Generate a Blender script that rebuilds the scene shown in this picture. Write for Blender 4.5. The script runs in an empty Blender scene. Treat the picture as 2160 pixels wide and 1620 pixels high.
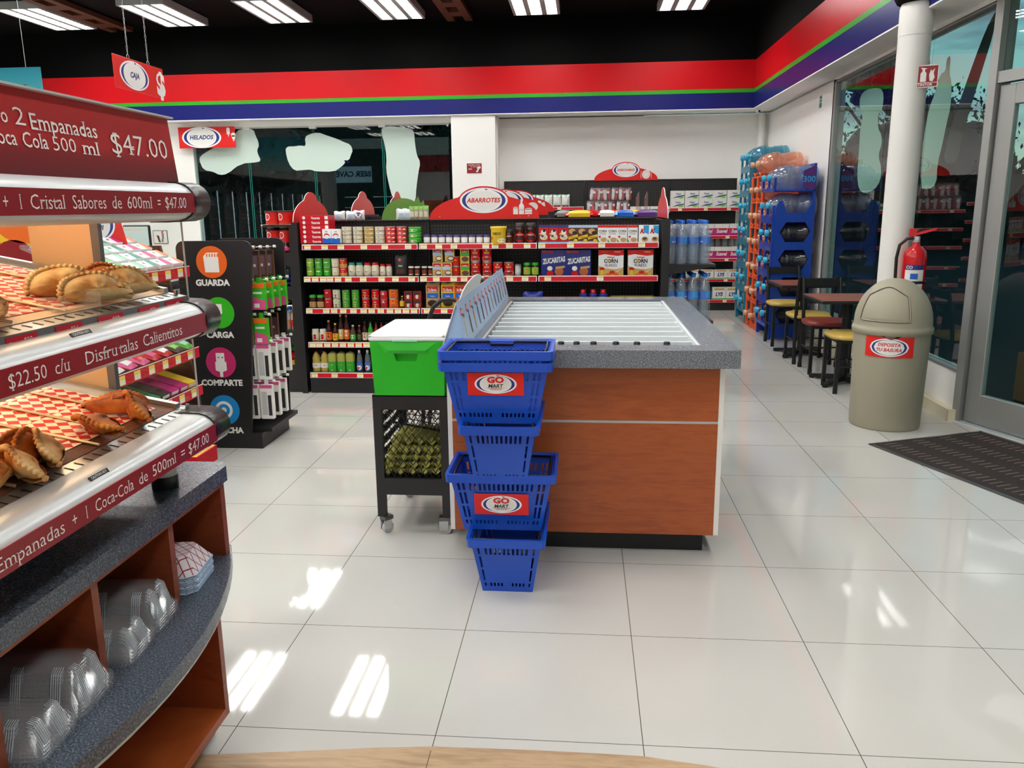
import bpy, math, random
from mathutils import Matrix, Vector
random.seed(7)
S = bpy.context.scene
COL = S.collection
PI = math.pi
# ---------------------------------------------------------------- camera
CH = 1.5047
cam = bpy.data.cameras.new('camera'); camo = bpy.data.objects.new('camera', cam); COL.objects.link(camo)
cam.sensor_fit = 'HORIZONTAL'; cam.sensor_width = 36.0; cam.lens = 36.0*1695.66/2160.0
cam.clip_start = 0.02; cam.clip_end = 300
YAW, PIT, ROL = .0898, .2169, -.0115
_f = Vector((-math.sin(YAW)*math.cos(PIT), math.cos(YAW)*math.cos(PIT), -math.sin(PIT)))
_r0 = Vector((math.cos(YAW), math.sin(YAW), 0)); _u0 = _r0.cross(_f)
_r = math.cos(ROL)*_r0+math.sin(ROL)*_u0; _u = -math.sin(ROL)*_r0+math.cos(ROL)*_u0
camo.matrix_world = Matrix(((_r.x, _u.x, -_f.x, 0), (_r.y, _u.y, -_f.y, 0), (_r.z, _u.z, -_f.z, CH), (0, 0, 0, 1)))
S.camera = camo
# ---------------------------------------------------------------- view, world
S.view_settings.view_transform = 'Standard'; S.view_settings.look = 'None'
S.view_settings.gamma = 1; S.view_settings.use_curve_mapping = False
S.view_settings.exposure = 0.0
S.cycles.use_denoising = True
S.cycles.max_bounces = 10; S.cycles.diffuse_bounces = 7; S.cycles.glossy_bounces = 4; S.cycles.transmission_bounces = 6
S.cycles.transparent_max_bounces = 16; S.cycles.caustics_reflective = False; S.cycles.caustics_refractive = False
S.cycles.sample_clamp_indirect = 10.0
LIGHT_POWER = 21.0      # radiance of the ceiling tubes
W = bpy.data.worlds.new('dusk_sky'); S.world = W; W.use_nodes = True
nt = W.node_tree; nt.nodes.clear()
def N(nt, t, **k):
    n = nt.nodes.new(t)
    for a, b in k.items():
        if a.startswith('i_'): n.inputs[int(a[2:])].default_value = b
        else: setattr(n, a, b)
    return n
def L(nt, a, ai, b, bi): nt.links.new(a.outputs[ai], b.inputs[bi])
def ramp(nt, stops, interp='LINEAR'):
    n = nt.nodes.new('ShaderNodeValToRGB'); n.color_ramp.interpolation = interp
    e = n.color_ramp.elements
    while len(e) < len(stops): e.new(0.5)
    for i, (p, c) in enumerate(stops):
        e[i].position = p; e[i].color = (*c, 1) if len(c) == 3 else c
    return n
def lin(c): c /= 255.; return c/12.92 if c <= .04045 else ((c+.055)/1.055)**2.4
def hx(h): h = h.lstrip('#'); return tuple(lin(int(h[i:i+2], 16)) for i in (0, 2, 4))
tc = N(nt, 'ShaderNodeTexCoord'); sep = N(nt, 'ShaderNodeSeparateXYZ'); L(nt, tc, 'Generated', sep, 0)
g = ramp(nt, [(0.0, hx('0b0e10')), (.49, hx('10161a')), (.50, hx('c9d6b4')), (.54, hx('a8cdc6')), (.60, hx('84bccb')), (.75, hx('5b93a8')), (1, hx('3d6878'))])
mr = N(nt, 'ShaderNodeMapRange'); mr.inputs[1].default_value = -1; mr.inputs[2].default_value = 1; L(nt, sep, 2, mr, 0); L(nt, mr, 0, g, 0)
mp = N(nt, 'ShaderNodeMapping'); mp.inputs['Scale'].default_value = (1.5, 1.5, 9); L(nt, tc, 'Generated', mp, 0)
no = N(nt, 'ShaderNodeTexNoise'); no.inputs['Scale'].default_value = 2.6; no.inputs['Detail'].default_value = 9; L(nt, mp, 0, no, 0)
cr = ramp(nt, [(.47, (0, 0, 0)), (.60, (1, 1, 1))]); L(nt, no, 0, cr, 0)
up = ramp(nt, [(.515, (0, 0, 0)), (.56, (1, 1, 1))]); L(nt, mr, 0, up, 0)
mu = N(nt, 'ShaderNodeMath', operation='MULTIPLY'); L(nt, cr, 0, mu, 0); L(nt, up, 0, mu, 1)
mx = N(nt, 'ShaderNodeMix', data_type='RGBA'); L(nt, mu, 0, mx, 0); L(nt, g, 0, mx, 6); mx.inputs[7].default_value = (*hx('66788a'), 1)
bg = N(nt, 'ShaderNodeBackground'); bg.inputs[1].default_value = 1.1; L(nt, mx, 2, bg, 0)
wo = N(nt, 'ShaderNodeOutputWorld'); L(nt, bg, 0, wo, 0)
# ---------------------------------------------------------------- measuring: where a photographed point lies on a plane of the room
def _ray(px, py): return _f+_r*((px-1080)/1695.66)-_u*((py-810)/1695.66)
def atY(px, py, y): d = _ray(px, py); t = y/d.y; return Vector((d.x*t, y, CH+d.z*t))
def atX(px, py, x): d = _ray(px, py); t = x/d.x; return Vector((x, d.y*t, CH+d.z*t))
def atZ(px, py, z): d = _ray(px, py); t = (z-CH)/d.z; return Vector((d.x*t, d.y*t, z))
# ---------------------------------------------------------------- materials
MATS = {}
PAL = dict(  # name: (hex, roughness, metallic)
 white=('e6e5e0', .5, 0), gloss_white=('f2f3f3', .18, 0), ice_white=('d6dcdd', .35, 0), paper=('e9e7e2', .8, 0), wall=('f4f3ef', .75, 0),
 black=('0b0b0c', .5, 0), matt_black=('070707', .8, 0), ceiling_black=('060606', .8, 0), rack_black=('1b1a1b', .42, 0), gloss_black=('08080a', .28, 0), dark_grey=('2b2a2b', .6, 0),
 red=('d4141c', .3, 0), sign_red=('dc2c28', .3, 0), deep_red=('8f0f18', .3, 0), dark_red=('4e0a12', .3, 0), green=('2fa527', .35, 0), navy=('1b2276', .35, 0), logo_navy=('24327e', .35, 0),
 band_red=('cf121c', .3, 0), band_navy=('1d2270', .3, 0), band_green=('3aa827', .3, 0), rail_red=('c8202f', .25, 0), rail_white=('e8dcd8', .3, 0), tag_yellow=('f0cf3a', .5, 0), tag_white=('ece6d6', .5, 0),
 blue=('1338b4', .32, 0), basket_blue=('124cbc', .3, 0), crate_blue=('1040a6', .3, 0), sky_blue=('2aa0e0', .35, 0), pale_blue=('a9c4e0', .4, 0), light_grey=('b9bbb9', .45, 0), grey=('807d7c', .5, 0),
 cooler_green=('1fae1c', .4, 0), cap_blue=('1763c8', .35, 0), cap_navy=('1a2f9c', .35, 0), cyan=('2ab0dc', .35, 0), yellow=('e8c020', .45, 0), seat_yellow=('cfae55', .38, 0), seat_red=('8a3128', .38, 0),
 orange=('ea6a1a', .4, 0), crate_orange=('e85a20', .35, 0), brown=('5a3420', .5, 0), dark_brown=('2c1a12', .5, 0), cream=('dcd3b8', .5, 0), beige=('a59e8a', .5, 0), bin=('a09a86', .5, 0), pink=('d8508a', .45, 0), magenta=('c41e78', .4, 0),
 mint=('8fcfae', .45, 0), lime=('7cc43a', .4, 0), olive=('a8a650', .9, 0), purple=('5a2a7a', .35, 0), teal=('1c8c80', .4, 0), decal=('c6d9cf', .6, 0), decal_out=('bccec6', .6, 0), decal_dark=('20292a', .7, 0),
 steel=('b9b9b8', .3, .9), chrome=('cfcfcf', .12, 1), dark_steel=('6d6a6a', .35, .8), alu=('a7a8a6', .45, .6), silver=('cdd1d1', .30, .25), gold_steel=('c8b898', .38, .6), grey_panel=('6e6c6e', .5, .2),
 orange_circle=('e06018', .4, 0), green_circle=('34b01e', .4, 0), pink_circle=('c02a66', .4, 0), blue_circle=('1484c8', .4, 0), warm_panel=('e2bd92', .5, .1), oil=('b8a44a', .15, 0), sauce=('3a1410', .15, 0), asphalt=('14171a', .9, 0),
 ext_red=('c8121a', .22, 0), basketball=('b4602e', .6, 0), tan=('c9a064', .6, 0), glass_dark=('10181c', .1, 0), milky=('c9ccd6', .25, 0), peach=('d8a880', .25, 0), grass_dark=('0c140a', .9, 0))
def mat(name):
    if name in MATS: return MATS[name]
    m = bpy.data.materials.new(name); m.use_nodes = True; nt = m.node_tree; b = nt.nodes['Principled BSDF']
    h, r, me = PAL[name]
    c = hx(h)
    b.inputs['Base Color'].default_value = (*c, 1); b.inputs['Roughness'].default_value = r; b.inputs['Metallic'].default_value = me
    if name in ('matt_black', 'ceiling_black'): b.inputs['Specular IOR Level'].default_value = .1
    if name.startswith('band_') or name in ('sign_red', 'rail_red'): b.inputs['Specular IOR Level'].default_value = .25
    MATS[name] = m
    return m
def newmat(name):
    m = bpy.data.materials.new(name); m.use_nodes = True; MATS[name] = m
    return m, m.node_tree, m.node_tree.nodes['Principled BSDF']
def emis(name, c, s):
    m, nt, b = newmat(name); b.inputs['Base Color'].default_value = (*c, 1); b.inputs['Emission Color'].default_value = (*c, 1); b.inputs['Emission Strength'].default_value = s
emis('tube_light', (1.0, .985, .955), LIGHT_POWER)
emis('warm_lamp', (1.0, .72, .42), 14.0)
emis('cooler_glow', (.75, .87, 1.0), 7.0)
emis('sign_glow', hx('9fd8e8'), 1.4)
emis('screen_glow', hx('a8bcb8'), .6)
emis('blue_led', (.05, .08, 1.0), 3.0)
def objco(nt, scale=(1, 1, 1), rot=(0, 0, 0), kind='Object'):
    t = N(nt, 'ShaderNodeTexCoord'); m = N(nt, 'ShaderNodeMapping'); m.inputs['Scale'].default_value = scale; m.inputs['Rotation'].default_value = rot
    L(nt, t, kind, m, 0); return m
def wood(name, a, b_, c, scale, rough=.35):
    m, nt, b = newmat(name); co = objco(nt, scale)
    n1 = N(nt, 'ShaderNodeTexNoise'); n1.inputs['Scale'].default_value = 1.6; n1.inputs['Detail'].default_value = 5; n1.inputs['Distortion'].default_value = 1.2; L(nt, co, 0, n1, 0)
    n2 = N(nt, 'ShaderNodeTexNoise'); n2.inputs['Scale'].default_value = 14; n2.inputs['Detail'].default_value = 6; L(nt, co, 0, n2, 0)
    mm = N(nt, 'ShaderNodeMath', operation='MULTIPLY_ADD'); L(nt, n2, 0, mm, 0); mm.inputs[1].default_value = .35; L(nt, n1, 0, mm, 2)
    r = ramp(nt, [(.45, hx(a)), (.65, hx(b_)), (.85, hx(c))]); L(nt, mm, 0, r, 0); L(nt, r, 0, b, 'Base Color'); b.inputs['Roughness'].default_value = rough
wood('cherry', '8a3e1c', 'a85528', '96461f', (1.0, 1.0, 7)); wood('cherry_y', '74321a', '8c4222', '803a1e', (4, 1.0, 7))
wood('oak_tile', 'a88a68', 'b89a76', '9c7e5c', (1.2, 9, 1), .45); wood('walnut', '2a1610', '4a2a1e', '38201a', (5, 2, 2), .4); wood('table_wood', '8a4a34', '9a5840', '7c4030', (3, 9, 3), .35)
def granite(name, base, light, dark, rough=.25):
    m, nt, b = newmat(name); co = objco(nt)
    n1 = N(nt, 'ShaderNodeTexNoise'); n1.inputs['Scale'].default_value = 260; n1.inputs['Detail'].default_value = 2; L(nt, co, 0, n1, 0)
    r = ramp(nt, [(.36, hx(dark)), (.46, hx(base)), (.56, hx(base)), (.66, hx(light))]); L(nt, n1, 0, r, 0); L(nt, r, 0, b, 'Base Color'); b.inputs['Roughness'].default_value = rough
granite('granite', '48505b', '707a85', '2e343c'); granite('worktop', '6a727a', 'a2aab0', '3c444c', .22)
def tile_floor():
    m, nt, b = newmat('floor_tile'); t = N(nt, 'ShaderNodeTexCoord'); s = N(nt, 'ShaderNodeSeparateXYZ'); L(nt, t, 'Object', s, 0)
    outs = []
    for i, off in ((0, 1.62), (1, -2.042)):
        a = N(nt, 'ShaderNodeMath', operation='ADD'); L(nt, s, i, a, 0); a.inputs[1].default_value = off+60
        d = N(nt, 'ShaderNodeMath', operation='DIVIDE'); L(nt, a, 0, d, 0); d.inputs[1].default_value = .6
        f = N(nt, 'ShaderNodeMath', operation='FRACT'); L(nt, d, 0, f, 0)
        p = N(nt, 'ShaderNodeMath', operation='PINGPONG'); L(nt, f, 0, p, 0); p.inputs[1].default_value = .5
        c = N(nt, 'ShaderNodeMath', operation='LESS_THAN'); L(nt, p, 0, c, 0); c.inputs[1].default_value = .0022
        outs.append(c)
    mxx = N(nt, 'ShaderNodeMath', operation='MAXIMUM'); L(nt, outs[0], 0, mxx, 0); L(nt, outs[1], 0, mxx, 1)
    n1 = N(nt, 'ShaderNodeTexNoise'); n1.inputs['Scale'].default_value = .9; L(nt, t, 'Object', n1, 0)
    r = ramp(nt, [(.3, hx('c4c2bc')), (.7, hx('cac9c3'))]); L(nt, n1, 0, r, 0)
    mi = N(nt, 'ShaderNodeMix', data_type='RGBA'); L(nt, mxx, 0, mi, 0); L(nt, r, 0, mi, 6); mi.inputs[7].default_value = (*hx('5a544c'), 1)
    L(nt, mi, 2, b, 'Base Color'); b.inputs['Roughness'].default_value = .045; b.inputs['IOR'].default_value = 1.52
tile_floor()
def glassy(name, tint, ior, gl_rough=.01, alpha=0.0, acol=(1, 1, 1)):
    m = bpy.data.materials.new(name); m.use_nodes = True; MATS[name] = m; nt = m.node_tree; nt.nodes.clear()
    o = N(nt, 'ShaderNodeOutputMaterial'); tr = N(nt, 'ShaderNodeBsdfTransparent'); tr.inputs[0].default_value = (*tint, 1)
    gl = N(nt, 'ShaderNodeBsdfGlossy'); gl.inputs['Roughness'].default_value = gl_rough; gl.inputs[0].default_value = (1, 1, 1, 1)
    fr = N(nt, 'ShaderNodeFresnel'); fr.inputs[0].default_value = ior; mi = N(nt, 'ShaderNodeMixShader')
    ge = N(nt, 'ShaderNodeNewGeometry'); iv = N(nt, 'ShaderNodeMath', operation='SUBTRACT'); iv.inputs[0].default_value = 1; L(nt, ge, 'Backfacing', iv, 1)
    fm = N(nt, 'ShaderNodeMath', operation='MULTIPLY'); L(nt, fr, 0, fm, 0); L(nt, iv, 0, fm, 1); L(nt, fm, 0, mi, 0)      # a thin sheet reflects at its outer faces
    base = tr
    if alpha:
        df = N(nt, 'ShaderNodeBsdfDiffuse'); df.inputs[0].default_value = (*acol, 1); m2 = N(nt, 'ShaderNodeMixShader'); m2.inputs[0].default_value = alpha
        L(nt, tr, 0, m2, 1); L(nt, df, 0, m2, 2); base = m2
    L(nt, base, 0, mi, 1); L(nt, gl, 0, mi, 2); L(nt, mi, 0, o, 0)
glassy('window_glass', (.80, .90, .87), 1.6); glassy('clear_glass', (.93, .95, .94), 1.5); glassy('clear_plastic', (.93, .94, .95), 1.6, .12, .07)
glassy('water_plastic', (.86, .90, .94), 1.6, .08, .16, hx('ccd8e0')); glassy('jug_blue', (.50, .76, .86), 1.6, .1, .32, hx('5aa6c0')); glassy('jug_clear', (.78, .86, .95), 1.6, .1, .25, hx('a8bcd4'))
glassy('jug_peach', (.95, .74, .64), 1.6, .1, .36, hx('f0ac90')); glassy('jug_dark', (.55, .56, .64), 1.6, .1, .35, hx('50525e')); glassy('film', (.9, .88, .9), 1.5, .2, .18, hx('d8c8cc')); glassy('oil_glass', (.80, .74, .38), 1.5, .08, .25, hx('b8a444'))
def checker():
    m, nt, b = newmat('check_paper'); co = objco(nt, (1, 1, 1), (0, 0, PI/4)); s = N(nt, 'ShaderNodeTexChecker'); s.inputs['Scale'].default_value = 46
    s.inputs[1].default_value = (*hx('c42418'), 1); s.inputs[2].default_value = (*hx('ecdcc4'), 1); L(nt, co, 0, s, 0); L(nt, s, 0, b, 'Base Color'); b.inputs['Roughness'].default_value = .6
checker()
def crust(name, a, b_, c, sc=9):
    m, nt, b = newmat(name); co = objco(nt)
    n1 = N(nt, 'ShaderNodeTexNoise'); n1.inputs['Scale'].default_value = sc; n1.inputs['Detail'].default_value = 8; L(nt, co, 0, n1, 0)
    r = ramp(nt, [(.38, hx(a)), (.5, hx(b_)), (.64, hx(c))]); L(nt, n1, 0, r, 0); L(nt, r, 0, b, 'Base Color'); b.inputs['Roughness'].default_value = .6
    n2 = N(nt, 'ShaderNodeTexNoise'); n2.inputs['Scale'].default_value = 90; n2.inputs['Detail'].default_value = 6; L(nt, co, 0, n2, 0)
    bu = N(nt, 'ShaderNodeBump'); bu.inputs['Strength'].default_value = .5; bu.inputs['Distance'].default_value = .004; L(nt, n2, 0, bu, 'Height'); L(nt, bu, 0, b, 'Normal')
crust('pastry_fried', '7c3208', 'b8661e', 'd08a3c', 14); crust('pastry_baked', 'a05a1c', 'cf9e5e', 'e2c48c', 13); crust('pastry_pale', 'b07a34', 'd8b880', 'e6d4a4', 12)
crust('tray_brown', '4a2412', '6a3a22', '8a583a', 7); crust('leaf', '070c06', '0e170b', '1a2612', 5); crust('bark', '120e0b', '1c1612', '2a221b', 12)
def matmat():
    m, nt, b = newmat('door_mat'); co = objco(nt); n1 = N(nt, 'ShaderNodeTexNoise'); n1.inputs['Scale'].default_value = 300; L(nt, co, 0, n1, 0)
    r = ramp(nt, [(.35, hx('1a1412')), (.7, hx('3a302c'))]); L(nt, n1, 0, r, 0); L(nt, r, 0, b, 'Base Color'); b.inputs['Roughness'].default_value = .95
matmat()
def lattice_paper():
    m, nt, b = newmat('plaid_paper'); co = objco(nt, (1, 1, 1), (0, 0, PI/4)); s = N(nt, 'ShaderNodeSeparateXYZ'); L(nt, co, 0, s, 0); fs = []
    for i in (0, 1):
        mu = N(nt, 'ShaderNodeMath', operation='MULTIPLY'); L(nt, s, i, mu, 0); mu.inputs[1].default_value = 52.
        fr = N(nt, 'ShaderNodeMath', operation='FRACT'); L(nt, mu, 0, fr, 0); lt = N(nt, 'ShaderNodeMath', operation='LESS_THAN'); L(nt, fr, 0, lt, 0); lt.inputs[1].default_value = .11; fs.append(lt)
    a = N(nt, 'ShaderNodeMath', operation='MAXIMUM'); L(nt, fs[0], 0, a, 0); L(nt, fs[1], 0, a, 1)
    mi = N(nt, 'ShaderNodeMix', data_type='RGBA'); L(nt, a, 0, mi, 0); mi.inputs[6].default_value = (*hx('ddd6dc'), 1); mi.inputs[7].default_value = (*hx('a0202c'), 1); L(nt, mi, 2, b, 'Base Color'); b.inputs['Roughness'].default_value = .7
lattice_paper()
# the printed sign board of the hot case: red that fades to dark red along its lower edge (a printed design)
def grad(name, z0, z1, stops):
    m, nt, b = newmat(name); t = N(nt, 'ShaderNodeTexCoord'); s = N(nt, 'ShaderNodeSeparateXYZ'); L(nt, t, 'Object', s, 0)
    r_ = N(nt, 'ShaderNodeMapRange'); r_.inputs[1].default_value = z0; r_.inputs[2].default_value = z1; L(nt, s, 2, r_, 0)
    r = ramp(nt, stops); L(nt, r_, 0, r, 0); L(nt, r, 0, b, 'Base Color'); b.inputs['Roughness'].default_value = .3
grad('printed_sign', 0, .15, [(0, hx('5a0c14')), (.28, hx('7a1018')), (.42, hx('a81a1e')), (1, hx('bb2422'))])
grad('printed_strip', -.03, .03, [(0, hx('4e0a14')), (.5, hx('93131c')), (1, hx('4e0a14'))])
# ---------------------------------------------------------------- mesh building
I4 = Matrix.Identity(4)
def T(x=0, y=0, z=0, rz=0, rx=0, ry=0, s=1.0):
    return Matrix.Translation((x, y, z)) @ Matrix.Rotation(rz, 4, 'Z') @ Matrix.Rotation(ry, 4, 'Y') @ Matrix.Rotation(rx, 4, 'X') @ Matrix.Scale(s, 4)
FRONT = Matrix.Rotation(PI/2, 4, 'X')        # x right, y up, faces -Y
_fonts = {}
def fontmesh(s, bold=0.0):
    k = (s, bold)
    if s[:1] == '\x01' and k not in _fonts:       # the same letters with slab serifs on their stem ends
        vs, fs = fontmesh(s[1:], bold); cnt = {}; vs = list(vs); fs = list(fs); key = lambda a: (round(vs[a][0], 4), round(vs[a][1], 4))
        for f in fs:
            for a, b in zip(f, f[1:]+f[:1]): e = tuple(sorted((key(a), key(b)))); cnt[e] = cnt.get(e, 0)+1
        ys = [v[1] for v in vs]; mid = -.0
        for (p, q), n in cnt.items():
            w = abs(p[0]-q[0])
            if n == 1 and abs(p[1]-q[1]) < .004 and .035 < w < .15:
                x0, x1, y = min(p[0], q[0])-.055, max(p[0], q[0])+.055, p[1]; below = any(abs(v[0]-(p[0]+q[0])/2) < w and v[1] < y-.12 for v in vs)
                up = not below; y0, y1 = (y, y+.045) if up else (y-.045, y); o = len(vs); vs += [(x0, y0, 0), (x1, y0, 0), (x1, y1, 0), (x0, y1, 0)]; fs.append((o, o+1, o+2, o+3))
        _fonts[k] = (vs, fs)
    if k not in _fonts:
        cu = bpy.data.curves.new('t', 'FONT'); cu.body = s; cu.size = 1; cu.align_x = 'CENTER'; cu.align_y = 'CENTER'; cu.resolution_u = 2; cu.offset = bold
        o = bpy.data.objects.new('t', cu); COL.objects.link(o); bpy.context.view_layer.update()
        me = bpy.data.meshes.new_from_object(o.evaluated_get(bpy.context.evaluated_depsgraph_get()))
        _fonts[k] = ([tuple(v.co) for v in me.vertices], [tuple(p.vertices) for p in me.polygons])
        bpy.data.objects.remove(o); bpy.data.curves.remove(cu); bpy.data.meshes.remove(me)
    return _fonts[k]
class MB:
    def __init__(s): s.v = []; s.f = []; s.m = []; s.sm = []; s.mats = []
    def mi(s, m):
        if m not in s.mats: s.mats.append(m)
        return s.mats.index(m)
    def add(s, vs, fs, m, M=None, smooth=False):
        o = len(s.v)
        if M is not None: vs = [M @ Vector(v) for v in vs]
        s.v += [tuple(v) for v in vs]
        ms = m if isinstance(m, list) else None
        for i, f in enumerate(fs):
            s.f.append([o+j for j in f]); s.m.append(s.mi(ms[i] if ms else m)); s.sm.append(smooth)
        return s
    def box(s, x0, x1, y0, y1, z0, z1, m, M=None, b=0.0):
        if x0 > x1: x0, x1 = x1, x0
        if y0 > y1: y0, y1 = y1, y0
        if z0 > z1: z0, z1 = z1, z0
        if not b:
            vs = [(x, y, z) for x in (x0, x1) for y in (y0, y1) for z in (z0, z1)]
            return s.add(vs, [(0, 1, 3, 2), (4, 6, 7, 5), (0, 4, 5, 1), (2, 3, 7, 6), (0, 2, 6, 4), (1, 5, 7, 3)], m, M)
        b = min(b, (x1-x0)/2.01, (y1-y0)/2.01, (z1-z0)/2.01)
        vs = []; ix = {}
        for sx in (0, 1):
            for sy in (0, 1):
                for sz in (0, 1):
                    X, Y_, Z = (x0, x1)[sx], (y0, y1)[sy], (z0, z1)[sz]; dx, dy, dz = (b, -b)[sx], (b, -b)[sy], (b, -b)[sz]
                    for a, p in enumerate(((X, Y_+dy, Z+dz), (X+dx, Y_, Z+dz), (X+dx, Y_+dy, Z))): ix[sx, sy, sz, a] = len(vs); vs.append(p)
        fs = []
        for sg in (0, 1):
            fs.append([ix[sg, 0, 0, 0], ix[sg, 0, 1, 0], ix[sg, 1, 1, 0], ix[sg, 1, 0, 0]][::1 if not sg else -1])
            fs.append([ix[0, sg, 0, 1], ix[1, sg, 0, 1], ix[1, sg, 1, 1], ix[0, sg, 1, 1]][::1 if not sg else -1])
            fs.append([ix[0, 0, sg, 2], ix[0, 1, sg, 2], ix[1, 1, sg, 2], ix[1, 0, sg, 2]][::1 if not sg else -1])
        for p in (0, 1):
            for q in (0, 1):
                fs.append([ix[p, q, 0, 0], ix[p, q, 0, 1], ix[p, q, 1, 1], ix[p, q, 1, 0]])
                fs.append([ix[p, 0, q, 0], ix[p, 0, q, 2], ix[p, 1, q, 2], ix[p, 1, q, 0]])
                fs.append([ix[0, p, q, 1], ix[0, p, q, 2], ix[1, p, q, 2], ix[1, p, q, 1]])
                for r in (0, 1): fs.append([ix[p, q, r, 0], ix[p, q, r, 1], ix[p, q, r, 2]])
        return s.add(vs, fs, m, M)
    def lathe(s, prof, m, M=None, n=16, caps=True, smooth=True, sx=1.0, sy=1.0, power=None):
        vs = []; fs = []; ms = []
        for r, z in prof:
            for i in range(n):
                a = 2*PI*(i+.5)/n; c, d = math.cos(a), math.sin(a)
                if power: c, d = math.copysign(abs(c)**power, c), math.copysign(abs(d)**power, d)
                vs.append((r*c*sx, r*d*sy, z))
        for k in range(len(prof)-1):
            for i in range(n):
                j = (i+1) % n; fs.append((k*n+i, k*n+j, (k+1)*n+j, (k+1)*n+i)); ms.append(m[k] if isinstance(m, (list, tuple)) else m)
        s.add(vs, fs, ms, M, smooth)
        if caps:
            for k, rev in ((0, 1), (len(prof)-1, 0)):
                if prof[k][0] > 1e-5:
                    f = list(range(n)); f = f[::-1] if rev else f
                    s.add([vs[k*n+i] for i in range(n)], [f], (m[0] if rev else m[-1]) if isinstance(m, (list, tuple)) else m, M)
        return s
    def cyl(s, r, z0, z1, m, M=None, n=16, r2=None): return s.lathe([(r, z0), (r if r2 is None else r2, z1)], m, M, n)
    def prism(s, poly, z0, z1, m, M=None, edge=None):
        n = len(poly); vs = [(x, y, z0) for x, y in poly]+[(x, y, z1) for x, y in poly]
        s.add(vs, [tuple(range(n))[::-1], tuple(range(n, 2*n))], m, M)
        return s.add(vs, [(i, (i+1) % n, n+(i+1) % n, n+i) for i in range(n)], edge or m, M)
    def tube(s, pts, r, m, M=None, n=8, closed=False):
        pts = [Vector(p) for p in pts]; k = len(pts); vs = []; fs = []; up = None
        for i, p in enumerate(pts):
            a = pts[(i-1) % k] if (i or closed) else p; b = pts[(i+1) % k] if (i < k-1 or closed) else p
            d = (b-a).normalized()
            if up is None: up = d.orthogonal().normalized()
            else: up = (up-d*up.dot(d)).normalized()
            w = d.cross(up)
            for j in range(n): t = 2*PI*j/n; vs.append(p+up*(r*math.cos(t))+w*(r*math.sin(t)))
        for i in range(k if closed else k-1):
            for j in range(n): fs.append((i*n+j, i*n+(j+1) % n, ((i+1) % k)*n+(j+1) % n, ((i+1) % k)*n+j))
        s.add(vs, fs, m, M, True)
        if not closed: s.add(vs, [tuple(range(n))[::-1], tuple(range((k-1)*n, k*n))], m, M)
        return s
    def text(s, t, size, m, M=None, bold=0.0, shear=0.0, sx=1.0, mapf=None):
        vs, fs = fontmesh(t, bold)
        vs = [((x+shear*y)*size*sx, y*size, 0) for x, y, z in vs]
        if mapf: vs = [mapf(x, y) for x, y, z in vs]
        return s.add(vs, fs, m, M)
    def grid(s, fn, nu, nv, m, M=None, smooth=True, cu=False, cv=False):
        vs = [fn(i/(nu if cu else nu-1), j/(nv if cv else nv-1)) for i in range(nu) for j in range(nv)]
        fs = [(i*nv+j, ((i+1) % nu)*nv+j, ((i+1) % nu)*nv+(j+1) % nv, i*nv+(j+1) % nv) for i in range(nu if cu else nu-1) for j in range(nv if cv else nv-1)]
        return s.add(vs, fs, m, M, smooth)
    def build(s, name, parent=None, M=None):
        me = bpy.data.meshes.new(name); me.from_pydata(s.v, [], s.f)
        for m in s.mats: me.materials.append(MATS.get(m) or mat(m))
        me.polygons.foreach_set('material_index', s.m); me.polygons.foreach_set('use_smooth', s.sm); me.update()
        o = bpy.data.objects.new(name, me); COL.objects.link(o)
        if parent is not None: o.parent = parent
        if M is not None: o.matrix_local = M
        return o
def ell(rx, ry, n=28, cx=0, cy=0, a0=0, a1=2*PI, close=False):
    k = n+1 if close else n
    return [(cx+rx*math.cos(a0+(a1-a0)*i/n), cy+ry*math.sin(a0+(a1-a0)*i/n)) for i in range(k)]
def tag(o, label, cat, group=None, kind=None):
    if label: o['label'] = label
    if cat: o['category'] = cat
    if group: o['group'] = group
    if kind: o['kind'] = kind
    return o
def thing(name, label, cat, M=I4, group=None):
    o = bpy.data.objects.new(name, None); COL.objects.link(o); o.empty_display_size = .05; o.matrix_world = M
    return tag(o, label, cat, group)
def struct(name, mb, M=None):
    o = mb.build(name, None, M); o['kind'] = 'structure'; return o
def dup(root, M, label=None, group=None):
    r = root.copy(); COL.objects.link(r); r.matrix_world = M
    if label: r['label'] = label
    if group: r['group'] = group
    for ch in list(root.children):
        c = ch.copy(); COL.objects.link(c); c.parent = r
        for g_ in list(ch.children):
            d = g_.copy(); COL.objects.link(d); d.parent = c
    return r
ORD = ['first', 'second', 'third', 'fourth', 'fifth', 'sixth', 'seventh', 'eighth', 'ninth', 'tenth', 'eleventh', 'twelfth', 'thirteenth', 'fourteenth', 'fifteenth', 'sixteenth', 'seventeenth', 'eighteenth', 'nineteenth', 'twentieth']
def od(i, n, left='left'):
    if n == 1: return 'only'
    if i == 0: return 'leftmost'
    if i == n-1: return 'rightmost'
    if n % 2 and i == n//2 and n == 3: return 'middle'
    return ORD[i]+' from left'
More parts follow.
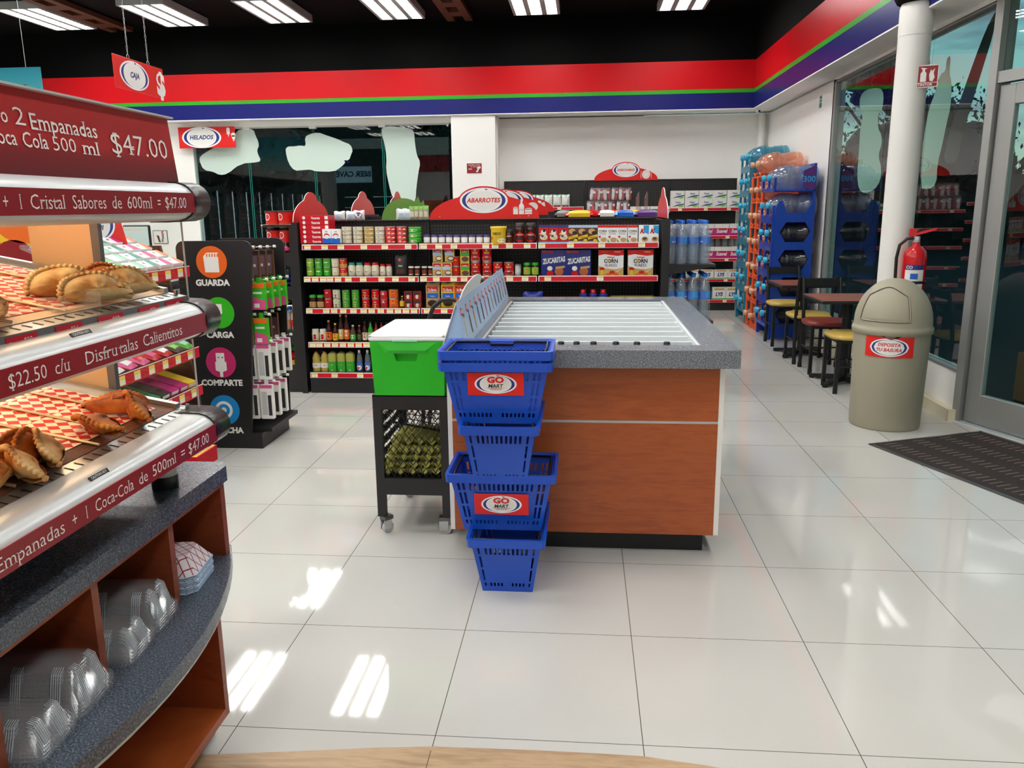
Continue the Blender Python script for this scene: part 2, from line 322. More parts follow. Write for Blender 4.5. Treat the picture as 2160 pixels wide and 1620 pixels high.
def art(mb, shapes, w, h, mapf=None, M=None, y=0.0):
    """printed shapes in 0..1 of a front face w x h, standing up, facing -Y; mapf bends them round a can"""
    def P(u, v, k):
        if mapf: return mapf((u-.5)*w, v*h, k)
        return ((u-.5)*w, y-.0004*(k+1), v*h)
    for k, sh in enumerate(shapes):
        c = sh[0]
        if c == 'r':
            _, u0, v0, u1, v1, m = sh; n = max(1, int((u1-u0)*8)) if mapf else 1
            vs = []; 
            for i in range(n+1): u = u0+(u1-u0)*i/n; vs += [P(u, v0, k), P(u, v1, k)]
            mb.add(vs, [(2*i, 2*i+2, 2*i+3, 2*i+1) for i in range(n)], m, M)
        elif c == 'e':
            _, cu, cv, ru, rv, m = sh; n = 14
            vs = [P(cu, cv, k)]+[P(cu+ru*math.cos(2*PI*i/n), cv+rv*math.sin(2*PI*i/n), k) for i in range(n)]
            mb.add(vs, [(0, 1+i, 1+(i+1) % n) for i in range(n)], m, M)
        elif c == 'p':
            mb.add([P(u, v, k) for u, v in sh[1]], [tuple(range(len(sh[1])))], sh[2], M)
        elif c == 't':
            _, cu, cv, size, t, m = sh[:6]; she = sh[6] if len(sh) > 6 else 0; bo = sh[7] if len(sh) > 7 else .02; sx = sh[8] if len(sh) > 8 else 1; rot = sh[9] if len(sh) > 9 else 0
            vs, fs = fontmesh(t, bo); ca, sa = math.cos(rot), math.sin(rot)
            q = []
            for x, y_, z in vs:
                x = (x+she*y_)*size*sx; y_ = y_*size; q.append(P(cu+(x*ca-y_*sa)*h/w, cv+x*sa+y_*ca, k))
            mb.add(q, fs, m, M)
def oval(mb, w, h, txt, tcol='red', M=FRONT, tsize=.3, sub=None, tsx=1.0, off=.0006):
    """the chain's oval badge: white oval, two navy crescents, grey-white centre, small arrow, word"""
    def lay(poly, m, k): mb.prism(poly, 0, off*k, m, M)
    lay(ell(w/2, h/2, 40), 'gloss_white', 1)
    for sgn in (1, -1):
        a0, a1 = (PI*.58, PI*1.45) if sgn > 0 else (-PI*.45, PI*.42); n = 18
        out = [(w*.455*math.cos(a0+(a1-a0)*i/n), h*.44*math.sin(a0+(a1-a0)*i/n)) for i in range(n+1)]
        inn = []
        for i in range(n+1):
            t = i/n; a = a0+(a1-a0)*t; th = math.sin(PI*t)**.8*.075; inn.append((w*(.455-th)*math.cos(a), h*(.44-th*.25)*math.sin(a)))
        lay(out+inn[::-1], 'logo_navy', 2)
    lay([(w*x, h*y) for x, y in [(.02, .475), (.10, .43), (.02, .40), (.045, .435)]], 'black', 3)
    lay(ell(w*.36, h*.37, 32), 'white', 2)
    ls = txt.split('|')
    for i, l in enumerate(ls):
        yy = (len(ls)-1)/2-i
        c = tcol if not isinstance(tcol, (list, tuple)) else tcol[i]
        mb.text(l, h*tsize, c, M @ T(0, yy*h*tsize*.95+(h*.03 if sub else 0), off*3.5), bold=.03, shear=.22, sx=tsx)
    if sub:
        mb.box(-w*.22, w*.22, -h*.215, -h*.205, 0, off*3.5, 'red', M)
        mb.text(sub, h*.075, 'black', M @ T(0, -h*.27, off*3.5), bold=.02)
# ================================================================ THE SETTING
XR, XS, YS, YB, ZC, ZS = 2.6, 2.3, 11.8, 12.25, 4.03, 2.79
m = MB(); m.box(-9.2, 2.72, -6.2, 12.4, -.1, 0, 'floor_tile'); m.box(2.72, 5.2, -6.2, 5.62, -.1, 0, 'floor_tile'); struct('floor', m)
m = MB(); arc = [(-1.6, 1.86), (-1.08, 1.905), (-.834, 1.936), (-.57, 1.973), (-.417, 1.989), (-.124, 1.994), (.062, 1.993), (.181, 1.99), (.36, 1.962), (.8, 1.87), (1.6, 1.6), (2.2, 1.2), (2.2, -2), (-1.6, -2)]
m.prism(arc[::-1], .0002, .0035, 'oak_tile')
for k in range(6): m.box(-1.5, 2.1, 1.85-.2*k-.0012, 1.85-.2*k+.0012, .0035, .0038, 'brown')
for k in range(6): m.box(-.42+.5*(k-2)-.0012, -.42+.5*(k-2)+.0012, 1.65-.2*(k % 2)+.2, 1.85-.2*(k % 2)+.2-.08, .0035, .0038, 'brown')
struct('trim_1', m)
m = MB(); m.box(-9.2, 5.2, -6.2, 12.4, ZC, ZC+.1, 'ceiling_black'); struct('ceiling', m)
def soffit(mb, x0, x1, y0, y1):
    mb.box(x0, x1, y0, y1, ZS, 2.995, 'band_navy'); mb.box(x0, x1, y0, y1, 2.995, 3.045, 'band_green'); mb.box(x0, x1, y0, y1, 3.045, 3.415, 'band_red')
    mb.box(x0, x1, y0, y1, 3.415, ZC-.002, 'matt_black'); mb.box(x0, x1, y0, y1, ZS-.012, ZS, 'wall')
m = MB(); soffit(m, -9.2, 2.3, YS, 12.36); struct('trim_2', m)
m = MB(); soffit(m, XS, 2.7, -6.2, 12.36); struct('trim_3', m)
m = MB(); m.box(-1.92, 2.7, YB, YB+.1, 0, 2.76, 'wall'); m.box(-1.895, -1.262, 11.83, YB, 0, 2.775, 'wall', b=.004); m.box(-9.2, -5.84, 12.045, 12.15, 0, 2.775, 'wall')
m.box(-5.93, -1.9, 12.03, 12.17, 2.70, 2.775, 'wall'); m.box(-5.93, -1.9, 12.03, 12.17, 0, .3, 'wall'); m.box(-1.262, -1.25, 12.0, 12.3, 0, 2.775, 'wall')
m.tube([(2.5, 12.19, 0), (2.5, 12.19, 2.76)], .05, 'wall'); struct('wall_back', m)
m = MB(); m.box(XR, XR+.12, 9.14, 12.36, 0, 2.76, 'wall'); m.box(XR, XR+.12, 5.705, 9.14, 0, .345, 'wall'); m.box(XR, XR+.12, 5.705, 9.14, 2.745, 2.78, 'wall'); struct('wall_right', m)
m = MB(); m.box(2.548, XR, 5.70, 12.2, 0, .085, 'cream'); m.box(2.548, XR+.07, 5.69, 5.705, 0, .085, 'cream'); struct('baseboard_right', m)
m = MB(); m.box(-9.3, -9.2, -6.2, 12.4, 0, ZC, 'wall'); struct('wall_left', m)
m = MB(); m.box(-9.2, 5.2, -6.3, -6.2, 0, 3.4, 'wall'); m.box(-9.2, 5.2, -6.22, -6.19, 2.8, 3.4, 'band_red'); struct('wall_front', m)
# back window: four frameless panes
xs = [atY(p, 400, 12.08).x for p in (398, 531, 668, 812, 951)]
for i in range(4):
    m = MB(); m.box(xs[i]+.012, xs[i+1]-.012, 12.074, 12.086, .3, 2.70, 'window_glass'); o = struct('window_%d' % (i+1), m)
    if i == 0:
        f = MB(); f.box(xs[0]-.05, xs[0]+.012, 12.05, 12.11, .3, 2.70, 'alu'); f.box(xs[0]-.05, xs[4], 12.05, 12.11, 2.68, 2.72, 'light_grey')
        for x in xs[1:4]:
            f.box(x-.05, x+.05, 12.045, 12.115, 2.66, 2.71, 'white'); f.tube([(x-.013, 12.08, .3), (x-.013, 12.08, 2.66)], .006, 'teal', n=4); f.tube([(x+.013, 12.08, .3), (x+.013, 12.08, 2.66)], .006, 'teal', n=4)
        fo = f.build('window_frame', o)
def decal(pts, sc, ox, oy, plane, mname, label):
    P3 = [(atY(ox+x/sc, oy+y/sc, plane[1]) if plane[0] == 'Y' else atX(ox+x/sc, oy+y/sc, plane[1])) for x, y in pts]
    c = sum(P3, Vector())/len(P3)
    n = len(P3); ad = Vector((0, .0012, 0)) if plane[0] == 'Y' else Vector((.0012, 0, 0))
    # round the traced outline once
    Q = []
    for i in range(n): a, b = P3[i], P3[(i+1) % n]; Q += [a*.75+b*.25, a*.25+b*.75]
    Q = [q-c for q in Q]; n = len(Q); m = MB(); vs = Q+[q+ad for q in Q]
    m.add(vs, [tuple(range(n)), tuple(range(n, 2*n))[::-1]]+[(i, (i+1) % n, n+(i+1) % n, n+i) for i in range(n)], mname)
    o = m.build('window_sticker', None, Matrix.Translation(c)); tag(o, label, 'sticker', 'food shaped stickers on the windows'); return o
A = [(500,200),(560,185),(630,190),(645,240),(665,280),(670,320),(655,345),(665,385),(683,420),(670,440),(530,450),(430,530),(370,538),(320,510),(250,500),(218,430),(222,395),(290,350),(330,330),(420,300),(480,260)]
B = [(1018,250),(1050,228),(1120,212),(1180,235),(1270,265),(1310,285),(1365,305),(1383,350),(1370,380),(1355,425),(1310,425),(1330,440),(1290,480),(1240,512),(1100,510),(1060,495),(1000,500),(940,505),(895,450),(870,350),(885,320),(940,320),(985,312),(1028,320)]
Cc = [(1600,180),(1650,165),(1720,170),(1830,185),(1850,215),(1855,300),(1870,390),(1897,440),(1880,520),(1865,640),(1860,730),(1830,750),(1760,755),(1710,735),(1680,700),(1655,600),(1635,500),(1640,410),(1625,300),(1605,240)]
decal(A, 3.6, 360, 220, ('Y', 12.07), 'decal', 'pale green sausage-shaped sticker on the back window behind the red HELADOS sign')
decal(B, 3.6, 360, 220, ('Y', 12.07), 'decal', 'pale cloud-shaped sticker across the middle of the back window')
decal(Cc, 3.6, 360, 220, ('Y', 12.07), 'decal', 'pale tall cup-shaped sticker on the back window beside the white pillar')
R1 = [(245,438),(300,428),(330,440),(332,500),(318,555),(305,545),(305,630),(320,650),(325,700),(305,760),(322,820),(318,880),(290,925),(240,945),(212,925),(203,860),(210,770),(215,700),(218,630),(232,570),(215,520),(218,470)]
R2 = [(640,290),(655,268),(660,290),(652,360),(665,400),(660,520),(640,600),(620,700),(595,800),(590,900),(550,925),(510,915),(525,700),(550,540),(590,440),(610,360),(635,350)]
R3 = [(870,70),(885,50),(870,160),(820,320),(770,480),(720,650),(690,800),(620,800),(650,650),(720,450),(780,280),(830,150)]
decal(R1, 2.314, 1720, 0, ('X', 2.64), 'decal_out', 'pale bottle-shaped sticker on the right window above the wooden tables')
decal(R2, 2.314, 1720, 0, ('X', 2.64), 'decal_out', 'pale pointed sticker on the right window half behind the round white column')
decal(R3, 2.314, 1720, 0, ('X', 2.64), 'decal_dark', 'long dark slanting sticker on the right window beside the door frame')
# right window: panes, frame
m = MB(); ys = [9.10, 7.62, 6.75, 5.76]
for i in range(3):
    w_ = MB(); w_.box(2.624, 2.634, ys[i+1]+.006, ys[i]-.006, .36, 2.735, 'window_glass'); o = struct('window_%d' % (i+5), w_)
    if i == 0:
        f = MB(); f.box(2.60, 2.66, 9.08, 9.17, .345, 2.76, 'alu'); f.box(2.595, 2.66, 5.70, 9.12, .343, .362, 'alu'); f.box(2.60, 2.66, 5.70, 9.12, 2.73, 2.75, 'alu'); f.build('window_frame', o)
        f = MB(); f.tube([(2.62, 9.3, 2.50), (2.62, 9.3, 2.50+.001)], .001, 'alu'); 
# door in the slanting shop front
DX, DY = .3584, -.9336
DM = Matrix(((DX, -DY, 0, 2.635), (DY, DX, 0, 5.675), (0, 0, 1, 0), (0, 0, 0, 1)))     # local x runs along the front, y points outdoors
f = MB(); f.box(-.06, .0, -.03, .09, 0, 2.8, 'alu', DM); f.box(-.06, 3.2, -.02, .06, 2.24, 2.31, 'alu', DM); f.box(1.02, 1.1, -.03, .09, 0, 2.8, 'alu', DM); f.box(-.06, 3.2, -.04, .1, -.02, .012, 'silver', DM)
f.box(1.1, 3.2, .0, .05, 0, .12, 'alu', DM); f.box(1.1, 3.2, .018, .028, .12, 2.24, 'window_glass', DM); struct('trim_4', f)
f = MB(); f.box(0, 3.2, .018, .028, 2.31, 2.79, 'window_glass', DM); f.box(.28, .34, -.01, .05, 2.31, 2.79, 'alu', DM); struct('window_8', f)
d = MB(); d.box(.012, .13, 0, .045, .02, 2.225, 'alu', DM, b=.004); d.box(.90, 1.01, 0, .045, .02, 2.225, 'alu', DM, b=.004); d.box(.13, .90, 0, .045, .02, .225, 'alu', DM, b=.004); d.box(.13, .90, 0, .045, 2.10, 2.225, 'alu', DM, b=.004)
o = struct('door_1', d)
d = MB(); d.box(.13, .90, .018, .026, .225, 2.10, 'window_glass', DM); d.build('door_pane', o)
d = MB(); d.tube([DM @ Vector(p) for p in [(.95, -.02, .9), (.95, -.06, .92), (.95, -.06, 1.28), (.95, -.02, 1.3)]], .012, 'chrome'); d.build('door_handle', o)
m = MB(); m.box(2.7, 5.2, -6.2, 5.62, 2.79, 2.9, 'wall', None); struct('trim_5', m)
# round white column
o = MB().lathe([(.106, 0), (.106, 2.62)], 'white', n=32); o.lathe([(.108, 2.62), (.109, 2.80), (.10, 2.83)], 'white', n=32); o.lathe([(.102, 2.83), (.102, ZC-.001)], 'matt_black', n=32); o.lathe([(.13, 2.835), (.15, 2.87), (.12, 2.93)], 'matt_black', n=20)
struct('trim_6', o, T(2.262, 6.15, 0))
# ---------------- outdoors
m = MB(); m.box(-40, 60, -40, 90, -.35, -.16, 'asphalt'); struct('trim_7', m)
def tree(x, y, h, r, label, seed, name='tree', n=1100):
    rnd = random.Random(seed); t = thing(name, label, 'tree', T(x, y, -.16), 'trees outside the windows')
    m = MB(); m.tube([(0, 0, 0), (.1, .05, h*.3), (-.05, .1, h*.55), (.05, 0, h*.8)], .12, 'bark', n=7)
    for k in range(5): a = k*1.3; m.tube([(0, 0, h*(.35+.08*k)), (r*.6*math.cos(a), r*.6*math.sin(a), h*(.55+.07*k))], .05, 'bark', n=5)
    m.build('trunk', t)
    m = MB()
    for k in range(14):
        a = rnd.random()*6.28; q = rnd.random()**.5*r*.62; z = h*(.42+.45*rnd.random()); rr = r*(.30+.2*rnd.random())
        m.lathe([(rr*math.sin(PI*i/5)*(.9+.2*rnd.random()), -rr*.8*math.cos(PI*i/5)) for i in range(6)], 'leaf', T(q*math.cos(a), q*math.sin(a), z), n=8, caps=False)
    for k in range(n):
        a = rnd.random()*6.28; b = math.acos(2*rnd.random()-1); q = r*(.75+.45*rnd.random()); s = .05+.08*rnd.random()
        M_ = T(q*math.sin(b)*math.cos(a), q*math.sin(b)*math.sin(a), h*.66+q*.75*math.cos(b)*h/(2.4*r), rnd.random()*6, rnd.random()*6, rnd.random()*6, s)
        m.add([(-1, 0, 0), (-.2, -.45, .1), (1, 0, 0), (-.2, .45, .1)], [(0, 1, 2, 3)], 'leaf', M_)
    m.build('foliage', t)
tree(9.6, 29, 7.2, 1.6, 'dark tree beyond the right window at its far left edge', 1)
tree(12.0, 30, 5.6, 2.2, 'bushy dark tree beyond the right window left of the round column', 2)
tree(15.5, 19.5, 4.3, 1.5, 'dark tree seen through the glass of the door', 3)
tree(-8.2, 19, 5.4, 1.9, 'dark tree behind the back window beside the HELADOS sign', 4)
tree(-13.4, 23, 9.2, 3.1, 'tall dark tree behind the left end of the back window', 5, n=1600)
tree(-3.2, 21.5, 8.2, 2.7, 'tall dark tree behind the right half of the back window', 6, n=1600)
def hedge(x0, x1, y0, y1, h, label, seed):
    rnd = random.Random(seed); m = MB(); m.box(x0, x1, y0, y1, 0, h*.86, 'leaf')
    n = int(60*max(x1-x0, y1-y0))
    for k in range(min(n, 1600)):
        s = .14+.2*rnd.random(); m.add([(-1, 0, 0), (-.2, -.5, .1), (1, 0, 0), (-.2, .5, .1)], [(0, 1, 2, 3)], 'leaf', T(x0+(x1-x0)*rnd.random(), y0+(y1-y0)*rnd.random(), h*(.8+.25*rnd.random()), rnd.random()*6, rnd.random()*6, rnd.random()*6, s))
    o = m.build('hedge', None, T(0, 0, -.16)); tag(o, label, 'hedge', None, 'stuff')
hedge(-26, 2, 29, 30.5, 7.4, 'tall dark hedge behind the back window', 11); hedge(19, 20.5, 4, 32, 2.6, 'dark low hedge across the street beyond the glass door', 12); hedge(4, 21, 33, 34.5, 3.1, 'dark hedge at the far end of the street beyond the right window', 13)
t = thing('utility_pole', 'distant utility pole with crossbar beyond the right window', 'pole', T(12.6, 22.8, -.16))
MB().cyl(.09, 0, 5.1, 'bark').build('pole_shaft', t); MB().box(-.9, .9, -.05, .05, 4.8, 4.9, 'bark').build('crossbar', t, T(0, 0, 0, .9))
for k, (za, zb) in enumerate([(4.75, 5.6), (4.9, 6.2)]):
    m = MB(); m.tube([Vector((12.6, 22.8, za)).lerp(Vector((16, 3, zb)), i/8)-Vector((0, 0, .5*math.sin(PI*i/8))) for i in range(9)], .015, 'black', n=4)
    tag(m.build('overhead_wire', None), ['lower', 'upper'][k]+' overhead wire running to the distant utility pole', 'wire', 'overhead wires')
PAL['cardboard'] = ('7a5238', .8, 0)
# the trash bag and boxes piled outside the door are things of the porch
m = MB(); m.box(-.3, .3, -.25, .25, 0, .42, 'cardboard', b=.01); m.box(-.3, .3, -.03, .03, .42, .422, 'cream'); tag(m.build('cardboard_box', None, T(4.02, 6.9, -.155, .4)), 'brown cardboard box on the porch floor beyond the door', 'box')
m = MB(); m.lathe([(.05, 0), (.27, .05), (.30, .25), (.2, .45), (.06, .52), (.09, .6)], 'gloss_black', n=12); tag(m.build('rubbish_bag', None, T(4.02, 6.9, .272)), 'black tied rubbish bag on top of the cardboard box outside', 'bag')
# ---------------- ceiling lights and beams
def light_mesh():
    f = MB(); f.box(-.30, .30, -.6, .6, .012, .075, 'light_grey'); f.box(-.31, .31, -.61, .61, 0, .012, 'light_grey')
    for x in (-.19, 0, .19):
        pass
    return f
LX = [-7.24, -5.66, -4.22, -2.70, -.93, .91]; n_ = 0; proto = None
for r_i, y in enumerate([10.62, 8.25, 5.87, 3.48, 1.1, -1.28, -3.66]):
    for c_i, x in enumerate(LX):
        if r_i == 1 and c_i == 3: x -= .08
        if r_i == 1 and c_i == 5: x -= .25
        lab = 'louvred ceiling light, %s in the %s row from the back wall' % (od(c_i, 6), ORD[r_i])
        if proto is None:
            t = thing('ceiling_light', lab, 'light fixture', T(x+.3, y, 3.935), 'ceiling light fixtures')
            f = MB(); f.box(-.30, .30, -.6, .6, .014, .09, 'light_grey')
            for a, b_ in ((-.30, -.265), (-.135, -.072), (.072, .135), (.265, .30)): f.box(a, b_, -.6, .6, 0, .016, 'light_grey')
            f.box(-.3, .3, -.6, -.585, 0, .016, 'light_grey'); f.box(-.3, .3, .585, .6, 0, .016, 'light_grey')
            for k in range(15): f.box(-.27, .27, -.56+.08*k-.001, -.56+.08*k+.001, .0, .0098, 'silver')
            f.build('housing', t)
            for xx in (-.20, 0, .20):
                g_ = MB(); g_.box(xx-.063, xx+.063, -.583, .583, .010, .0135, 'tube_light'); g_.build('light_strip', t)
            proto = t
        else: dup(proto, T(x+.3, y, 3.935), lab)
for k, (x, lab) in enumerate([(-1.83, 'brown perforated steel rail on the black ceiling between the third and fourth lights'), (-6.6, 'brown perforated steel rail on the black ceiling above the CAJA sign')]):
    m = MB(); y0 = -5
    for i in range(int((11.79-y0)/.5)):
        ya = y0+.5*i; m.box(-.17, -.07, ya, ya+.5, 0, .06, 'brown'); m.box(.07, .17, ya, ya+.5, 0, .06, 'brown'); m.box(-.07, .07, ya, ya+.22, 0, .06, 'brown')
    o = m.build('ceiling_rail', None, T(x+.15, 0, 3.95)); tag(o, lab, 'rail', 'steel ceiling rails')
# ================================================================ LEFT FOREGROUND: counter and hot case
XM = Matrix(((0, 0, 1, 0), (1, 0, 0, 0), (0, 1, 0, 0), (0, 0, 0, 1)))     # lettering that faces +X, reads towards +Y
def fitted(mb, word, x, y0, y1, z, size, m, bold=.0, off=0.0):
    if word[0] in '=+': pass
    else: word = '\x01'+word
    bold -= .006
    vs, _ = fontmesh(word, bold); w = (max(v[0] for v in vs)-min(v[0] for v in vs)); cx = (max(v[0] for v in vs)+min(v[0] for v in vs))/2
    sx = (y1-y0)/(w*size); mb.text(word, size, m, Matrix.Translation((x+off, (y0+y1)/2-cx*size*sx, z)) @ XM, bold=bold, sx=sx)
def words(mb, lst, x, z, size, py, m='paper', bold=0.0):
    for w_, a, b_ in lst: fitted(mb, w_, x, atX(a, py(a), x).y, atX(b_, py(b_), x).y, z, size, m, bold)
def shelf_edge(y): return -.815-.15*((y-1.38)/.62)**2
t = thing('display_counter', 'curved cherry wood counter with speckled grey granite top under the hot pastry case', 'counter', T(-1.25, 1.35, 0))
o_ = T(1.25, -1.35, 0)
Y0, Y1 = .62, 1.965
m = MB(); m.prism([(-1.62, Y0), (-.932, Y0), (-.928, Y1-.03), (-.945, Y1), (-1.62, Y1)], .812, .852, 'granite', o_); m.build('worktop', t)
m = MB(); cur = [(shelf_edge(y)+.0, y) for y in [Y0+(1.998-Y0)*i/22 for i in range(23)]]
m.prism([(-1.55, Y0)]+cur+[(-.985, 2.012), (-1.55, 2.0)], .566, .60, 'granite', o_); cur2 = [(x-.004, y) for x, y in cur]
m.prism([(-1.5, Y0)]+cur2+[(-.99, 2.0), (-1.5, 1.99)], .556, .566, 'light_grey', o_); m.build('curved_shelf', t)
m = MB(); m.box(-1.53, -.948, Y1-.035, Y1-.012, .60, .812, 'cherry_y', o_); m.build('side_panel', t)
m = MB(); m.box(-1.53, -1.0, Y1-.02, Y1+.003, .10, .556, 'cherry_y', o_); m.build('side_panel', t)
m = MB(); m.box(-1.55, -1.53, Y0, Y1-.02, .1, .812, 'cherry_y', o_); m.build('back_panel', t)
m = MB(); m.box(-1.53, -.948, Y0, Y1-.035, .792, .812, 'cherry', o_); m.build('top_rail', t)
for y in (1.672, 1.374, 1.085, .80): m = MB(); m.box(-1.53, -.95, y-.011, y+.011, .60, .794, 'cherry_y', o_); m.build('divider', t)
m = MB(); m.box(-1.53, -1.0, Y0, Y1-.02, .10, .125, 'cherry', o_); m.build('bottom_panel', t)
m = MB(); m.prism([(-1.53, Y0), (-1.0, Y0), (-.99, 1.0), (-.975, 1.38), (-.99, 1.75), (-1.0, Y1-.02), (-1.53, Y1-.02)], .536, .556, 'cherry', o_); m.prism([(-1.01, Y0), (-1.0, Y0), (-.988, 1.0), (-.973, 1.38), (-.988, 1.75), (-1.0, Y1-.02), (-1.01, Y1-.02), (-.995, 1.38)], .51, .536, 'cherry', o_); m.build('lower_rail', t)
m = MB(); m.box(-1.53, -1.0, 1.03, 1.052, .125, .536, 'cherry_y', o_); m.build('divider', t)
m = MB(); m.box(-1.5, -1.07, Y0+.02, Y1-.01+.05, 0, .1, 'black', o_); m.build('plinth', t)
# paper food trays, nested upside down
pt = None; PTM = T(-1.033, 1.772, .6006, .12)
for k in range(9):
    if pt is None:
        m = MB(); lo, hi, h = (.098, .078), (.070, .048), .042
        P0 = [(-lo[0]+.02, -lo[1]), (lo[0]-.02, -lo[1]), (lo[0], -lo[1]+.02), (lo[0], lo[1]-.02), (lo[0]-.02, lo[1]), (-lo[0]+.02, lo[1]), (-lo[0], lo[1]-.02), (-lo[0], -lo[1]+.02)]
        P1 = [(x*hi[0]/lo[0], y*hi[1]/lo[1]) for x, y in P0]; vs = [(x, y, 0) for x, y in P0]+[(x, y, h) for x, y in P1]
        m.add(vs, [tuple(range(8, 16))]+[(i, (i+1) % 8, 8+(i+1) % 8, 8+i) for i in range(8)], 'plaid_paper')
        m.tube([(x, y, .001) for x, y in P0], .0016, 'sky_edge' if 0 else 'pale_blue', n=5, closed=True)
        pt = m.build('paper_tray', None, PTM); tag(pt, 'red and white plaid paper food tray at the bottom of its stack', 'paper tray', 'stack of plaid paper trays')
    else: dup(pt, PTM @ T(.0008*(k % 3), .0007*((k*2) % 3), .0052*k, .01*((k*5) % 3-1)), 'red and white plaid paper food tray, %s' % ('topmost of its stack' if k == 8 else ORD[k]+' from the bottom of its stack'))
# clear clamshells, opened out and nested
def clam_half(mb, x0, x1, y0, y1, h, ribs):
    t_ = .016; vs = []; B = [(x0, y0), (x1, y0), (x1, y1), (x0, y1)]; Tt = [(x0+t_, y0+t_), (x1-t_, y0+t_), (x1-t_, y1-t_), (x0+t_, y1-t_)]
    def rnd(Q, r, n=4):
        o = []
        for i, (sx, sy) in enumerate([(1, 1), (-1, 1), (-1, -1), (1, -1)]):
            cx, cy = Q[i][0]+sx*r, Q[i][1]+sy*r; a0 = [PI, 1.5*PI, 0, .5*PI][i]
            for k in range(n+1): a = a0+PI/2*k/n; o.append((cx+r*math.cos(a), cy+r*math.sin(a)))
        return o
    R0 = rnd(B, .02); R1 = rnd(Tt, .022); R2 = rnd([(x0+t_+.012, y0+t_+.012), (x1-t_-.012, y0+t_+.012), (x1-t_-.012, y1-t_-.012), (x0+t_+.012, y1-t_-.012)], .016); n = len(R0)
    F = rnd([(x0-.008, y0-.008), (x1+.008, y0-.008), (x1+.008, y1+.008), (x0-.008, y1+.008)], .026)
    vs = [(x, y, 0) for x, y in F]+[(x, y, 0) for x, y in R0]+[(x, y, h*.93) for x, y in R1]+[(x, y, h) for x, y in R2]
    fs = [(k*n+i, k*n+(i+1) % n, (k+1)*n+(i+1) % n, (k+1)*n+i) for k in range(3) for i in range(n)]+[tuple(range(3*n, 4*n))]
    mb.add(vs, fs, 'clear_plastic', None, True)
    for (ax, fx) in ribs:      # groups of moulded ribs
        for k in range(5):
            d = (k-2)*.0042
            if ax == 'y0': mb.tube([(fx+d, y0+.001, .004), (fx+d, y0+t_-.001, h*.9), (fx+d, y0+t_+.012, h+.0006)], .0009, 'rib', n=4)
            if ax == 'x1': mb.tube([(x1-.001, fx+d, .004), (x1-t_+.001, fx+d, h*.9), (x1-t_-.012, fx+d, h+.0006)], .0009, 'rib', n=4)
glassy('rib', (.9, .92, .94), 1.7, .1, .45, hx('e4e8ec'))
cl = None
def clam_stack(M, n, where):
    global cl
    for k in range(n):
        Mk = M @ T(0, .002*k, .0065*k, .004*(k % 2))
        lab = 'open clear plastic clamshell, %s in the stack %s' % (['bottom', 'second', 'third', 'top'][k if k < n-1 else 3], where)
        if cl is None:
            cl = thing('clamshell_container', lab, 'food container', Mk, 'clear clamshells on the curved shelf')
            a = MB(); clam_half(a, -.12, .09, .005, .125, .062, [('y0', -.10), ('y0', -.03), ('y0', .045), ('x1', .04), ('x1', .09)]); a.build('lid', cl)
            a = MB(); clam_half(a, -.12, .09, -.118, -.005, .040, [('y0', -.10), ('y0', -.03), ('y0', .035), ('x1', -.09), ('x1', -.04)]); a.build('base_half', cl)
        else: dup(cl, Mk, lab)
clam_stack(T(-1.015, 1.51, .602, .10), 4, 'beside the paper trays'); clam_stack(T(-1.0, 1.215, .602, .06), 4, 'at the left edge of the curved shelf')
# ---------------------------------------------------------------- hot case
HC = T(-1.25, 1.3, .852); hi_ = HC.inverted()
hc = thing('food_warmer', 'silver and red heated pastry case with three lettered bars standing on the granite counter', 'food warmer', HC)
YA, YE = .70, 1.85
def bar(zc):
    prof = []; h = .0425
    for i in range(13):
        a = PI/2-PI*i/12; prof.append((-.950+.070*abs(math.cos(a))**.62, zc+h*math.sin(a)))
    prof = [(-.99, zc+h)]+prof+[(-.99, zc-h)]
    m = MB(); n = len(prof); vs = [(x, y, z) for y in (YA, YE) for x, z in prof]
    m.add(vs, [(i, i+1, n+i+1, n+i) for i in range(n-1)], 'silver', hi_, True); m.build('shelf_rail', hc)
    c = MB(); vs = [(-.99+(x+.99)*1.04, y, zc+(z-zc)*1.07) for y in (YE-.052, YE+.022) for x, z in prof]+[(-.985+(x+.99)*.86, YE+.034, zc+(z-zc)*.8) for x, z in prof]
    c.add(vs, [(k*n+i, k*n+i+1, (k+1)*n+i+1, (k+1)*n+i) for k in (0, 1) for i in range(n-1)], 'gloss_black', hi_, True); c.add(vs, [tuple(range(2*n, 3*n)), tuple(range(n))[::-1]], 'gloss_black', hi_); c.build('end_cap', hc)
    s = MB(); s.box(-.8815, -.8785, YA, YE-.05, zc-.024, zc+.019, 'printed_strip'); o = s.build('lettered_strip', hc, hi_); return o
Z1, Z2, Z3 = .985, 1.253, 1.524
def strip_letters(zc, lst, py, size):
    m = MB(); words(m, lst, -.8780, zc-.004, size, py, 'paper', .0); m.build('strip_lettering', hc, hi_)
MATS['printed_strip'].node_tree.nodes['Map Range'].inputs[1].default_value = -.03
for zc in (Z1, Z2, Z3): bar(zc)
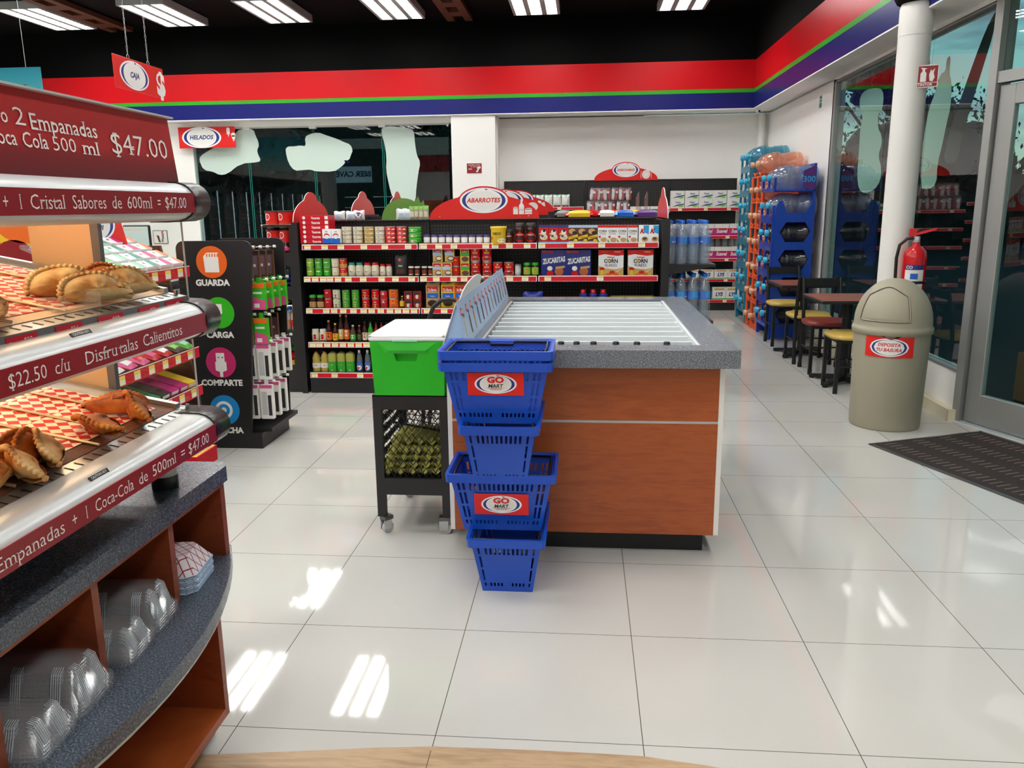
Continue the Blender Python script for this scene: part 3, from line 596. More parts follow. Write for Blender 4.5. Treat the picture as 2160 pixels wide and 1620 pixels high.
# strips are one flat printed red
b_ = MATS['printed_strip'].node_tree; b_.nodes['Principled BSDF'].inputs['Base Color'].default_value = (*hx('8c1620'), 1)
for l in list(b_.links):
    if l.to_socket.name == 'Base Color': b_.links.remove(l)
strip_letters(Z1, [('Empanadas', -8, 136), ('+', 153, 163), ('1', 182, 185), ('Coca-Cola', 202, 282), ('de', 294, 312), ('500ml', 323, 372), ('=', 383, 391), ('$47.00', 399, 441)], lambda x: 1190-.585*x, .034)
strip_letters(Z2, [('$22.50', 15, 96), ('c/u', 114, 145), ('Disfru', 179, 246), ('talas', 249, 289), ('Calientitos', 301, 383)], lambda x: 790-.27*x, .034)
strip_letters(Z3, [('+', 7, 18), ('1', 42, 46), ('Cristal', 65, 138), ('Sabores', 154, 224), ('de', 237, 257), ('600ml', 269, 321), ('=', 333, 339), ('$47.00', 349, 393)], lambda x: 430, .034)
for i, (zc, px, py) in enumerate([(Z2, 170, 712), (Z1, 208, 1012)]):
    y = atX(px, py, -.905).y; m = MB(); m.box(-.0005, .001, -.03, .03, -.008, .008, 'black'); m.box(.001, .0013, -.024, .024, -.005, -.001, 'white')
    m.text('CAUTION HOT', .007, 'white', Matrix.Translation((.0012, 0, .0035)) @ XM, bold=.01); m.build('caution_label', hc, hi_ @ T(-.9015, y, zc+.0345, 0, 0, -.62))
# header sign
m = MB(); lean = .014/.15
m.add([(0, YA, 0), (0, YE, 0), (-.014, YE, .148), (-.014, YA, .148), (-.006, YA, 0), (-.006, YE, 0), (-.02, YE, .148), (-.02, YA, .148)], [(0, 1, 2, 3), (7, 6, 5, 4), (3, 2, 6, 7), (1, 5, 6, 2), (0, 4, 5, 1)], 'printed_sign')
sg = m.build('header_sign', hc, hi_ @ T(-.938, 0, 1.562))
m = MB()
def sw(word, a, b_, pya, z, size, bold): 
    x = -.938-.014*z/.148; q = MB(); fitted(q, word, 0, atX(a, pya, x).y, atX(b_, pya, x).y, 1.562+z, size, 'paper', bold); m.add([(-.9365-.014*(v[2]-1.562)/.148, v[1], v[2]) for v in q.v], q.f, 'paper')
sw('o', -2, 12, 235, .098, .036, .01); sw('2', 26, 49, 240, .099, .042, .0); sw('Empanadas', 61, 199, 250, .094, .040, .01)
sw('oca', -6, 33, 295, .063, .036, .01); sw('Cola', 47, 99, 300, .062, .036, .01); sw('500', 110, 158, 305, .061, .036, .0); sw('ml', 172, 208, 315, .060, .036, .01); sw('$47.00', 233, 349, 300, .075, .060, .0)
m.build('sign_lettering', hc, hi_)
m = MB(); m.box(-.96, -.937, YA, YE, 1.709, 1.713, 'light_grey', hi_); m.box(-1.5, -.96, YA, YE, 1.56, 1.70, 'black', hi_); m.box(-1.5, -.99, YA, YE-.002, 1.548, 1.56, 'grey', hi_); m.box(-1.5, -1.47, YA, YE-.002, 1.485, 1.548, 'grey', hi_); m.build('canopy', hc)
# trays
def tray(zf, name_sheet):
    sl = .19
    def P(x, y, d=0): return (x, y, zf+(-.943-x)*sl+d)
    def slab(mb, x0, x1, y0, y1, d0, d1, mm):
        vs = [P(x, y, d) for x in (x0, x1) for y in (y0, y1) for d in (d0, d1)]
        mb.add(vs, [(0, 1, 3, 2), (4, 6, 7, 5), (0, 4, 5, 1), (2, 3, 7, 6), (0, 2, 6, 4), (1, 5, 7, 3)], mm, hi_)
    m = MB(); slab(m, -1.5, -.943, YA, YE-.004, -.006, 0, 'steel'); m.box(-.945, -.941, YA, YE-.004, zf-.036, zf+.001, 'grey_panel', hi_)
    m.box(-.99, -.945, YA, YE-.006, zf-.04, zf-.006, 'grey', hi_)
    m.build('tray_plate', hc)
    m = MB()
    for k in range(int((YE-YA)/.030)): slab(m, -.976, -.957, YA+.01+.030*k, YA+.0135+.030*k, .0005, .001, 'black')
    m.build('slotted_edge', hc)
    m = MB(); slab(m, -1.10, -.985, YA, YE-.03, .0008, .0015, 'tray_brown' if zf < 1.2 else 'warm_panel'); m.build('tray_liner', hc)
    m = MB(); slab(m, -1.46, -1.09, YA, YE-.15, .0018, .0022, 'check_paper'); slab(m, -1.42, -1.02, YE-.62, YE-.06, .0024, .0028, 'check_paper'); m.build('checked_paper', hc)
    for y in ([1.60, 1.72, 1.50, 1.38, 1.25] if zf < 1.2 else [1.45, 1.68, 1.30]):
        m = MB(); m.tube([P(-.985, y, .006), P(-1.47, y, .006)], .0035, 'gold_steel', hi_, 6); m.build('divider_rod', hc)
    m = MB(); slab(m, -1.44, -.985, YE-.03, YE-.012, 0, .012, 'steel'); m.build('end_ledge', hc)
    m = MB(); slab(m, -1.5, -1.47, YA, YE, 0, .05, 'steel'); m.build('back_ledge', hc)
tray(Z1+.040, 'a'); tray(Z2+.053, 'b')
def ptags(zf, lst, py):
    for (a, b_, nm, pr) in lst:
        y0, y1 = atX(a, py(a), -.94).y, atX(b_, py(b_), -.94).y; m = MB(); m.box(-.9405, -.9392, y0, y1, zf-.030, zf-.002, 'rail_red'); fitted(m, nm, -.939, y0+.004, y0+(y1-y0)*.48, zf-.015, .013, 'paper'); fitted(m, pr, -.939, y0+(y1-y0)*.55, y1-.014, zf-.014, .017, 'paper')
        fitted(m, 'c/u', -.939, y1-.013, y1-.003, zf-.015, .009, 'paper'); m.build('price_tag', hc, hi_)
ptags(Z2+.053, [(12, 79, 'Carne', '$22'), (117, 174, 'Camaron', '$24'), (207, 260, 'Espinaca', '$22'), (293, 335, 'Queso', '$22'), (350, 388, 'Carne', '$22')], lambda x: 725-.21*x)
ptags(Z1+.040, [(-14, 44, 'Queso', '$22'), (77, 137, 'Espinaca', '$22'), (178, 229, 'Carne', '$22'), (253, 298, 'Pollo', '$22')], lambda x: 1080-.47*x)
# end wall: glass pane, warm metal panel, grey strip
for za, zb in ((Z1+.04, Z2-.045), (Z2+.05, Z3-.04)):
    def zz(x): return za+(-.943-x)*.19
    m = MB(); vs = [(x, y, z) for y in (YE+.001, YE+.005) for x, z in ((-.945, zz(-.945)), (-1.15, zz(-1.15)), (-1.15, zb), (-.945, zb))]; m.add(vs, [(0, 1, 2, 3), (7, 6, 5, 4), (0, 3, 7, 4), (0, 4, 5, 1), (1, 5, 6, 2), (3, 2, 6, 7)], 'clear_glass', hi_)
    m.tube([(-.944, YE+.003, zz(-.944)-.01), (-.944, YE+.003, zb+.01)], .0022, 'light_grey', hi_, 5); m.build('end_pane', hc)
    m = MB(); m.add([(-1.168, YE, zz(-1.168)), (-1.325, YE, zz(-1.325)), (-1.325, YE, zb), (-1.168, YE, zb), (-1.168, YE+.01, zz(-1.168)), (-1.325, YE+.01, zz(-1.325)), (-1.325, YE+.01, zb), (-1.168, YE+.01, zb)], [(0, 1, 2, 3), (7, 6, 5, 4), (0, 4, 5, 1), (1, 5, 6, 2), (3, 2, 6, 7), (0, 3, 7, 4)], 'warm_panel', hi_); m.build('end_panel', hc)
    m = MB(); m.box(-1.168, -1.148, YE-.004, YE+.012, zz(-1.15), zb, 'grey_panel', hi_); m.build('corner_strip', hc)
    m = MB(); m.cyl(.005, 0, .012, 'chrome', T(0, 0, 0)); m.build('latch_knob', hc, hi_ @ T(-.965, YE-.015, za+.006))
    m = MB(); m.tube([(-1.12, YA+.05, zb+.022), (-1.12, YE-.08, zb+.022)], .009, 'warm_lamp', hi_, 8); m.tube([(-1.36, YA+.05, zb+.022), (-1.36, YE-.08, zb+.022)], .009, 'warm_lamp', hi_, 8); m.build('heating_lamp', hc)
    m = MB(); m.box(-1.4, -.99, YA, YE, zb+.034, zb+.038, 'light_grey', hi_); m.build('lamp_shroud', hc)
m = MB(); m.box(-1.45, -.99, YA, YE-.004, .945, .965, 'grey', hi_); m.build('floor_plate', hc)
for y in (1.765, .84):
    for x in (-1.003, -1.40):
        m = MB(); m.cyl(.029, .03, .095, 'light_grey', n=24); m.cyl(.031, 0, .032, 'gloss_black', n=24); m.build('foot', hc, hi_ @ T(x, y, .852))
# pastries
def pastry(seed, mname, R=.062):
    rnd = random.Random(seed); ph = rnd.random()*6; m = MB(); nu, nv = 22, 9
    def top(sgn):
        def fn(u, v):
            a = PI*u; r = R*(v*.93+.0)*(1+.03*math.sin(3*a+ph)); x = r*math.cos(a)*1.12; y = r*math.sin(a)*.95
            th = .021*(1-(v*v*v*v))*(1-.35*v)*(.75+.25*math.sin(a)); th *= 1+.12*math.sin(7*a+ph)*math.sin(5*v)
            return (x, y, sgn*th+.003*math.sin(4*a+ph)*v)
        return fn
    m.grid(top(1), nu, nv, mname); m.grid(top(-1), nu, nv, mname)
    def rim(u, v):
        a = PI*(-.04+1.08*u); b = 2*PI*v; rp = .0052*(1+.38*math.sin(38*a)); r = R*.97
        return ((r+rp*math.cos(b))*math.cos(a)*1.12, (r+rp*math.cos(b))*math.sin(a)*.95, rp*math.sin(b)+.003*math.sin(4*a+ph))
    m.grid(rim, 90, 6, mname, cv=True)
    def fold(u, v):
        x = (2*u-1)*R*1.08; b = PI+PI*v; rr = .019*(1-(2*u-1)**4*.8)*(.8+.2)
        return (x, math.sin(b)*rr*.55, math.cos(b)*rr)
    m.grid(fold, 20, 7, mname)
    return m
pm = {k: pastry(k+3, ['pastry_fried', 'pastry_baked', 'pastry_pale'][k]) for k in range(3)}; pmade = {}
PL = [  # tray, px of middle, x, kind, rz, rx(tilt), description
 (1, 37, 920, -1.03, 0, 1.6, 1.35, 'golden fried pastry standing on edge, left of the upright trio on the lower tray'),
 (1, 66, 925, -1.02, 0, 1.9, 1.30, 'golden fried pastry standing on edge, middle of the upright trio on the lower tray'),
 (1, 112, 925, -.995, 1, 2.2, 1.05, 'pale golden pastry leaning on edge, right of the upright trio on the lower tray'),
 (1, 60, 985, -.985, 1, 2.5, 1.0, 'pastry with browned rim leaning at the front of the lower tray'),
 (1, 0, 985, -1.00, 1, 2.0, .8, 'pastry cut by the left edge of the photo on the lower tray'),
 (1, 222, 915, -1.01, 0, 2.6, .5, 'crumpled orange fried pastry in front of the brown paper on the lower tray'),
 (1, 245, 888, -1.06, 0, .1, .35, 'flat fried pastry lying behind the crumpled one on the lower tray'),
 (1, 298, 890, -1.00, 0, 2.3, 1.15, 'fried half-moon pastry with crimped edge standing at the far end of the lower tray'),
 (2, 0, 660, -1.00, 1, 2.2, .7, 'pastry with a burnt edge cut by the left edge of the upper tray'),
 (2, 137, 618, -1.06, 2, .8, .9, 'pale pastry at the left of the row on the upper tray'),
 (2, 178, 622, -1.03, 1, .5, .45, 'low golden pastry, second of the row on the upper tray'),
 (2, 205, 628, -.995, 2, .9, .8, 'pale pastry behind the price tags, third of the row on the upper tray'),
 (2, 238, 612, -1.03, 0, 1.2, .95, 'orange cheese-crusted pastry in the row on the upper tray'),
 (2, 268, 615, -1.0, 2, 1.0, .9, 'pale pastry at the far end of the row on the upper tray')]
for tr, px, py, x, k, rz, rx, lab in PL:
    zf = Z1+.040 if tr == 1 else Z2+.053; y = atX(px, py, x).y; base = zf+(-.943-x)*.19
    lift = .003+.020*math.cos(rx)+.008*math.sin(rx)
    Mk = T(x, y, base+lift, rz, rx)
    if k not in pmade:
        o = pm[k].build('empanada', None, Mk); pmade[k] = o; tag(o, lab, 'pastry', 'empanadas in the hot case')
    else: dup(pmade[k], Mk, lab)
t = MB(); t.box(-.06, .06, -.03, .03, 0, .0015, 'clear_plastic'); t.box(.052, .054, -.03, .03, 0, .03, 'clear_plastic'); t.box(-.054, -.052, -.03, .03, 0, .03, 'clear_plastic')
y = atX(150, 655, -1.0).y; tag(t.build('plastic_wrap_box', None, T(-1.0, y, Z2+.053+.0115, 1.57)), 'empty clear plastic holder on the upper tray in front of the pastries', 'holder')
# ================================================================ ISLAND FREEZER COUNTER
t = isl = thing('ice_bin_counter', 'island counter with cherry wood front, grey granite rim and white open ice bin', 'counter', T(.02, 4.2, 0)); io = T(-.02, -4.2, 0)
XA, XB, YA_, YB_ = -.598, .632, 3.235, 5.21; hx0, hx1, hy0, hy1 = -.455, .492, 3.37, 5.05
m = MB()
for a in ((XA, XB, YA_, hy0), (XA, XB, hy1, YB_), (XA, hx0, hy0, hy1), (hx1, XB, hy0, hy1)): m.box(*a, .858, .932, 'worktop', io)
m.build('worktop', t)
m = MB(); m.box(-.562, .569, 3.333, 3.35, .612, .857, 'cherry', io); m.build('front_panel', t)
m = MB(); m.box(-.562, .569, 3.333, 3.35, .10, .600, 'cherry', io); m.build('front_panel', t)
m = MB(); m.box(-.562, .569, 3.336, 3.345, .600, .612, 'light_grey', io); m.build('panel_seam', t)
for x0, x1 in ((-.582, -.562), (.569, .590)): m = MB(); m.box(x0, x1, 3.335, 5.15, .10, .857, 'white', io); m.build('side_panel', t)
m = MB(); m.box(-.50, .535, 3.40, 5.1, 0, .10, 'black', io); m.build('plinth', t)
m = MB(); m.box(hx0-.01, hx1+.01, hy0-.01, hy1+.01, .70, .712, 'ice_white', io); m.box(hx0-.012, hx0, hy0, hy1, .71, .90, 'ice_white', io); m.box(hx1, hx1+.012, hy0, hy1, .71, .90, 'ice_white', io); m.box(hx0, hx1, hy0-.012, hy0, .71, .90, 'ice_white', io); m.box(hx0, hx1, hy1, hy1+.012, .71, .90, 'ice_white', io)
m.build('ice_bin', t)
m = MB(); m.box(hx0, hx0+.012, hy0, hy1, .80, .925, 'alu', io); m.build('bin_liner', t); m = MB(); m.box(hx1-.012, hx1, hy0, hy1, .80, .925, 'ice_white', io); m.build('bin_liner', t)
for k in range(11):
    y = 3.50+.148*k; m = MB(); m.box(hx0+.018, hx1-.018, y-.004, y+.004, .712, .926, 'ice_white', io, b=.003); m.build('divider', t)
bt = None
for i, (px, py) in enumerate([(1018, 724), (1052, 724), (1183, 724), (1216, 725), (1252, 725), (1300, 726), (1345, 726), (1408, 725)]):
    p = atZ(px, py, .936); p.y = 3.405; lab = 'black-capped brown bottle, %s in the front row of the ice bin' % od(i, 8)
    if bt is None:
        bt = thing('beer_bottle', lab, 'bottle', T(p.x, p.y, .714), 'bottles in the ice bin')
        MB().lathe([(.028, 0), (.028, .11), (.012, .165), (.011, .208)], 'sauce', n=12).build('bottle_body', bt); MB().lathe([(.0145, .206), (.0145, .222), (.011, .226)], 'black', n=12).build('cap', bt)
    else: dup(bt, T(p.x, p.y, .714), lab)
# tent sign with the ice cream pictures
t = thing('tent_sign', 'long pale blue tent sign with a row of ice cream pictures on the island counter', 'sign', T(-.53, 4.25, .932)); so = T(.53, -4.25, -.932)
ya, yb = 3.29, 5.20; zt = 1.122
m = MB(); m.add([(-.485, ya, .933), (-.485, yb, .933), (-.524, yb, zt), (-.524, ya, zt), (-.488, ya, .933), (-.488, yb, .933), (-.527, yb, zt), (-.527, ya, zt)], [(0, 1, 2, 3), (7, 6, 5, 4), (3, 2, 6, 7), (0, 3, 7, 4), (1, 5, 6, 2)], 'pale_blue', so); m.add([(-.488, ya+.01, .933), (-.586, ya+.01, .933), (-.526, ya+.01, zt-.004)], [(0, 1, 2)], 'pale_blue', so); fp = m.build('picture_panel', t)
m = MB()
def lp(y, z): return (-.590+(z-.933)*(.063/.189), y, z)
pts = [(ya, .933), (yb, .933), (yb, zt), (4.05, zt)]+[(3.72+.33*math.cos(a*PI/10), zt+.075*math.sin(a*PI/10)**.7) for a in range(1, 10)]+[(3.39, zt), (ya, zt)]
n = len(pts); vs = [lp(*p) for p in pts]+[(lp(*p)[0]+.004, p[0], p[1]) for p in pts]
m.add(vs, [tuple(range(n)), tuple(range(n, 2*n))[::-1]]+[(i, (i+1) % n, n+(i+1) % n, n+i) for i in range(n)], 'white', so); m.build('back_panel', t)
cols = ['cream', 'brown', 'tan', 'navy', 'dark_brown', 'pink', 'dark_brown', 'tan', 'navy', 'brown', 'dark_brown', 'seat_yellow', 'sauce']
def fp_(u, v, k): x = -.485-(v*.193)*(.039/.193)+.0004*(k+1); return (x, ya+u*(yb-ya), .933+v*.189)
for i in range(13):
    m = MB(); u = .035+i*.074; w_ = .0135
    for k, (mm, P_) in enumerate([('red', [(u+w_*.9*math.cos(a*PI/6), .74+.10*math.sin(a*PI/6)) for a in range(12)]), ('white', [(u+w_*.45*math.cos(a*PI/6), .75+.045*math.sin(a*PI/6)) for a in range(12)]), (cols[i], [(u+.016+x*w_, y) for x, y in [(-.5, .14), (.5, .14), (.6, .50), (.35, .58), (-.35, .58), (-.6, .50)]]), ('navy', [(u+.016-w_*.4, .6), (u+.016+w_*.4, .6), (u+.016+w_*.4, .68), (u+.016-w_*.4, .68)])]):
        m.add([fp_(a, b_, k) for a, b_ in P_], [tuple(range(len(P_)))], mm, so)
    m.build('ice_cream_picture', fp)
# ================================================================ SHOPPING BASKETS
def wall(mb, A, B, Cc, D, us, vs_, hole, m):
    A, B, Cc, D = map(Vector, (A, B, Cc, D)); nu, nv = len(us), len(vs_)
    P = [(A.lerp(B, u)).lerp(D.lerp(Cc, u), v) for u in us for v in vs_]
    mb.add(P, [(i*nv+j, (i+1)*nv+j, (i+1)*nv+j+1, i*nv+j+1) for i in range(nu-1) for j in range(nv-1) if not hole((us[i]+us[i+1])/2, (vs_[j]+vs_[j+1])/2, i, j)], m)
def slots(lo, hi, n, duty=.5):
    w_ = (hi-lo)/n; o = []
    for k in range(n): o += [lo+w_*(k+.5-duty/2), lo+w_*(k+.5+duty/2)]
    return o
def make_basket(label, loc, sign):
    t = thing('shopping_basket', label, 'shopping basket', loc, 'stacked blue shopping baskets'); m = MB(); h = .232; bl, bw, tl, tw = .155, .10, .200, .138
    bx = 'basket_blue'
    def face(A, B, Cc, D, n, ns):
        top = slots(.16, .84, n); side = [.05, .075, .10, .125] if ns > 1 else [.07, .10]; side = side+[1-x for x in side[::-1]]
        us = sorted(set([0, 1]+[round(x, 4) for x in top+side])); vv = [0, .10, .17, .22, .44, .48, .70, .74, .88, 1]
        def hole(u, v, i, j):
            ins = any(a < u < b_ for a, b_ in zip(top[::2], top[1::2])); sd = any(a < u < b_ for a, b_ in zip(side[::2], side[1::2]))
            if .74 < v < .88: return ins or sd
            if .10 < v < .17: return (ins and not .44 < u < .56) or sd
            if .22 < v < .44 or .48 < v < .70: return sd
            return False
        wall(m, A, B, Cc, D, us, vv, hole, bx)
    b = [(-bl, -bw, 0), (bl, -bw, 0), (bl, bw, 0), (-bl, bw, 0)]; tt = [(-tl, -tw, h), (tl, -tw, h), (tl, tw, h), (-tl, tw, h)]
    for i in range(4): j = (i+1) % 4; face(b[i], b[j], tt[j], tt[i], 14 if i % 2 == 0 else 10, 2 if i % 2 == 0 else 1)
    m.add(b, [(0, 1, 2, 3)], bx); o = m.build('basket_body', t); md = o.modifiers.new('thick', 'SOLIDIFY'); md.thickness = .003
    m = MB(); r0, r1 = h-.022, h+.012
    def ring(e, z): return [(sx*(tl+e), sy*(tw+e), z) for sx, sy in ((-1, -1), (1, -1), (1, 1), (-1, 1))]
    R = [ring(.016, r0), ring(.018, r1), ring(.006, r1), ring(.0, r1-.008), ring(.001, r0)]
    def rr(Q):
        o_ = []
        for i, q in enumerate(Q):
            p, n_ = Vector(Q[i-1]), Vector(Q[(i+1) % 4]); q = Vector(q); a = (p-q).normalized()*.022; c = (n_-q).normalized()*.022
            for k in range(5): s_ = k/4; o_.append((q+a)*(1-s_)**2+q*2*s_*(1-s_)+(q+c)*s_**2)
        return o_
    R = [rr(q) for q in R]; n = len(R[0]); vs = [v for q in R for v in q]
    m.add(vs, [(k*n+i, k*n+(i+1) % n, ((k+1) % 5)*n+(i+1) % n, ((k+1) % 5)*n+i) for k in range(5) for i in range(n)], bx); m.build('rim', t)
    for sy in (-1, 1):
        m = MB(); m.tube([(-tl+.012, 0, h+.001), (-tl+.014, sy*(tw-.012), h+.003), (-.05, sy*(tw-.010), h+.004), (-.045, sy*(tw-.010), h-.008), (.045, sy*(tw-.010), h-.008), (.05, sy*(tw-.010), h+.004), (tl-.014, sy*(tw-.012), h+.003), (tl-.012, 0, h+.001)], .0055, 'black', n=6); m.build('handle', t)
    if sign:
        m = MB(); m.box(-.107, .107, -.002, 0, -.046, .046, 'sign_red'); oval(m, .16, .078, '', 'red', T(0, -.0021, 0) @ FRONT, .30, 'SUPER DE 24 HRS', off=.0004); m.text('GO', .033, 'red', T(0, -.0041, .0165) @ FRONT, bold=.05, sx=1.25); m.text('MART', .021, 'black', T(0, -.0041, -.0075) @ FRONT, bold=.02, shear=.2)
        k_ = (tw-bw)/h; zc = .115; m.build('name_plate', t, T(-.0, -(bw+k_*zc)-.006, zc, 0, math.atan(k_)))
    return t
bc = -.315
make_basket('bottom blue shopping basket of the stack, standing on the tiles', T(-.293, 3.108, 0, PI/2), False)
make_basket('blue shopping basket with a red plate, second from the bottom of the stack', T(bc, 3.10, .246), True)
make_basket('plain blue shopping basket in the middle of the stack, narrow side forward', T(-.314, 3.105, .455, PI/2), False)
make_basket('lower one of the two nested blue baskets at the top of the stack', T(-.328, 3.08, .692), False)
make_basket('topmost blue shopping basket with a red plate, nested in the one below', T(-.328, 3.078, .736), True)
# ================================================================ CART, COOLER, EGG TRAYS
t = thing('utility_cart', 'black steel cart with diamond mesh sides on castors, carrying the green cooler', 'cart', T(-.785, 3.76, 0)); co_ = T(.785, -3.76, 0)
cx0, cx1, cy0, cy1 = -.957, -.608, 3.50, 4.03
for x in (cx0, cx1-.04):
    for y in (cy0, cy1-.03): m = MB(); m.box(x, x+.04, y, y+.03, .085, .672, 'rack_black', co_); m.build('post', t)
for z0, z1 in ((.605, .672), (.195, .275)):
    m = MB(); m.box(cx0+.04, cx1-.04, cy0, cy0+.02, z0, z1, 'rack_black', co_); m.box(cx0+.04, cx1-.04, cy1-.02, cy1, z0, z1, 'rack_black', co_); m.box(cx0, cx0+.02, cy0+.03, cy1-.03, z0, z1, 'rack_black', co_); m.box(cx1-.02, cx1, cy0+.03, cy1-.03, z0, z1, 'rack_black', co_); m.build('frame_rail', t)
m = MB(); m.box(cx0, cx1, cy0, cy1, .668, .674, 'rack_black', co_); m.build('top_shelf', t)
m = MB(); m.box(cx0+.01, cx1-.01, cy0+.01, cy1-.01, .270, .276, 'rack_black', co_); m.build('lower_shelf', t)
def lattice(mb, M, w_, h, dw, dh, r, mm):
    nx, ny = round(w_/dw), round(h/dh); dw, dh = w_/nx, h/ny
    for i in range(nx):
        for j in range(ny):
            x, y = i*dw, j*dh; q = dh*.12; P = [(x+dw/2, y+q), (x+dw-.001, y+dh/2), (x+dw/2, y+dh-q), (x+.001, y+dh/2)]
            mb.tube([(*p, 0) for p in P], r, mm, M, 3, True)
def mesh_panel(M, w_, h): m = MB(); lattice(m, M, w_, h, .0285, .054, .0034, 'rack_black'); m.build('mesh_panel', t)
mesh_panel(co_ @ T(cx0+.04, cy0+.012, .275) @ FRONT, cx1-cx0-.08, .33); mesh_panel(co_ @ T(cx0+.04, cy1-.012, .275) @ FRONT, cx1-cx0-.08, .33)
mesh_panel(co_ @ T(cx0+.008, cy0+.03, .275, PI/2) @ FRONT, cy1-cy0-.06, .33); mesh_panel(co_ @ T(cx1-.008, cy0+.03, .275, PI/2) @ FRONT, cy1-cy0-.06, .33)
for x, y, a in ((cx0+.04, cy0+.02, .9), (cx1-.03, cy0+.02, .1), (cx0+.04, cy1-.03, .6), (cx1-.03, cy1-.03, 2.)):
    m = MB(); m.cyl(.027, -.011, .011, 'light_grey', T(0, 0, .0275, a, PI/2)); m.cyl(.008, -.016, .016, 'chrome', T(0, 0, .0275, a, PI/2)); m.box(-.03, .012, -.017, -.013, .02, .070, 'chrome', T(0, 0, 0, a)); m.box(-.03, .012, .013, .017, .02, .070, 'chrome', T(0, 0, 0, a)); m.box(-.03, .02, -.02, .02, .068, .086, 'dark_steel', T(0, 0, 0, a)); m.build('castor', t, co_ @ T(x, y, 0))
t = thing('cooler_box', 'bright green cooler box with a white lid standing on the black mesh cart', 'cooler', T(-.782, 3.745, .6745)); co_ = T(.782, -3.745, -.6745)
m = MB(); x0, x1, y0, y1 = -.952, -.612, 3.485, 4.0
vs = []
for z, e in ((.6745, .010), (.925, 0)): vs += [(x0+e, y0+e, z), (x1-e, y0+e, z), (x1-e, y1-e, z), (x0+e, y1-e, z)]
m.add(vs, [(1, 2, 6, 5), (2, 3, 7, 6), (3, 0, 4, 7), (3, 2, 1, 0), (4, 5, 6, 7)], 'cooler_green', co_)
# front face with the moulded brow and the hand hold
def fy(z): return y0+.010*(1-(z-.6745)/.2505)
X = [x0+.006, -.905, -.845, -.835, -.745, -.735, -.675, x1-.006]; Zs = [.6745, .862, .884, .908, .922, .925]
def q(x, z, d): return (x, fy(z)+d, z)
F_ = [q(x0+.010, .6745, 0), q(x1-.010, .6745, 0), q(x1, .925, 0), q(x0, .925, 0)]
brow = [(-.918, .920, 0), (-.648, .920, 0), (-.700, .884, -.010), (-.866, .884, -.010)]; bb = [(-.872, .872, 0), (-.694, .872, 0)]
hold = [(-.845, .868), (-.735, .868), (-.745, .834), (-.835, .834)]
V = [Vector(q(*p)) for p in [(x0+.010, .6745, 0), (x1-.010, .6745, 0), (x1, .925, 0), (x0, .925, 0), *brow, (-.880, .868, 0), (-.690, .868, 0)]]
H = [Vector(q(a, b_, 0)) for a, b_ in hold]; HI = [Vector(q(a*1+( .004 if a < -.8 else -.004), b_-.002, .022)) for a, b_ in hold]
vs = V+H+HI
m.add(vs, [(3, 4, 5, 2), (4, 7, 6, 5), (7, 8, 9, 6), (3, 0, 8, 4), (4, 8, 7), (2, 5, 9, 1), (5, 6, 9), (8, 0, 13, 10), (8, 10, 11, 9), (9, 11, 12, 1), (0, 1, 12, 13), (10, 14, 15, 11), (11, 15, 16, 12), (12, 16, 17, 13), (13, 17, 14, 10), (14, 17, 16, 15)], 'cooler_green', co_)
m.build('cooler_body', t)
m = MB(); lx0, lx1, ly0, ly1 = x0-.006, x1+.006, y0-.006, y1+.006
m.box(lx0, lx1, ly0, ly1, .926, .946, 'gloss_white', co_, b=.006); 
for a in ((lx0, lx1, ly0, ly0+.02), (lx0, lx1, ly1-.02, ly1), (lx0, lx0+.02, ly0, ly1), (lx1-.02, lx1, ly0, ly1)): m.box(*a, .940, .953, 'gloss_white', co_, b=.005)
m.build('lid', t); m = MB(); m.box(-.848, -.732, ly0-.002, ly0+.02, .922, .934, 'mint', co_, b=.003); m.build('lid_latch', t)
def eggtray():
    m = MB(); n = 31
    def fn(u, v): 
        x, y = (u-.5)*.285, (v-.5)*.285; e = min(u, v, 1-u, 1-v); z = .024+.019*math.cos(2*PI*u*5)*math.cos(2*PI*v*5)*(1 if e > .03 else .7)
        return (x, y, z)
    m.grid(fn, n, n, 'olive'); return m
ET = None
for sx, n, x, y in (('front', 4, -.790, 3.665), ('back', 1, -.765, 3.86)):
    for k in range(n):
        lab = 'olive pulp egg tray, %s of the %s pile on the lower shelf of the cart' % ('top' if k == n-1 else ('bottom' if k == 0 else ORD[k]), sx)
        Mk = T(x+.007*k, (y if sx == 'front' else 3.70)+(.010*k if sx == 'front' else .05), .279+.030*(k if sx == 'front' else 4+k), .02*(k % 2))
        if ET is None: ET = eggtray().build('egg_tray', None, Mk); ET.modifiers.new('thick', 'SOLIDIFY').thickness = .002; tag(ET, lab, 'egg tray', 'olive egg trays in the cart')
        else: dup(ET, Mk, lab)
m = MB()
for k in range(9): m.tube([(-.12+.03*k, -.14, 0), (-.10+.025*k, .14, 0)], .002, 'black', n=4)
for k in range(7): m.tube([(-.12, -.14+.045*k, 0), (.12, -.14+.045*k, 0)], .002, 'black', n=4)
m.tube([(-.13, -.15, 0), (.13, -.15, 0), (.11, .15, 0), (-.11, .15, 0)], .005, 'black', n=6, closed=True)
tag(m.build('wire_rack', None, T(-.775, 3.76, .535, .1, .30, .2)), 'folded black wire rack lying slanted above the egg trays in the cart', 'rack')
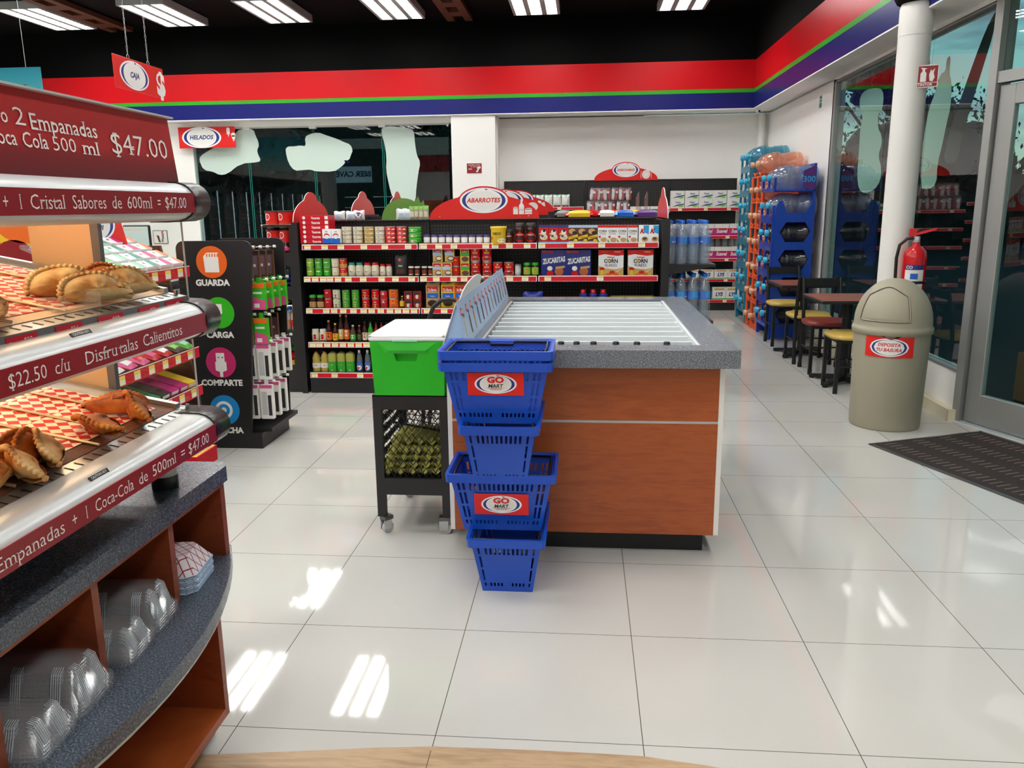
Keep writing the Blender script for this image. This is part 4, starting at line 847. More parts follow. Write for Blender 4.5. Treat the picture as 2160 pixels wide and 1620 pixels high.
# black folded stroller behind the cooler
t = thing('folding_stroller', 'black tubular folding stroller parked behind the green cooler', 'stroller', T(-.76, 4.62, 0)); co_ = T(.76, -4.62, 0)
for k, P in enumerate([[(896, 700), (905, 672), (914, 648), (930, 634), (948, 631), (962, 634)], [(972, 645), (980, 612), (992, 594), (1008, 588), (1022, 592)]]):
    pp = [atY(*p, 4.62) for p in P]; m = MB(); m.tube([(pp[0].x-.02, 4.52, .05)]+pp, .013, 'black', co_); m.build('handle', t)
m = MB(); m.prism([(-.90, .45), (-.66, .40), (-.64, .66), (-.70, .86), (-.80, .80)], -.012, .012, 'matt_black', co_ @ T(0, 4.66, 0) @ FRONT); m.build('seat', t)
for x in (-.92, -.66):
    m = MB(); m.tube([(x, 4.5, .08), (x+.03, 4.74, .6)], .011, 'black', co_); m.build('leg', t); m = MB(); m.cyl(.06, -.012, .012, 'black', co_ @ T(x, 4.5, .0605, 0, 0, PI/2)); m.build('wheel', t)
# ================================================================ PRODUCTS: one builder per kind, copies along the shelves
PRO = {}
def place(key, fn, M, label, cat, group, name):
    if key in PRO: return dup(PRO[key], M, label, group)
    r = fn(name); r.matrix_world = M; tag(r, label, cat, group); PRO[key] = r; return r
def E_(name): o = bpy.data.objects.new(name, None); COL.objects.link(o); o.empty_display_size = .03; return o
def curve_map(r): return lambda x, z, k: (r*math.sin(x/r)*(1+.004*(k+1)), -r*math.cos(x/r)*(1+.004*(k+1)), z)
def can(w, h, bg, shapes):
    def f(name):
        m = MB(); r = w/2; m.lathe([(r*.93, 0), (r*.97, h*.02), (r*.93, h*.05), (r*.95, h*.06)], 'steel', n=20); m.lathe([(r*.95, h*.06), (r*.95, h*.94)], bg, n=20, caps=False); m.lathe([(r*.93, h*.94), (r*.97, h*.965), (r*.95, h), (r*.88, h*.975), (0, h*.975)], 'steel', n=20, caps=False)
        art(m, shapes, PI*r*.86, h, curve_map(r*.952)); return m.build(name)
    return f
def carton(w, h, d, bg, shapes, side=None):
    def f(name):
        m = MB(); m.box(-w/2, w/2, -d/2, d/2, 0, h, bg, b=.0012)
        if side: m.box(-w/2-.0003, w/2+.0003, -d/2+.002, d/2, .001, h-.001, side)
        art(m, shapes, w, h, y=-d/2-.0002); return m.build(name)
    return f
def jar(w, h, body, lid, shapes, lab=None, lh=.18, neck=.80):
    def f(name):
        t = E_(name); r = w/2; z1 = h*(1-lh)
        MB().lathe([(r*.9, 0), (r, h*.04), (r, z1*.84), (r*neck, z1*.97), (r*neck, z1)], body, n=18).build(name.split('_')[-1]+'_body', t)
        MB().lathe([(r*(neck+.05), z1), (r*(neck+.05), h*.985), (r*neck, h), (0, h)], lid, n=18, caps=False).build('lid', t)
        m = MB()
        if lab: m.lathe([(r*1.01, h*.10), (r*1.01, z1*.78)], lab, n=18, caps=False)
        art(m, shapes, PI*r*.86, h, curve_map(r*1.012))
        if m.v: m.build('label', t)
        return t
    return f
def bottle(w, h, body, capc, shapes, prof=None, lab=None, l0=.2, l1=.5, capw=.32, power=None):
    prof = prof or [(.92, 0), (1, .03), (1, .55), (.85, .66), (.42, .78), (.36, .93)]
    def f(name):
        t = E_(name); r = w/2
        MB().lathe([(a*r, b_*h) for a, b_ in prof], body, n=16, power=power).build('bottle_body', t)
        z = prof[-1][1]; MB().lathe([(capw*r*1.25, (z-.015)*h), (capw*r*1.25, h*.99), (capw*r, h)], capc, n=14).build('cap', t)
        m = MB()
        if lab: m.lathe([(r*1.012, h*l0), (r*1.012, h*l1)], lab, n=16, caps=False, power=power)
        art(m, shapes, PI*r*.86, h, curve_map(r*1.015))
        if m.v: m.build('label', t)
        return t
    return f
def pouch(w, h, d, bg, shapes, top=None):
    def f(name):
        m = MB()
        def fn(s):
            def g_(u, v):
                th = d/2*(math.sin(PI*u)**.5)*(math.sin(PI*min(v*1.02+.02, 1))**.45 if v < .97 else .0)
                return ((u-.5)*w*(1-.06*math.sin(PI*v)), s*th, v*h+.004*math.sin(9*u))
            return g_
        m.grid(fn(-1), 9, 9, bg); m.grid(fn(1), 9, 9, bg)
        def mp_(x, z, k):
            u, v = x/w+.5, z/h; p = fn(-1)(min(max(u, 0), 1), min(max(v, 0), .96)); return (p[0], p[1]-.0012-.0004*k, z)
        art(m, shapes, w, h, mp_); return m.build(name)
    return f
def lying(w, d, h, bg, shapes=()):      # a pillow bag lying flat
    def f(name):
        m = MB(); rnd = random.Random(len(PRO)+3)
        ph = rnd.random()*6
        def fn(s):
            def g_(u, v): e = (math.sin(PI*u)*math.sin(PI*v))**.4; return ((u-.5)*w, (v-.5)*d, h/2+s*h/2*e*(1+.12*math.sin(8*u+ph)*math.sin(7*v)))
            return g_
        m.grid(fn(1), 12, 9, bg); m.grid(fn(-1), 12, 9, bg)
        for sh in shapes:
            u0, v0, u1, v1, mm = sh; m.grid(lambda u, v: tuple(a+b_ for a, b_ in zip(fn(1)(u0+(u1-u0)*u, v0+(v1-v0)*v), (0, 0, .0012))), 7, 6, mm)
            if v0 <= 0.05: m.grid(lambda u, v: (w*(u0+(u1-u0)*u-.5), -d/2-.002, h*.3+h*.4*v), 4, 3, mm)
        return m.build(name)
    return f
def row(key, fn, name, cat, group, desc, where, pxs, basepx, Y, stack=1, dz=0, z=None, rz=0.0, depth=0, jit=0.0):
    """one row of equal goods: pxs are the photographed middles, basepx the photographed foot line"""
    n = len(pxs)
    for i, p in enumerate(pxs):
        b = atY(p, basepx, Y) if z is None else Vector((atY(p, basepx, Y).x, Y, z))
        for k in range(stack):
            lv = '' if stack == 1 else ', '+({2: ['lower', 'upper'], 3: ['bottom', 'middle', 'top']}.get(stack) or ['bottom']+['%s up' % ORD[j] for j in range(1, stack-1)]+['top'])[k]+' in stack'
            pos = '' if n == 1 else ', '+od(i, n)
            place(key, fn, T(b.x, Y+depth, b.z+k*dz+.0004, rz+jit*math.sin(i*2.1+k)), desc+pos+lv+', '+where, cat, group, name)
# ---------------------------------------------------------------- front gondola
GX = [-2.27, -1.312, -.362, .585]
def pegmat():
    m, nt, b = newmat('pegboard'); co = objco(nt); s = N(nt, 'ShaderNodeSeparateXYZ'); L(nt, co, 0, s, 0); fs = []
    for i in (0, 2):
        mu = N(nt, 'ShaderNodeMath', operation='MULTIPLY'); L(nt, s, i, mu, 0); mu.inputs[1].default_value = 38.
        fr = N(nt, 'ShaderNodeMath', operation='FRACT'); L(nt, mu, 0, fr, 0); su = N(nt, 'ShaderNodeMath', operation='SUBTRACT'); L(nt, fr, 0, su, 0); su.inputs[1].default_value = .5
        pw = N(nt, 'ShaderNodeMath', operation='POWER'); L(nt, su, 0, pw, 0); pw.inputs[1].default_value = 2; fs.append(pw)
    a = N(nt, 'ShaderNodeMath', operation='ADD'); L(nt, fs[0], 0, a, 0); L(nt, fs[1], 0, a, 1); lt = N(nt, 'ShaderNodeMath', operation='LESS_THAN'); L(nt, a, 0, lt, 0); lt.inputs[1].default_value = .03
    mi = N(nt, 'ShaderNodeMix', data_type='RGBA'); L(nt, lt, 0, mi, 0); mi.inputs[6].default_value = (*hx('151414'), 1); mi.inputs[7].default_value = (*hx('5c5854'), 1); L(nt, mi, 2, b, 'Base Color'); b.inputs['Roughness'].default_value = .45
pegmat()
def shelf_unit(t, inv, x0, x1, yf, yb, zt, tags, num):
    m = MB(); m.box(x0+.004, x1-.004, yf+.012, yb, zt-.028, zt, 'rack_black', inv); s = m.build('shelf', t)
    m = MB(); M_ = inv @ T((x0+x1)/2, yf+.002, zt-.02, 0, -.12); w_ = x1-x0-.012
    m.box(-w_/2, w_/2, -.004, .004, -.024, .021, 'rail_white', M_); m.box(-w_/2+.006, w_/2-.006, -.0052, -.004, -.021, .014, 'rail_red', M_); m.build('price_rail', s)
    for u in tags:
        m = MB(); M2 = M_ @ T((u-.5)*w_, -.0055, -.003); m.box(-.026, .026, -.0012, 0, -.016, .016, 'tag_white', M2); m.box(-.024, .024, -.0016, -.0012, .004, .015, 'tag_yellow', M2); m.box(-.018, .012, -.0018, -.0016, .008, .010, 'grey', M2); m.box(-.02, .015, -.0016, -.0012, -.008, -.006, 'grey', M2); m.build('price_tag', s)
SZ = [1.226, .968, .711, .430, .174]
TG = [[[.05, .2, .34, .54, .72, .92], [.03, .10, .17, .23, .30, .39, .52, .68, .80, .94], [.03, .18, .25, .33, .42, .51, .58, .66, .74, .81, .88, .95], [.04, .10, .17, .24, .31, .38, .45, .52, .6, .7, .8, .9], [.04, .22, .45, .7, .9]],
      [[.04, .17, .30, .57, .65, .77, .92], [.03, .14, .29, .38, .52, .77, .90], [.05, .2, .35, .5, .65, .8, .93], [.1, .3, .5, .7, .9], [.1, .4, .7]],
      [[.03, .27, .53, .86], [.08, .52], [.06, .3, .5, .7, .9], [.1, .5, .9], [.2, .7]]]
for b in range(3):
    x0, x1 = GX[b], GX[b+1]; cx = (x0+x1)/2
    t = thing('shelf_unit', 'black pegboard shelf unit of the front aisle with five red-railed shelves, %s bay' % ['left', 'middle', 'right'][b], 'shelving', T(cx, 6.8, 0), 'bays of the front aisle shelving'); inv = T(-cx, -6.8, 0)
    m = MB(); m.box(x0+.002, x1-.002, 6.79, 6.81, .1, 1.385, 'pegboard', inv); m.build('back_board', t)
    m = MB(); m.box(x0, x1, 6.775, 6.825, 1.385, 1.402, 'rack_black', inv); m.build('top_cap', t)
    for x in (x0+.012, x1-.012): m = MB(); m.box(x-.010, x+.010, 6.76, 6.84, 0, 1.39, 'rack_black', inv); m.build('upright', t)
    m = MB(); m.box(x0+.003, x1-.003, 6.40, 7.2, 0, .145, 'rack_black', inv); m.build('base', t)
    for k, z in enumerate(SZ): shelf_unit(t, inv, x0, x1, 6.395-.0, 6.775, z, TG[b][k], k)
    m = MB()
    for z in (1.2, .95, .7): m.box(x0+.004, x1-.004, 6.825, 7.2, z-.03, z, 'rack_black', inv)
    m.box(x0+.004, x1-.004, 6.74, 6.86, 1.402, 1.408, 'rack_black', inv); m.build('rear_shelves', t)
Y6 = 6.46
S1, S2, S3, S4, S5 = 513, 582, 649.5, 722, 787
W1 = 'top shelf'; W2 = 'second shelf'; W3 = 'third shelf'; W4 = 'fourth shelf'; W5 = 'bottom shelf'
def tz(i): return SZ[i]
R = row
# top shelf, left bay
bx = carton(.245, .0365, .16, 'rail_red', [('t', .55, .42, .75, 'Yavarote', 'white', .1, .03, .72), ('e', .16, .5, .05, .36, 'white'), ('r', .86, .15, .97, .85, 'white')])
R('redbox', bx, 'gelatin_box', 'box', 'flat red boxes in a stack', 'flat red box with white lettering', 'top shelf', [672], S1, 6.50, 6, .0372)
R('wb', carton(.070, .112, .05, 'gloss_white', [('r', 0, 0, 1, .36, 'cap_blue'), ('e', .5, .52, .34, .17, 'ext_red'), ('e', .5, .46, .3, .15, 'white'), ('t', .5, .82, .1, 'leche', 'cap_navy')]), 'milk_carton', 'carton', 'white and blue cartons', 'white and blue carton', 'in front of red boxes', [692, 711], S1, 6.41)
def tuna(c, d): return can(.083, .0325, c, [('e', .45, .5, .36, .28, d), ('r', .62, .2, .9, .5, 'white'), ('t', .42, .42, .3, 'ATUN', 'white', .1, .03)])
R('tuna1', tuna('cream', 'brown'), 'tuna_can', 'can', 'flat cans in stacks of four', 'cream flat can', W1, [733, 756], S1, Y6, 4, .0328)
R('tuna2', tuna('seat_yellow', 'logo_navy'), 'tuna_can', 'can', 'flat cans in stacks of four', 'yellow and navy flat can', W1, [779.5], S1, Y6, 4, .0328)
R('tuna3', tuna('cream', 'logo_navy'), 'tuna_can', 'can', 'flat cans in stacks of four', 'cream and navy flat can', W1, [802.5], S1, Y6, 4, .0328)
R('tuna4', tuna('sign_red', 'cream'), 'tuna_can', 'can', 'flat cans in stacks of four', 'red flat can', W1, [825, 848], S1, Y6, 4, .0328)
R('gtub', jar(.10, .042, 'green', 'band_green', [('e', .4, .4, .3, .25, 'cream')], None, .25, .95), 'food_tub', 'tub', 'green tubs', 'green plastic tub', 'end of top shelf', [876], S1, Y6, 3, .0425)
# top shelf, middle bay
bj = lambda c, d: jar(.055, .066, 'peach', c, [('r', .12, .1, .88, .66, 'gloss_white'), ('p', [(.12, .1), (.88, .1), (.88, .35), (.12, .66)], d)], None, .22, .9)
R('bj1', bj('logo_navy', 'brown'), 'baby_food_jar', 'jar', 'small white-labelled jars', 'small jar with brown and white label', W1, [901, 917, 932.5, 948], S1, Y6)
R('bj2', bj('logo_navy', 'navy'), 'baby_food_jar', 'jar', 'small white-labelled jars', 'small jar with blue and white label', W1, [964, 980, 996], S1, Y6)
R('bj3', bj('logo_navy', 'cyan'), 'baby_food_jar', 'jar', 'small white-labelled jars', 'small jar with pale blue label', W1, [1012, 1027], S1, Y6)
R('nido', jar(.118, .137, 'yellow', 'yellow', [('e', .70, .22, .22, .13, 'white'), ('t', .44, .60, .20, 'NIDO', 'black', 0, .03), ('e', .14, .35, .05, .1, 'ext_red')], None, .09, 1.06), 'milk_powder_tin', 'tin', None, 'yellow tin with black lettering and wide yellow lid', 'top shelf', [1052], S1+2, 6.43)
cf = [('e', .5, .33, .42, .30, 'ext_red'), ('e', .5, .30, .22, .13, 'dark_brown'), ('t', .5, .52, .11, 'NESCAFE', 'white', 0, .02, .8)]
R('cofs', jar(.075, .105, 'sauce', 'dark_brown', cf, None, .2, .85), 'coffee_jar', 'jar', None, 'small dark coffee jar beside yellow tin', 'top shelf', [1074], S1, Y6)
R('cofl', bottle(.082, .158, 'sauce', 'dark_brown', [('e', .5, .30, .44, .24, 'ext_red'), ('e', .5, .26, .22, .09, 'dark_brown'), ('t', .5, .42, .07, 'NESCAFE', 'white', 0, .02, .9)], [(.9, 0), (1, .05), (.98, .3), (.80, .5), (1, .66), (.86, .76), (.78, .80)], None, .2, .5, .70), 'coffee_jar', 'jar', 'tall coffee jars', 'tall dark waisted coffee jar', W1, [1097, 1120], S1, Y6)
# top shelf, right bay: cereal portion boxes
def cer(bg, sh): return carton(.0765, .140, .045, bg, sh)
R('c1', cer('ext_red', [('r', 0, .88, 1, 1, 'logo_navy'), ('e', .5, .62, .26, .14, 'white'), ('e', .55, .70, .15, .08, 'black'), ('e', .52, .34, .40, .16, 'cream'), ('e', .38, .40, .14, .07, 'brown'), ('e', .62, .30, .14, .05, 'seat_yellow'), ('p', [(.0,.5),(.3,.62),(.28,.5)], 'yellow'), ('r', 0, 0, 1, .10, 'sky_blue'), ('t', .5, .5, .10, 'KRISPIS', 'white', .1, .03)]), 'cereal_box', 'box', 'small cereal boxes', 'small red and navy cereal box', W1, [1147, 1168, 1189], S1, Y6)
R('c2', cer('brown', [('r', 0, .86, 1, 1, 'pale_blue'), ('e', .4, .66, .36, .15, 'tan'), ('e', .65, .58, .25, .10, 'dark_brown'), ('p', [(.02, .36), (.98, .50), (.98, .34), (.02, .20)], 'yellow'), ('t', .5, .33, .10, 'CHOCO', 'brown', .2, .03), ('r', 0, 0, 1, .12, 'pale_blue'), ('e', .75, .15, .2, .1, 'yellow')]), 'cereal_box', 'box', 'small cereal boxes', 'small brown and yellow cereal box', W1, [1209, 1229.5, 1250], S1, Y6)
R('c3', cer('gloss_white', [('r', 0, .86, 1, 1, 'sign_red'), ('t', .5, .66, .18, 'CORN', 'black', 0, .025, .85), ('t', .5, .52, .12, 'FLAKES', 'grey', 0, .01, .95), ('e', .62, .20, .32, .12, 'tan'), ('p', [(0, 0), (.28, 0), (0, .25)], 'green'), ('e', .2, .36, .12, .06, 'ext_red')]), 'cereal_box', 'box', 'small cereal boxes', 'small white corn flakes box', W1, [1271, 1291.5, 1312, 1334], S1, Y6)
R('c4', cer('gloss_white', [('p', [(.45, .98), (1, .98), (1, .5), (.5, .6)], 'sky_blue'), ('t', .38, .66, .36, 'K', 'ext_red', .35, .04), ('e', .62, .24, .34, .13, 'tan'), ('e', .6, .26, .2, .07, 'brown'), ('r', .3, .03, .8, .09, 'grey')]), 'cereal_box', 'box', 'small cereal boxes', 'small white box with red letter K', W1, [1357, 1378], S1, Y6)
# second shelf
def veg(bg, a, b_): return can(.066, .0715, bg, [('e', .45, .74, .34, .16, a), ('e', .55, .32, .38, .20, b_), ('r', .3, .5, .7, .58, 'white')])
R('v1', veg('lime', 'ext_red', 'yellow'), 'vegetable_can', 'can', 'vegetable cans stacked in pairs', 'green can with yellow corn picture', W2, [656], S2, Y6, 2, .072)
R('v2', veg('green', 'ext_red', 'lime'), 'vegetable_can', 'can', 'vegetable cans stacked in pairs', 'green pea can', W2, [674, 691.5], S2, Y6, 2, .072)
R('v3', veg('cream', 'white', 'seat_yellow'), 'vegetable_can', 'can', 'vegetable cans stacked in pairs', 'white and yellow corn can', W2, [709], S2, Y6, 2, .072)
R('v4', can(.066, .0715, 'ext_red', [('r', 0, 0, 1, .36, 'seat_yellow'), ('e', .5, .42, .4, .18, 'yellow'), ('t', .5, .76, .16, 'CORN', 'white')]), 'vegetable_can', 'can', 'vegetable cans stacked in pairs', 'red and yellow can', W2, [726], S2, Y6, 2, .072)
mj = lambda w, h, l, c: jar(w, h, 'cream', l, [('e', .5, .36, .40, .13, 'white'), ('t', .5, .33, .11, 'Mayo', c, .2, .03)], None, .17, .78)
R('m1', mj(.062, .108, 'teal', 'teal'), 'mayonnaise_jar', 'jar', 'cream mayonnaise jars', 'cream jar with green lid', W2, [743.5, 759.5], S2, Y6)
R('m2', mj(.062, .108, 'rail_red', 'rail_red'), 'mayonnaise_jar', 'jar', 'cream mayonnaise jars', 'cream jar with red lid', W2, [776, 792.5], S2, Y6)
R('m3', mj(.048, .096, 'rail_red', 'rail_red'), 'mayonnaise_jar', 'jar', 'cream mayonnaise jars', 'smaller cream jar with red lid', W2, [808, 821.5], S2, Y6)
R('gp', pouch(.10, .165, .05, 'dark_grey', [('p', [(.1, .95), (.9, .95), (.62, .45), (.4, .45)], 'green'), ('e', .45, .78, .12, .07, 'ext_red'), ('r', .15, .1, .85, .32, 'brown'), ('t', .5, .5, .09, 'Chiles', 'white', .3)]), 'chili_pouch', 'pouch', None, 'dark green glossy pouch between jars', 'second shelf', [846.5], S2, Y6)
R('bj', jar(.046, .077, 'sauce', 'white', [('r', .1, .1, .9, .66, 'brown'), ('e', .5, .44, .2, .14, 'ext_red'), ('r', .2, .12, .8, .22, 'cream')], None, .16, .9), 'mole_jar', 'jar', 'small dark jars with white lids', 'small dark jar with white lid', W2, [868, 881, 896, 909], S2, Y6)
LS = [('r', .08, .70, .92, .92, 'ext_red'), ('t', .5, .76, .13, 'La Sierra', 'white', .2, .03, .8), ('r', 0, .48, .86, .68, 'pale_blue'), ('e', .62, .24, .34, .18, 'black'), ('e', .62, .25, .26, .12, 'cream'), ('r', .90, 0, 1, 1, 'yellow')]
bl_ = carton(.078, .110, .05, 'tan', LS)
R('ls', bl_, 'bean_carton', 'carton', 'beige cartons with a red title', 'beige and yellow bean carton', W2, [924, 944.5], S2, Y6)
R('ls', bl_, 'bean_carton', 'carton', 'beige cartons with a red title', 'upper beige and yellow bean carton', W2, [924.5, 949.5], S2-31, Y6, z=SZ[1]+.1115)
rc_ = can(.070, .078, 'ext_red', [('e', .5, .66, .35, .14, 'sign_red'), ('t', .5, .62, .14, 'Salsa', 'yellow', .2), ('e', .5, .26, .3, .13, 'brown')])
R('rc', rc_, 'bean_can', 'can', 'red bean cans', 'short red can between cartons', W2, [963], S2, Y6, 2, .079)
LS2 = [('r', .08, .70, .92, .92, 'ext_red'), ('t', .5, .76, .13, 'La Sierra', 'white', .2, .03, .8), ('r', 0, .44, 1, .68, 'green'), ('e', .55, .22, .40, .18, 'brown'), ('r', 0, 0, .06, 1, 'yellow')]
R('ls2', carton(.072, .110, .05, 'seat_yellow', LS2), 'bean_carton', 'carton', 'beige cartons with a red title', 'yellow and green bean carton', W2, [982], S2, Y6, 2, .1115)
bc_ = can(.083, .112, 'ext_red', [('e', .5, .82, .36, .07, 'cream'), ('t', .5, .64, .12, 'FRIJOLES', 'yellow', 0, .03, .8), ('e', .5, .48, .16, .06, 'logo_navy'), ('e', .5, .22, .40, .17, 'cream'), ('e', .5, .21, .32, .12, 'brown')])
R('bc', bc_, 'bean_can', 'can', 'large red bean cans', 'large red bean can in a pair', W2, [1004, 1028], S2, Y6, 2, .113)
R('bc', bc_, 'bean_can', 'can', 'large red bean cans', 'single large red bean can', W2, [1050.5, 1074], S2, Y6)
R('zb', can(.052, .094, 'white', [('p', [(.1+.2*i, .05), (.2+.2*i, .05), (.32+.2*i, .95), (.22+.2*i, .95)], 'black') for i in range(-1, 5)]), 'striped_can', 'can', None, 'black and white striped can', 'second shelf', [1093], S2, Y6)
R('gj', jar(.060, .106, 'sauce', 'green', [('r', .05, .12, .95, .66, 'lime'), ('e', .5, .38, .36, .2, 'sign_red'), ('e', .5, .36, .26, .12, 'orange')], None, .2, .86), 'nacho_jar', 'jar', 'jars with green lids', 'jar with green lid and red and green label', W2, [1112, 1129], S2, Y6)
zu = carton(.197, .206, .06, 'logo_navy', [('p', [(0, 0), (1, 0), (1, .30), (0, .42)], 'navy'), ('r', .04, .88, .50, .97, 'ext_red'), ('t', .27, .905, .065, 'IMAGENES', 'dark_red', 0, .02, .8), ('p', [(.62, .98), (.86, .98), (.86, .80), (.62, .80)], 'purple'), ('r', .65, .83, .83, .95, 'logo_navy'), ('t', .52, .60, .27, 'ZUCARITAS', 'white', .15, .045, .60, .12), ('e', .72, .18, .18, .17, 'basketball'), ('p', [(.58, .36), (.95, .40), (.95, .32), (.58, .28)], 'tan'), ('p', [(.2, .0), (.5, 0), (.46, .20), (.26, .20)], 'ext_red'), ('e', .35, .30, .11, .09, 'white')])
R('zu', zu, 'cereal_box', 'box', 'large cereal boxes', 'large navy cereal box with basketball', W2, [1168, 1220], S2, 6.47)
ck = carton(.197, .206, .06, 'gloss_white', [('p', [(0, 1), (1, 1), (1, .80), (.75, .77), (.5, .80), (.25, .84), (0, .79)], 'sign_red'), ('t', .25, .92, .05, 'PROTEINA DE', 'orange', 0, .02, .8), ('t', .75, .92, .06, 'VITAMINAS', 'white', 0, .02, .8), ('t', .5, .72, .085, 'Kelloggs', 'ext_red', .3, .02), ('t', .5, .57, .20, 'CORN', 'black', 0, .03, .92), ('e', .39, .575, .055, .055, 'seat_yellow'), ('t', .5, .41, .155, 'FLAKES', 'black', 0, .0, .92), ('p', [(0, 0), (1, 0), (1, .34), (.7, .26), (.3, .30), (0, .40)], 'tan'), ('e', .55, .10, .42, .12, 'seat_yellow'), ('e', .55, .15, .12, .07, 'sign_red'), ('e', .70, .08, .10, .06, 'orange'), ('e', .40, .07, .10, .05, 'orange'), ('p', [(.72, .18), (.92, .32), (.94, .30), (.75, .15)], 'cream'), ('e', .15, .28, .10, .07, 'ext_red'), ('p', [(.08, .02), (.22, .02), (.21, .24), (.10, .24)], 'yellow')])
R('ck', ck, 'cereal_box', 'box', 'large cereal boxes', 'large white corn flakes box', W2, [1288, 1350], S2, 6.47)
# third shelf
R('tj', jar(.060, .108, 'sauce', 'green', [('r', 0, .08, 1, .5, 'tan'), ('e', .5, .3, .35, .15, 'brown')], None, .2, .9), 'bean_jar', 'jar', 'jars with green lids', 'jar of beans with green lid', W3, [661, 677.5], S3, Y6)
sc = lambda bg, a, b_, t_='Salsa': can(.066, .0765, bg, [('e', .5, .70, .34, .14, a), ('t', .5, .66, .13, t_, 'white', .2), ('e', .5, .28, .36, .18, b_)])
R('s1', sc('ext_red', 'sign_red', 'deep_red'), 'tomato_can', 'can', 'cans on the third shelf', 'red can', W3, [693.5], S3, Y6, 2, .077)
R('s2', sc('cream', 'green', 'brown', 'Pozole'), 'hominy_can', 'can', 'cans on the third shelf', 'white and brown can', W3, [711.5], S3, Y6, 2, .077)
R('s3', sc('green', 'ext_red', 'tan', 'Sopa'), 'mushroom_can', 'can', 'cans on the third shelf', 'green can with mushroom picture', W3, [731.5, 751.5], S3, Y6, 2, .073)
R('s4', sc('ext_red', 'rail_red', 'seat_yellow', 'Rajas'), 'pepper_can', 'can', 'cans on the third shelf', 'red can with yellow picture', W3, [773, 793.5], S3, Y6, 2, .077)
R('s5', sc('rail_red', 'white', 'brown', 'Elote'), 'paste_can', 'can', 'cans on the third shelf', 'smaller red can', W3, [811], S3, 6.47, 2, .066)
R('s6', can(.083, .0765, 'orange', [('e', .5, .6, .3, .22, 'dark_brown'), ('e', .5, .58, .22, .15, 'orange'), ('t', .5, .2, .14, 'CHIPOTLE', 'dark_brown', 0, .03, .7)]), 'chipotle_can', 'can', 'cans on the third shelf', 'orange can', W3, [831.5], S3, Y6, 2, .077)
R('s7', bottle(.042, .098, 'sauce', 'yellow', [('r', .05, .15, .95, .6, 'yellow')]), 'seasoning_bottle', 'bottle', None, 'small bottle with yellow label and cap', 'third shelf', [849], S3, Y6)
R('s8', carton(.066, .069, .05, 'deep_red', [('r', .1, .6, .9, .9, 'dark_brown'), ('e', .5, .34, .22, .24, 'cream'), ('e', .75, .25, .14, .2, 'ext_red')]), 'soup_carton', 'carton', 'small dark red cartons', 'small dark red carton', W3, [863, 882], S3, Y6, 2, .0695)
lp_ = lambda bg: pouch(.120, .205, .05, bg, [('r', .12, .66, .88, .86, 'ext_red'), ('t', .5, .72, .13, 'La Sierra', 'white', .2, .03, .75), ('r', .1, .40, .9, .60, 'cap_blue'), ('t', .5, .48, .07, 'Frijoles', 'white'), ('e', .5, .2, .36, .13, 'dark_brown')])
R('lp1', lp_('tan'), 'bean_pouch', 'pouch', 'bean pouches', 'tan bean pouch with blue band', W3, [914], S3, Y6)
R('lp2', lp_('yellow'), 'bean_pouch', 'pouch', 'bean pouches', 'yellow bean pouch with blue band', W3, [946], S3, Y6)
R('lp3', lp_('orange'), 'bean_pouch', 'pouch', 'bean pouches', 'orange bean pouch behind the tent sign', W3, [974, 1003], S3, Y6)
R('chp', pouch(.165, .13, .06, 'cap_navy', [('t', .5, .55, .3, 'Choco', 'white', .3, .03, .8), ('t', .5, .25, .25, 'Milk', 'white', .2, .03)]), 'chocolate_pouch', 'pouch', None, 'dark blue pouch with white lettering behind the island counter', 'third shelf', [1124], S3, Y6)
R('kp', carton(.16, .085, .10, 'ext_red', [('p', [(.1, .1), (.9, .1), (.8, .85), (.2, .85)], 'white'), ('t', .5, .45, .4, 'BARRA', 'black', 0, .03, .8)]), 'biscuit_pack', 'pack', 'red and white packs', 'red and white pack', W3, [1162, 1203], S3-1, 6.48)
R('sb', bottle(.058, .150, 'cap_navy', 'ext_red', [('r', .1, .1, .9, .5, 'yellow'), ('e', .5, .3, .3, .12, 'white')], [(.9, 0), (1, .04), (1, .5), (.95, .62), (1.12, .68), (1.12, .76), (.7, .80)], None, .2, .5, .62), 'syrup_bottle', 'bottle', 'red-capped bottles', 'navy bottle with red cap', W3, [1230, 1251, 1272], S3, Y6)
R('yp', carton(.115, .028, .12, 'yellow', [('r', 0, .3, 1, .6, 'seat_yellow')]), 'pasta_packet', 'packet', 'flat yellow packets', 'flat yellow packet', W3, [1302, 1333, 1364], S3-2, 6.48, 3, .029)
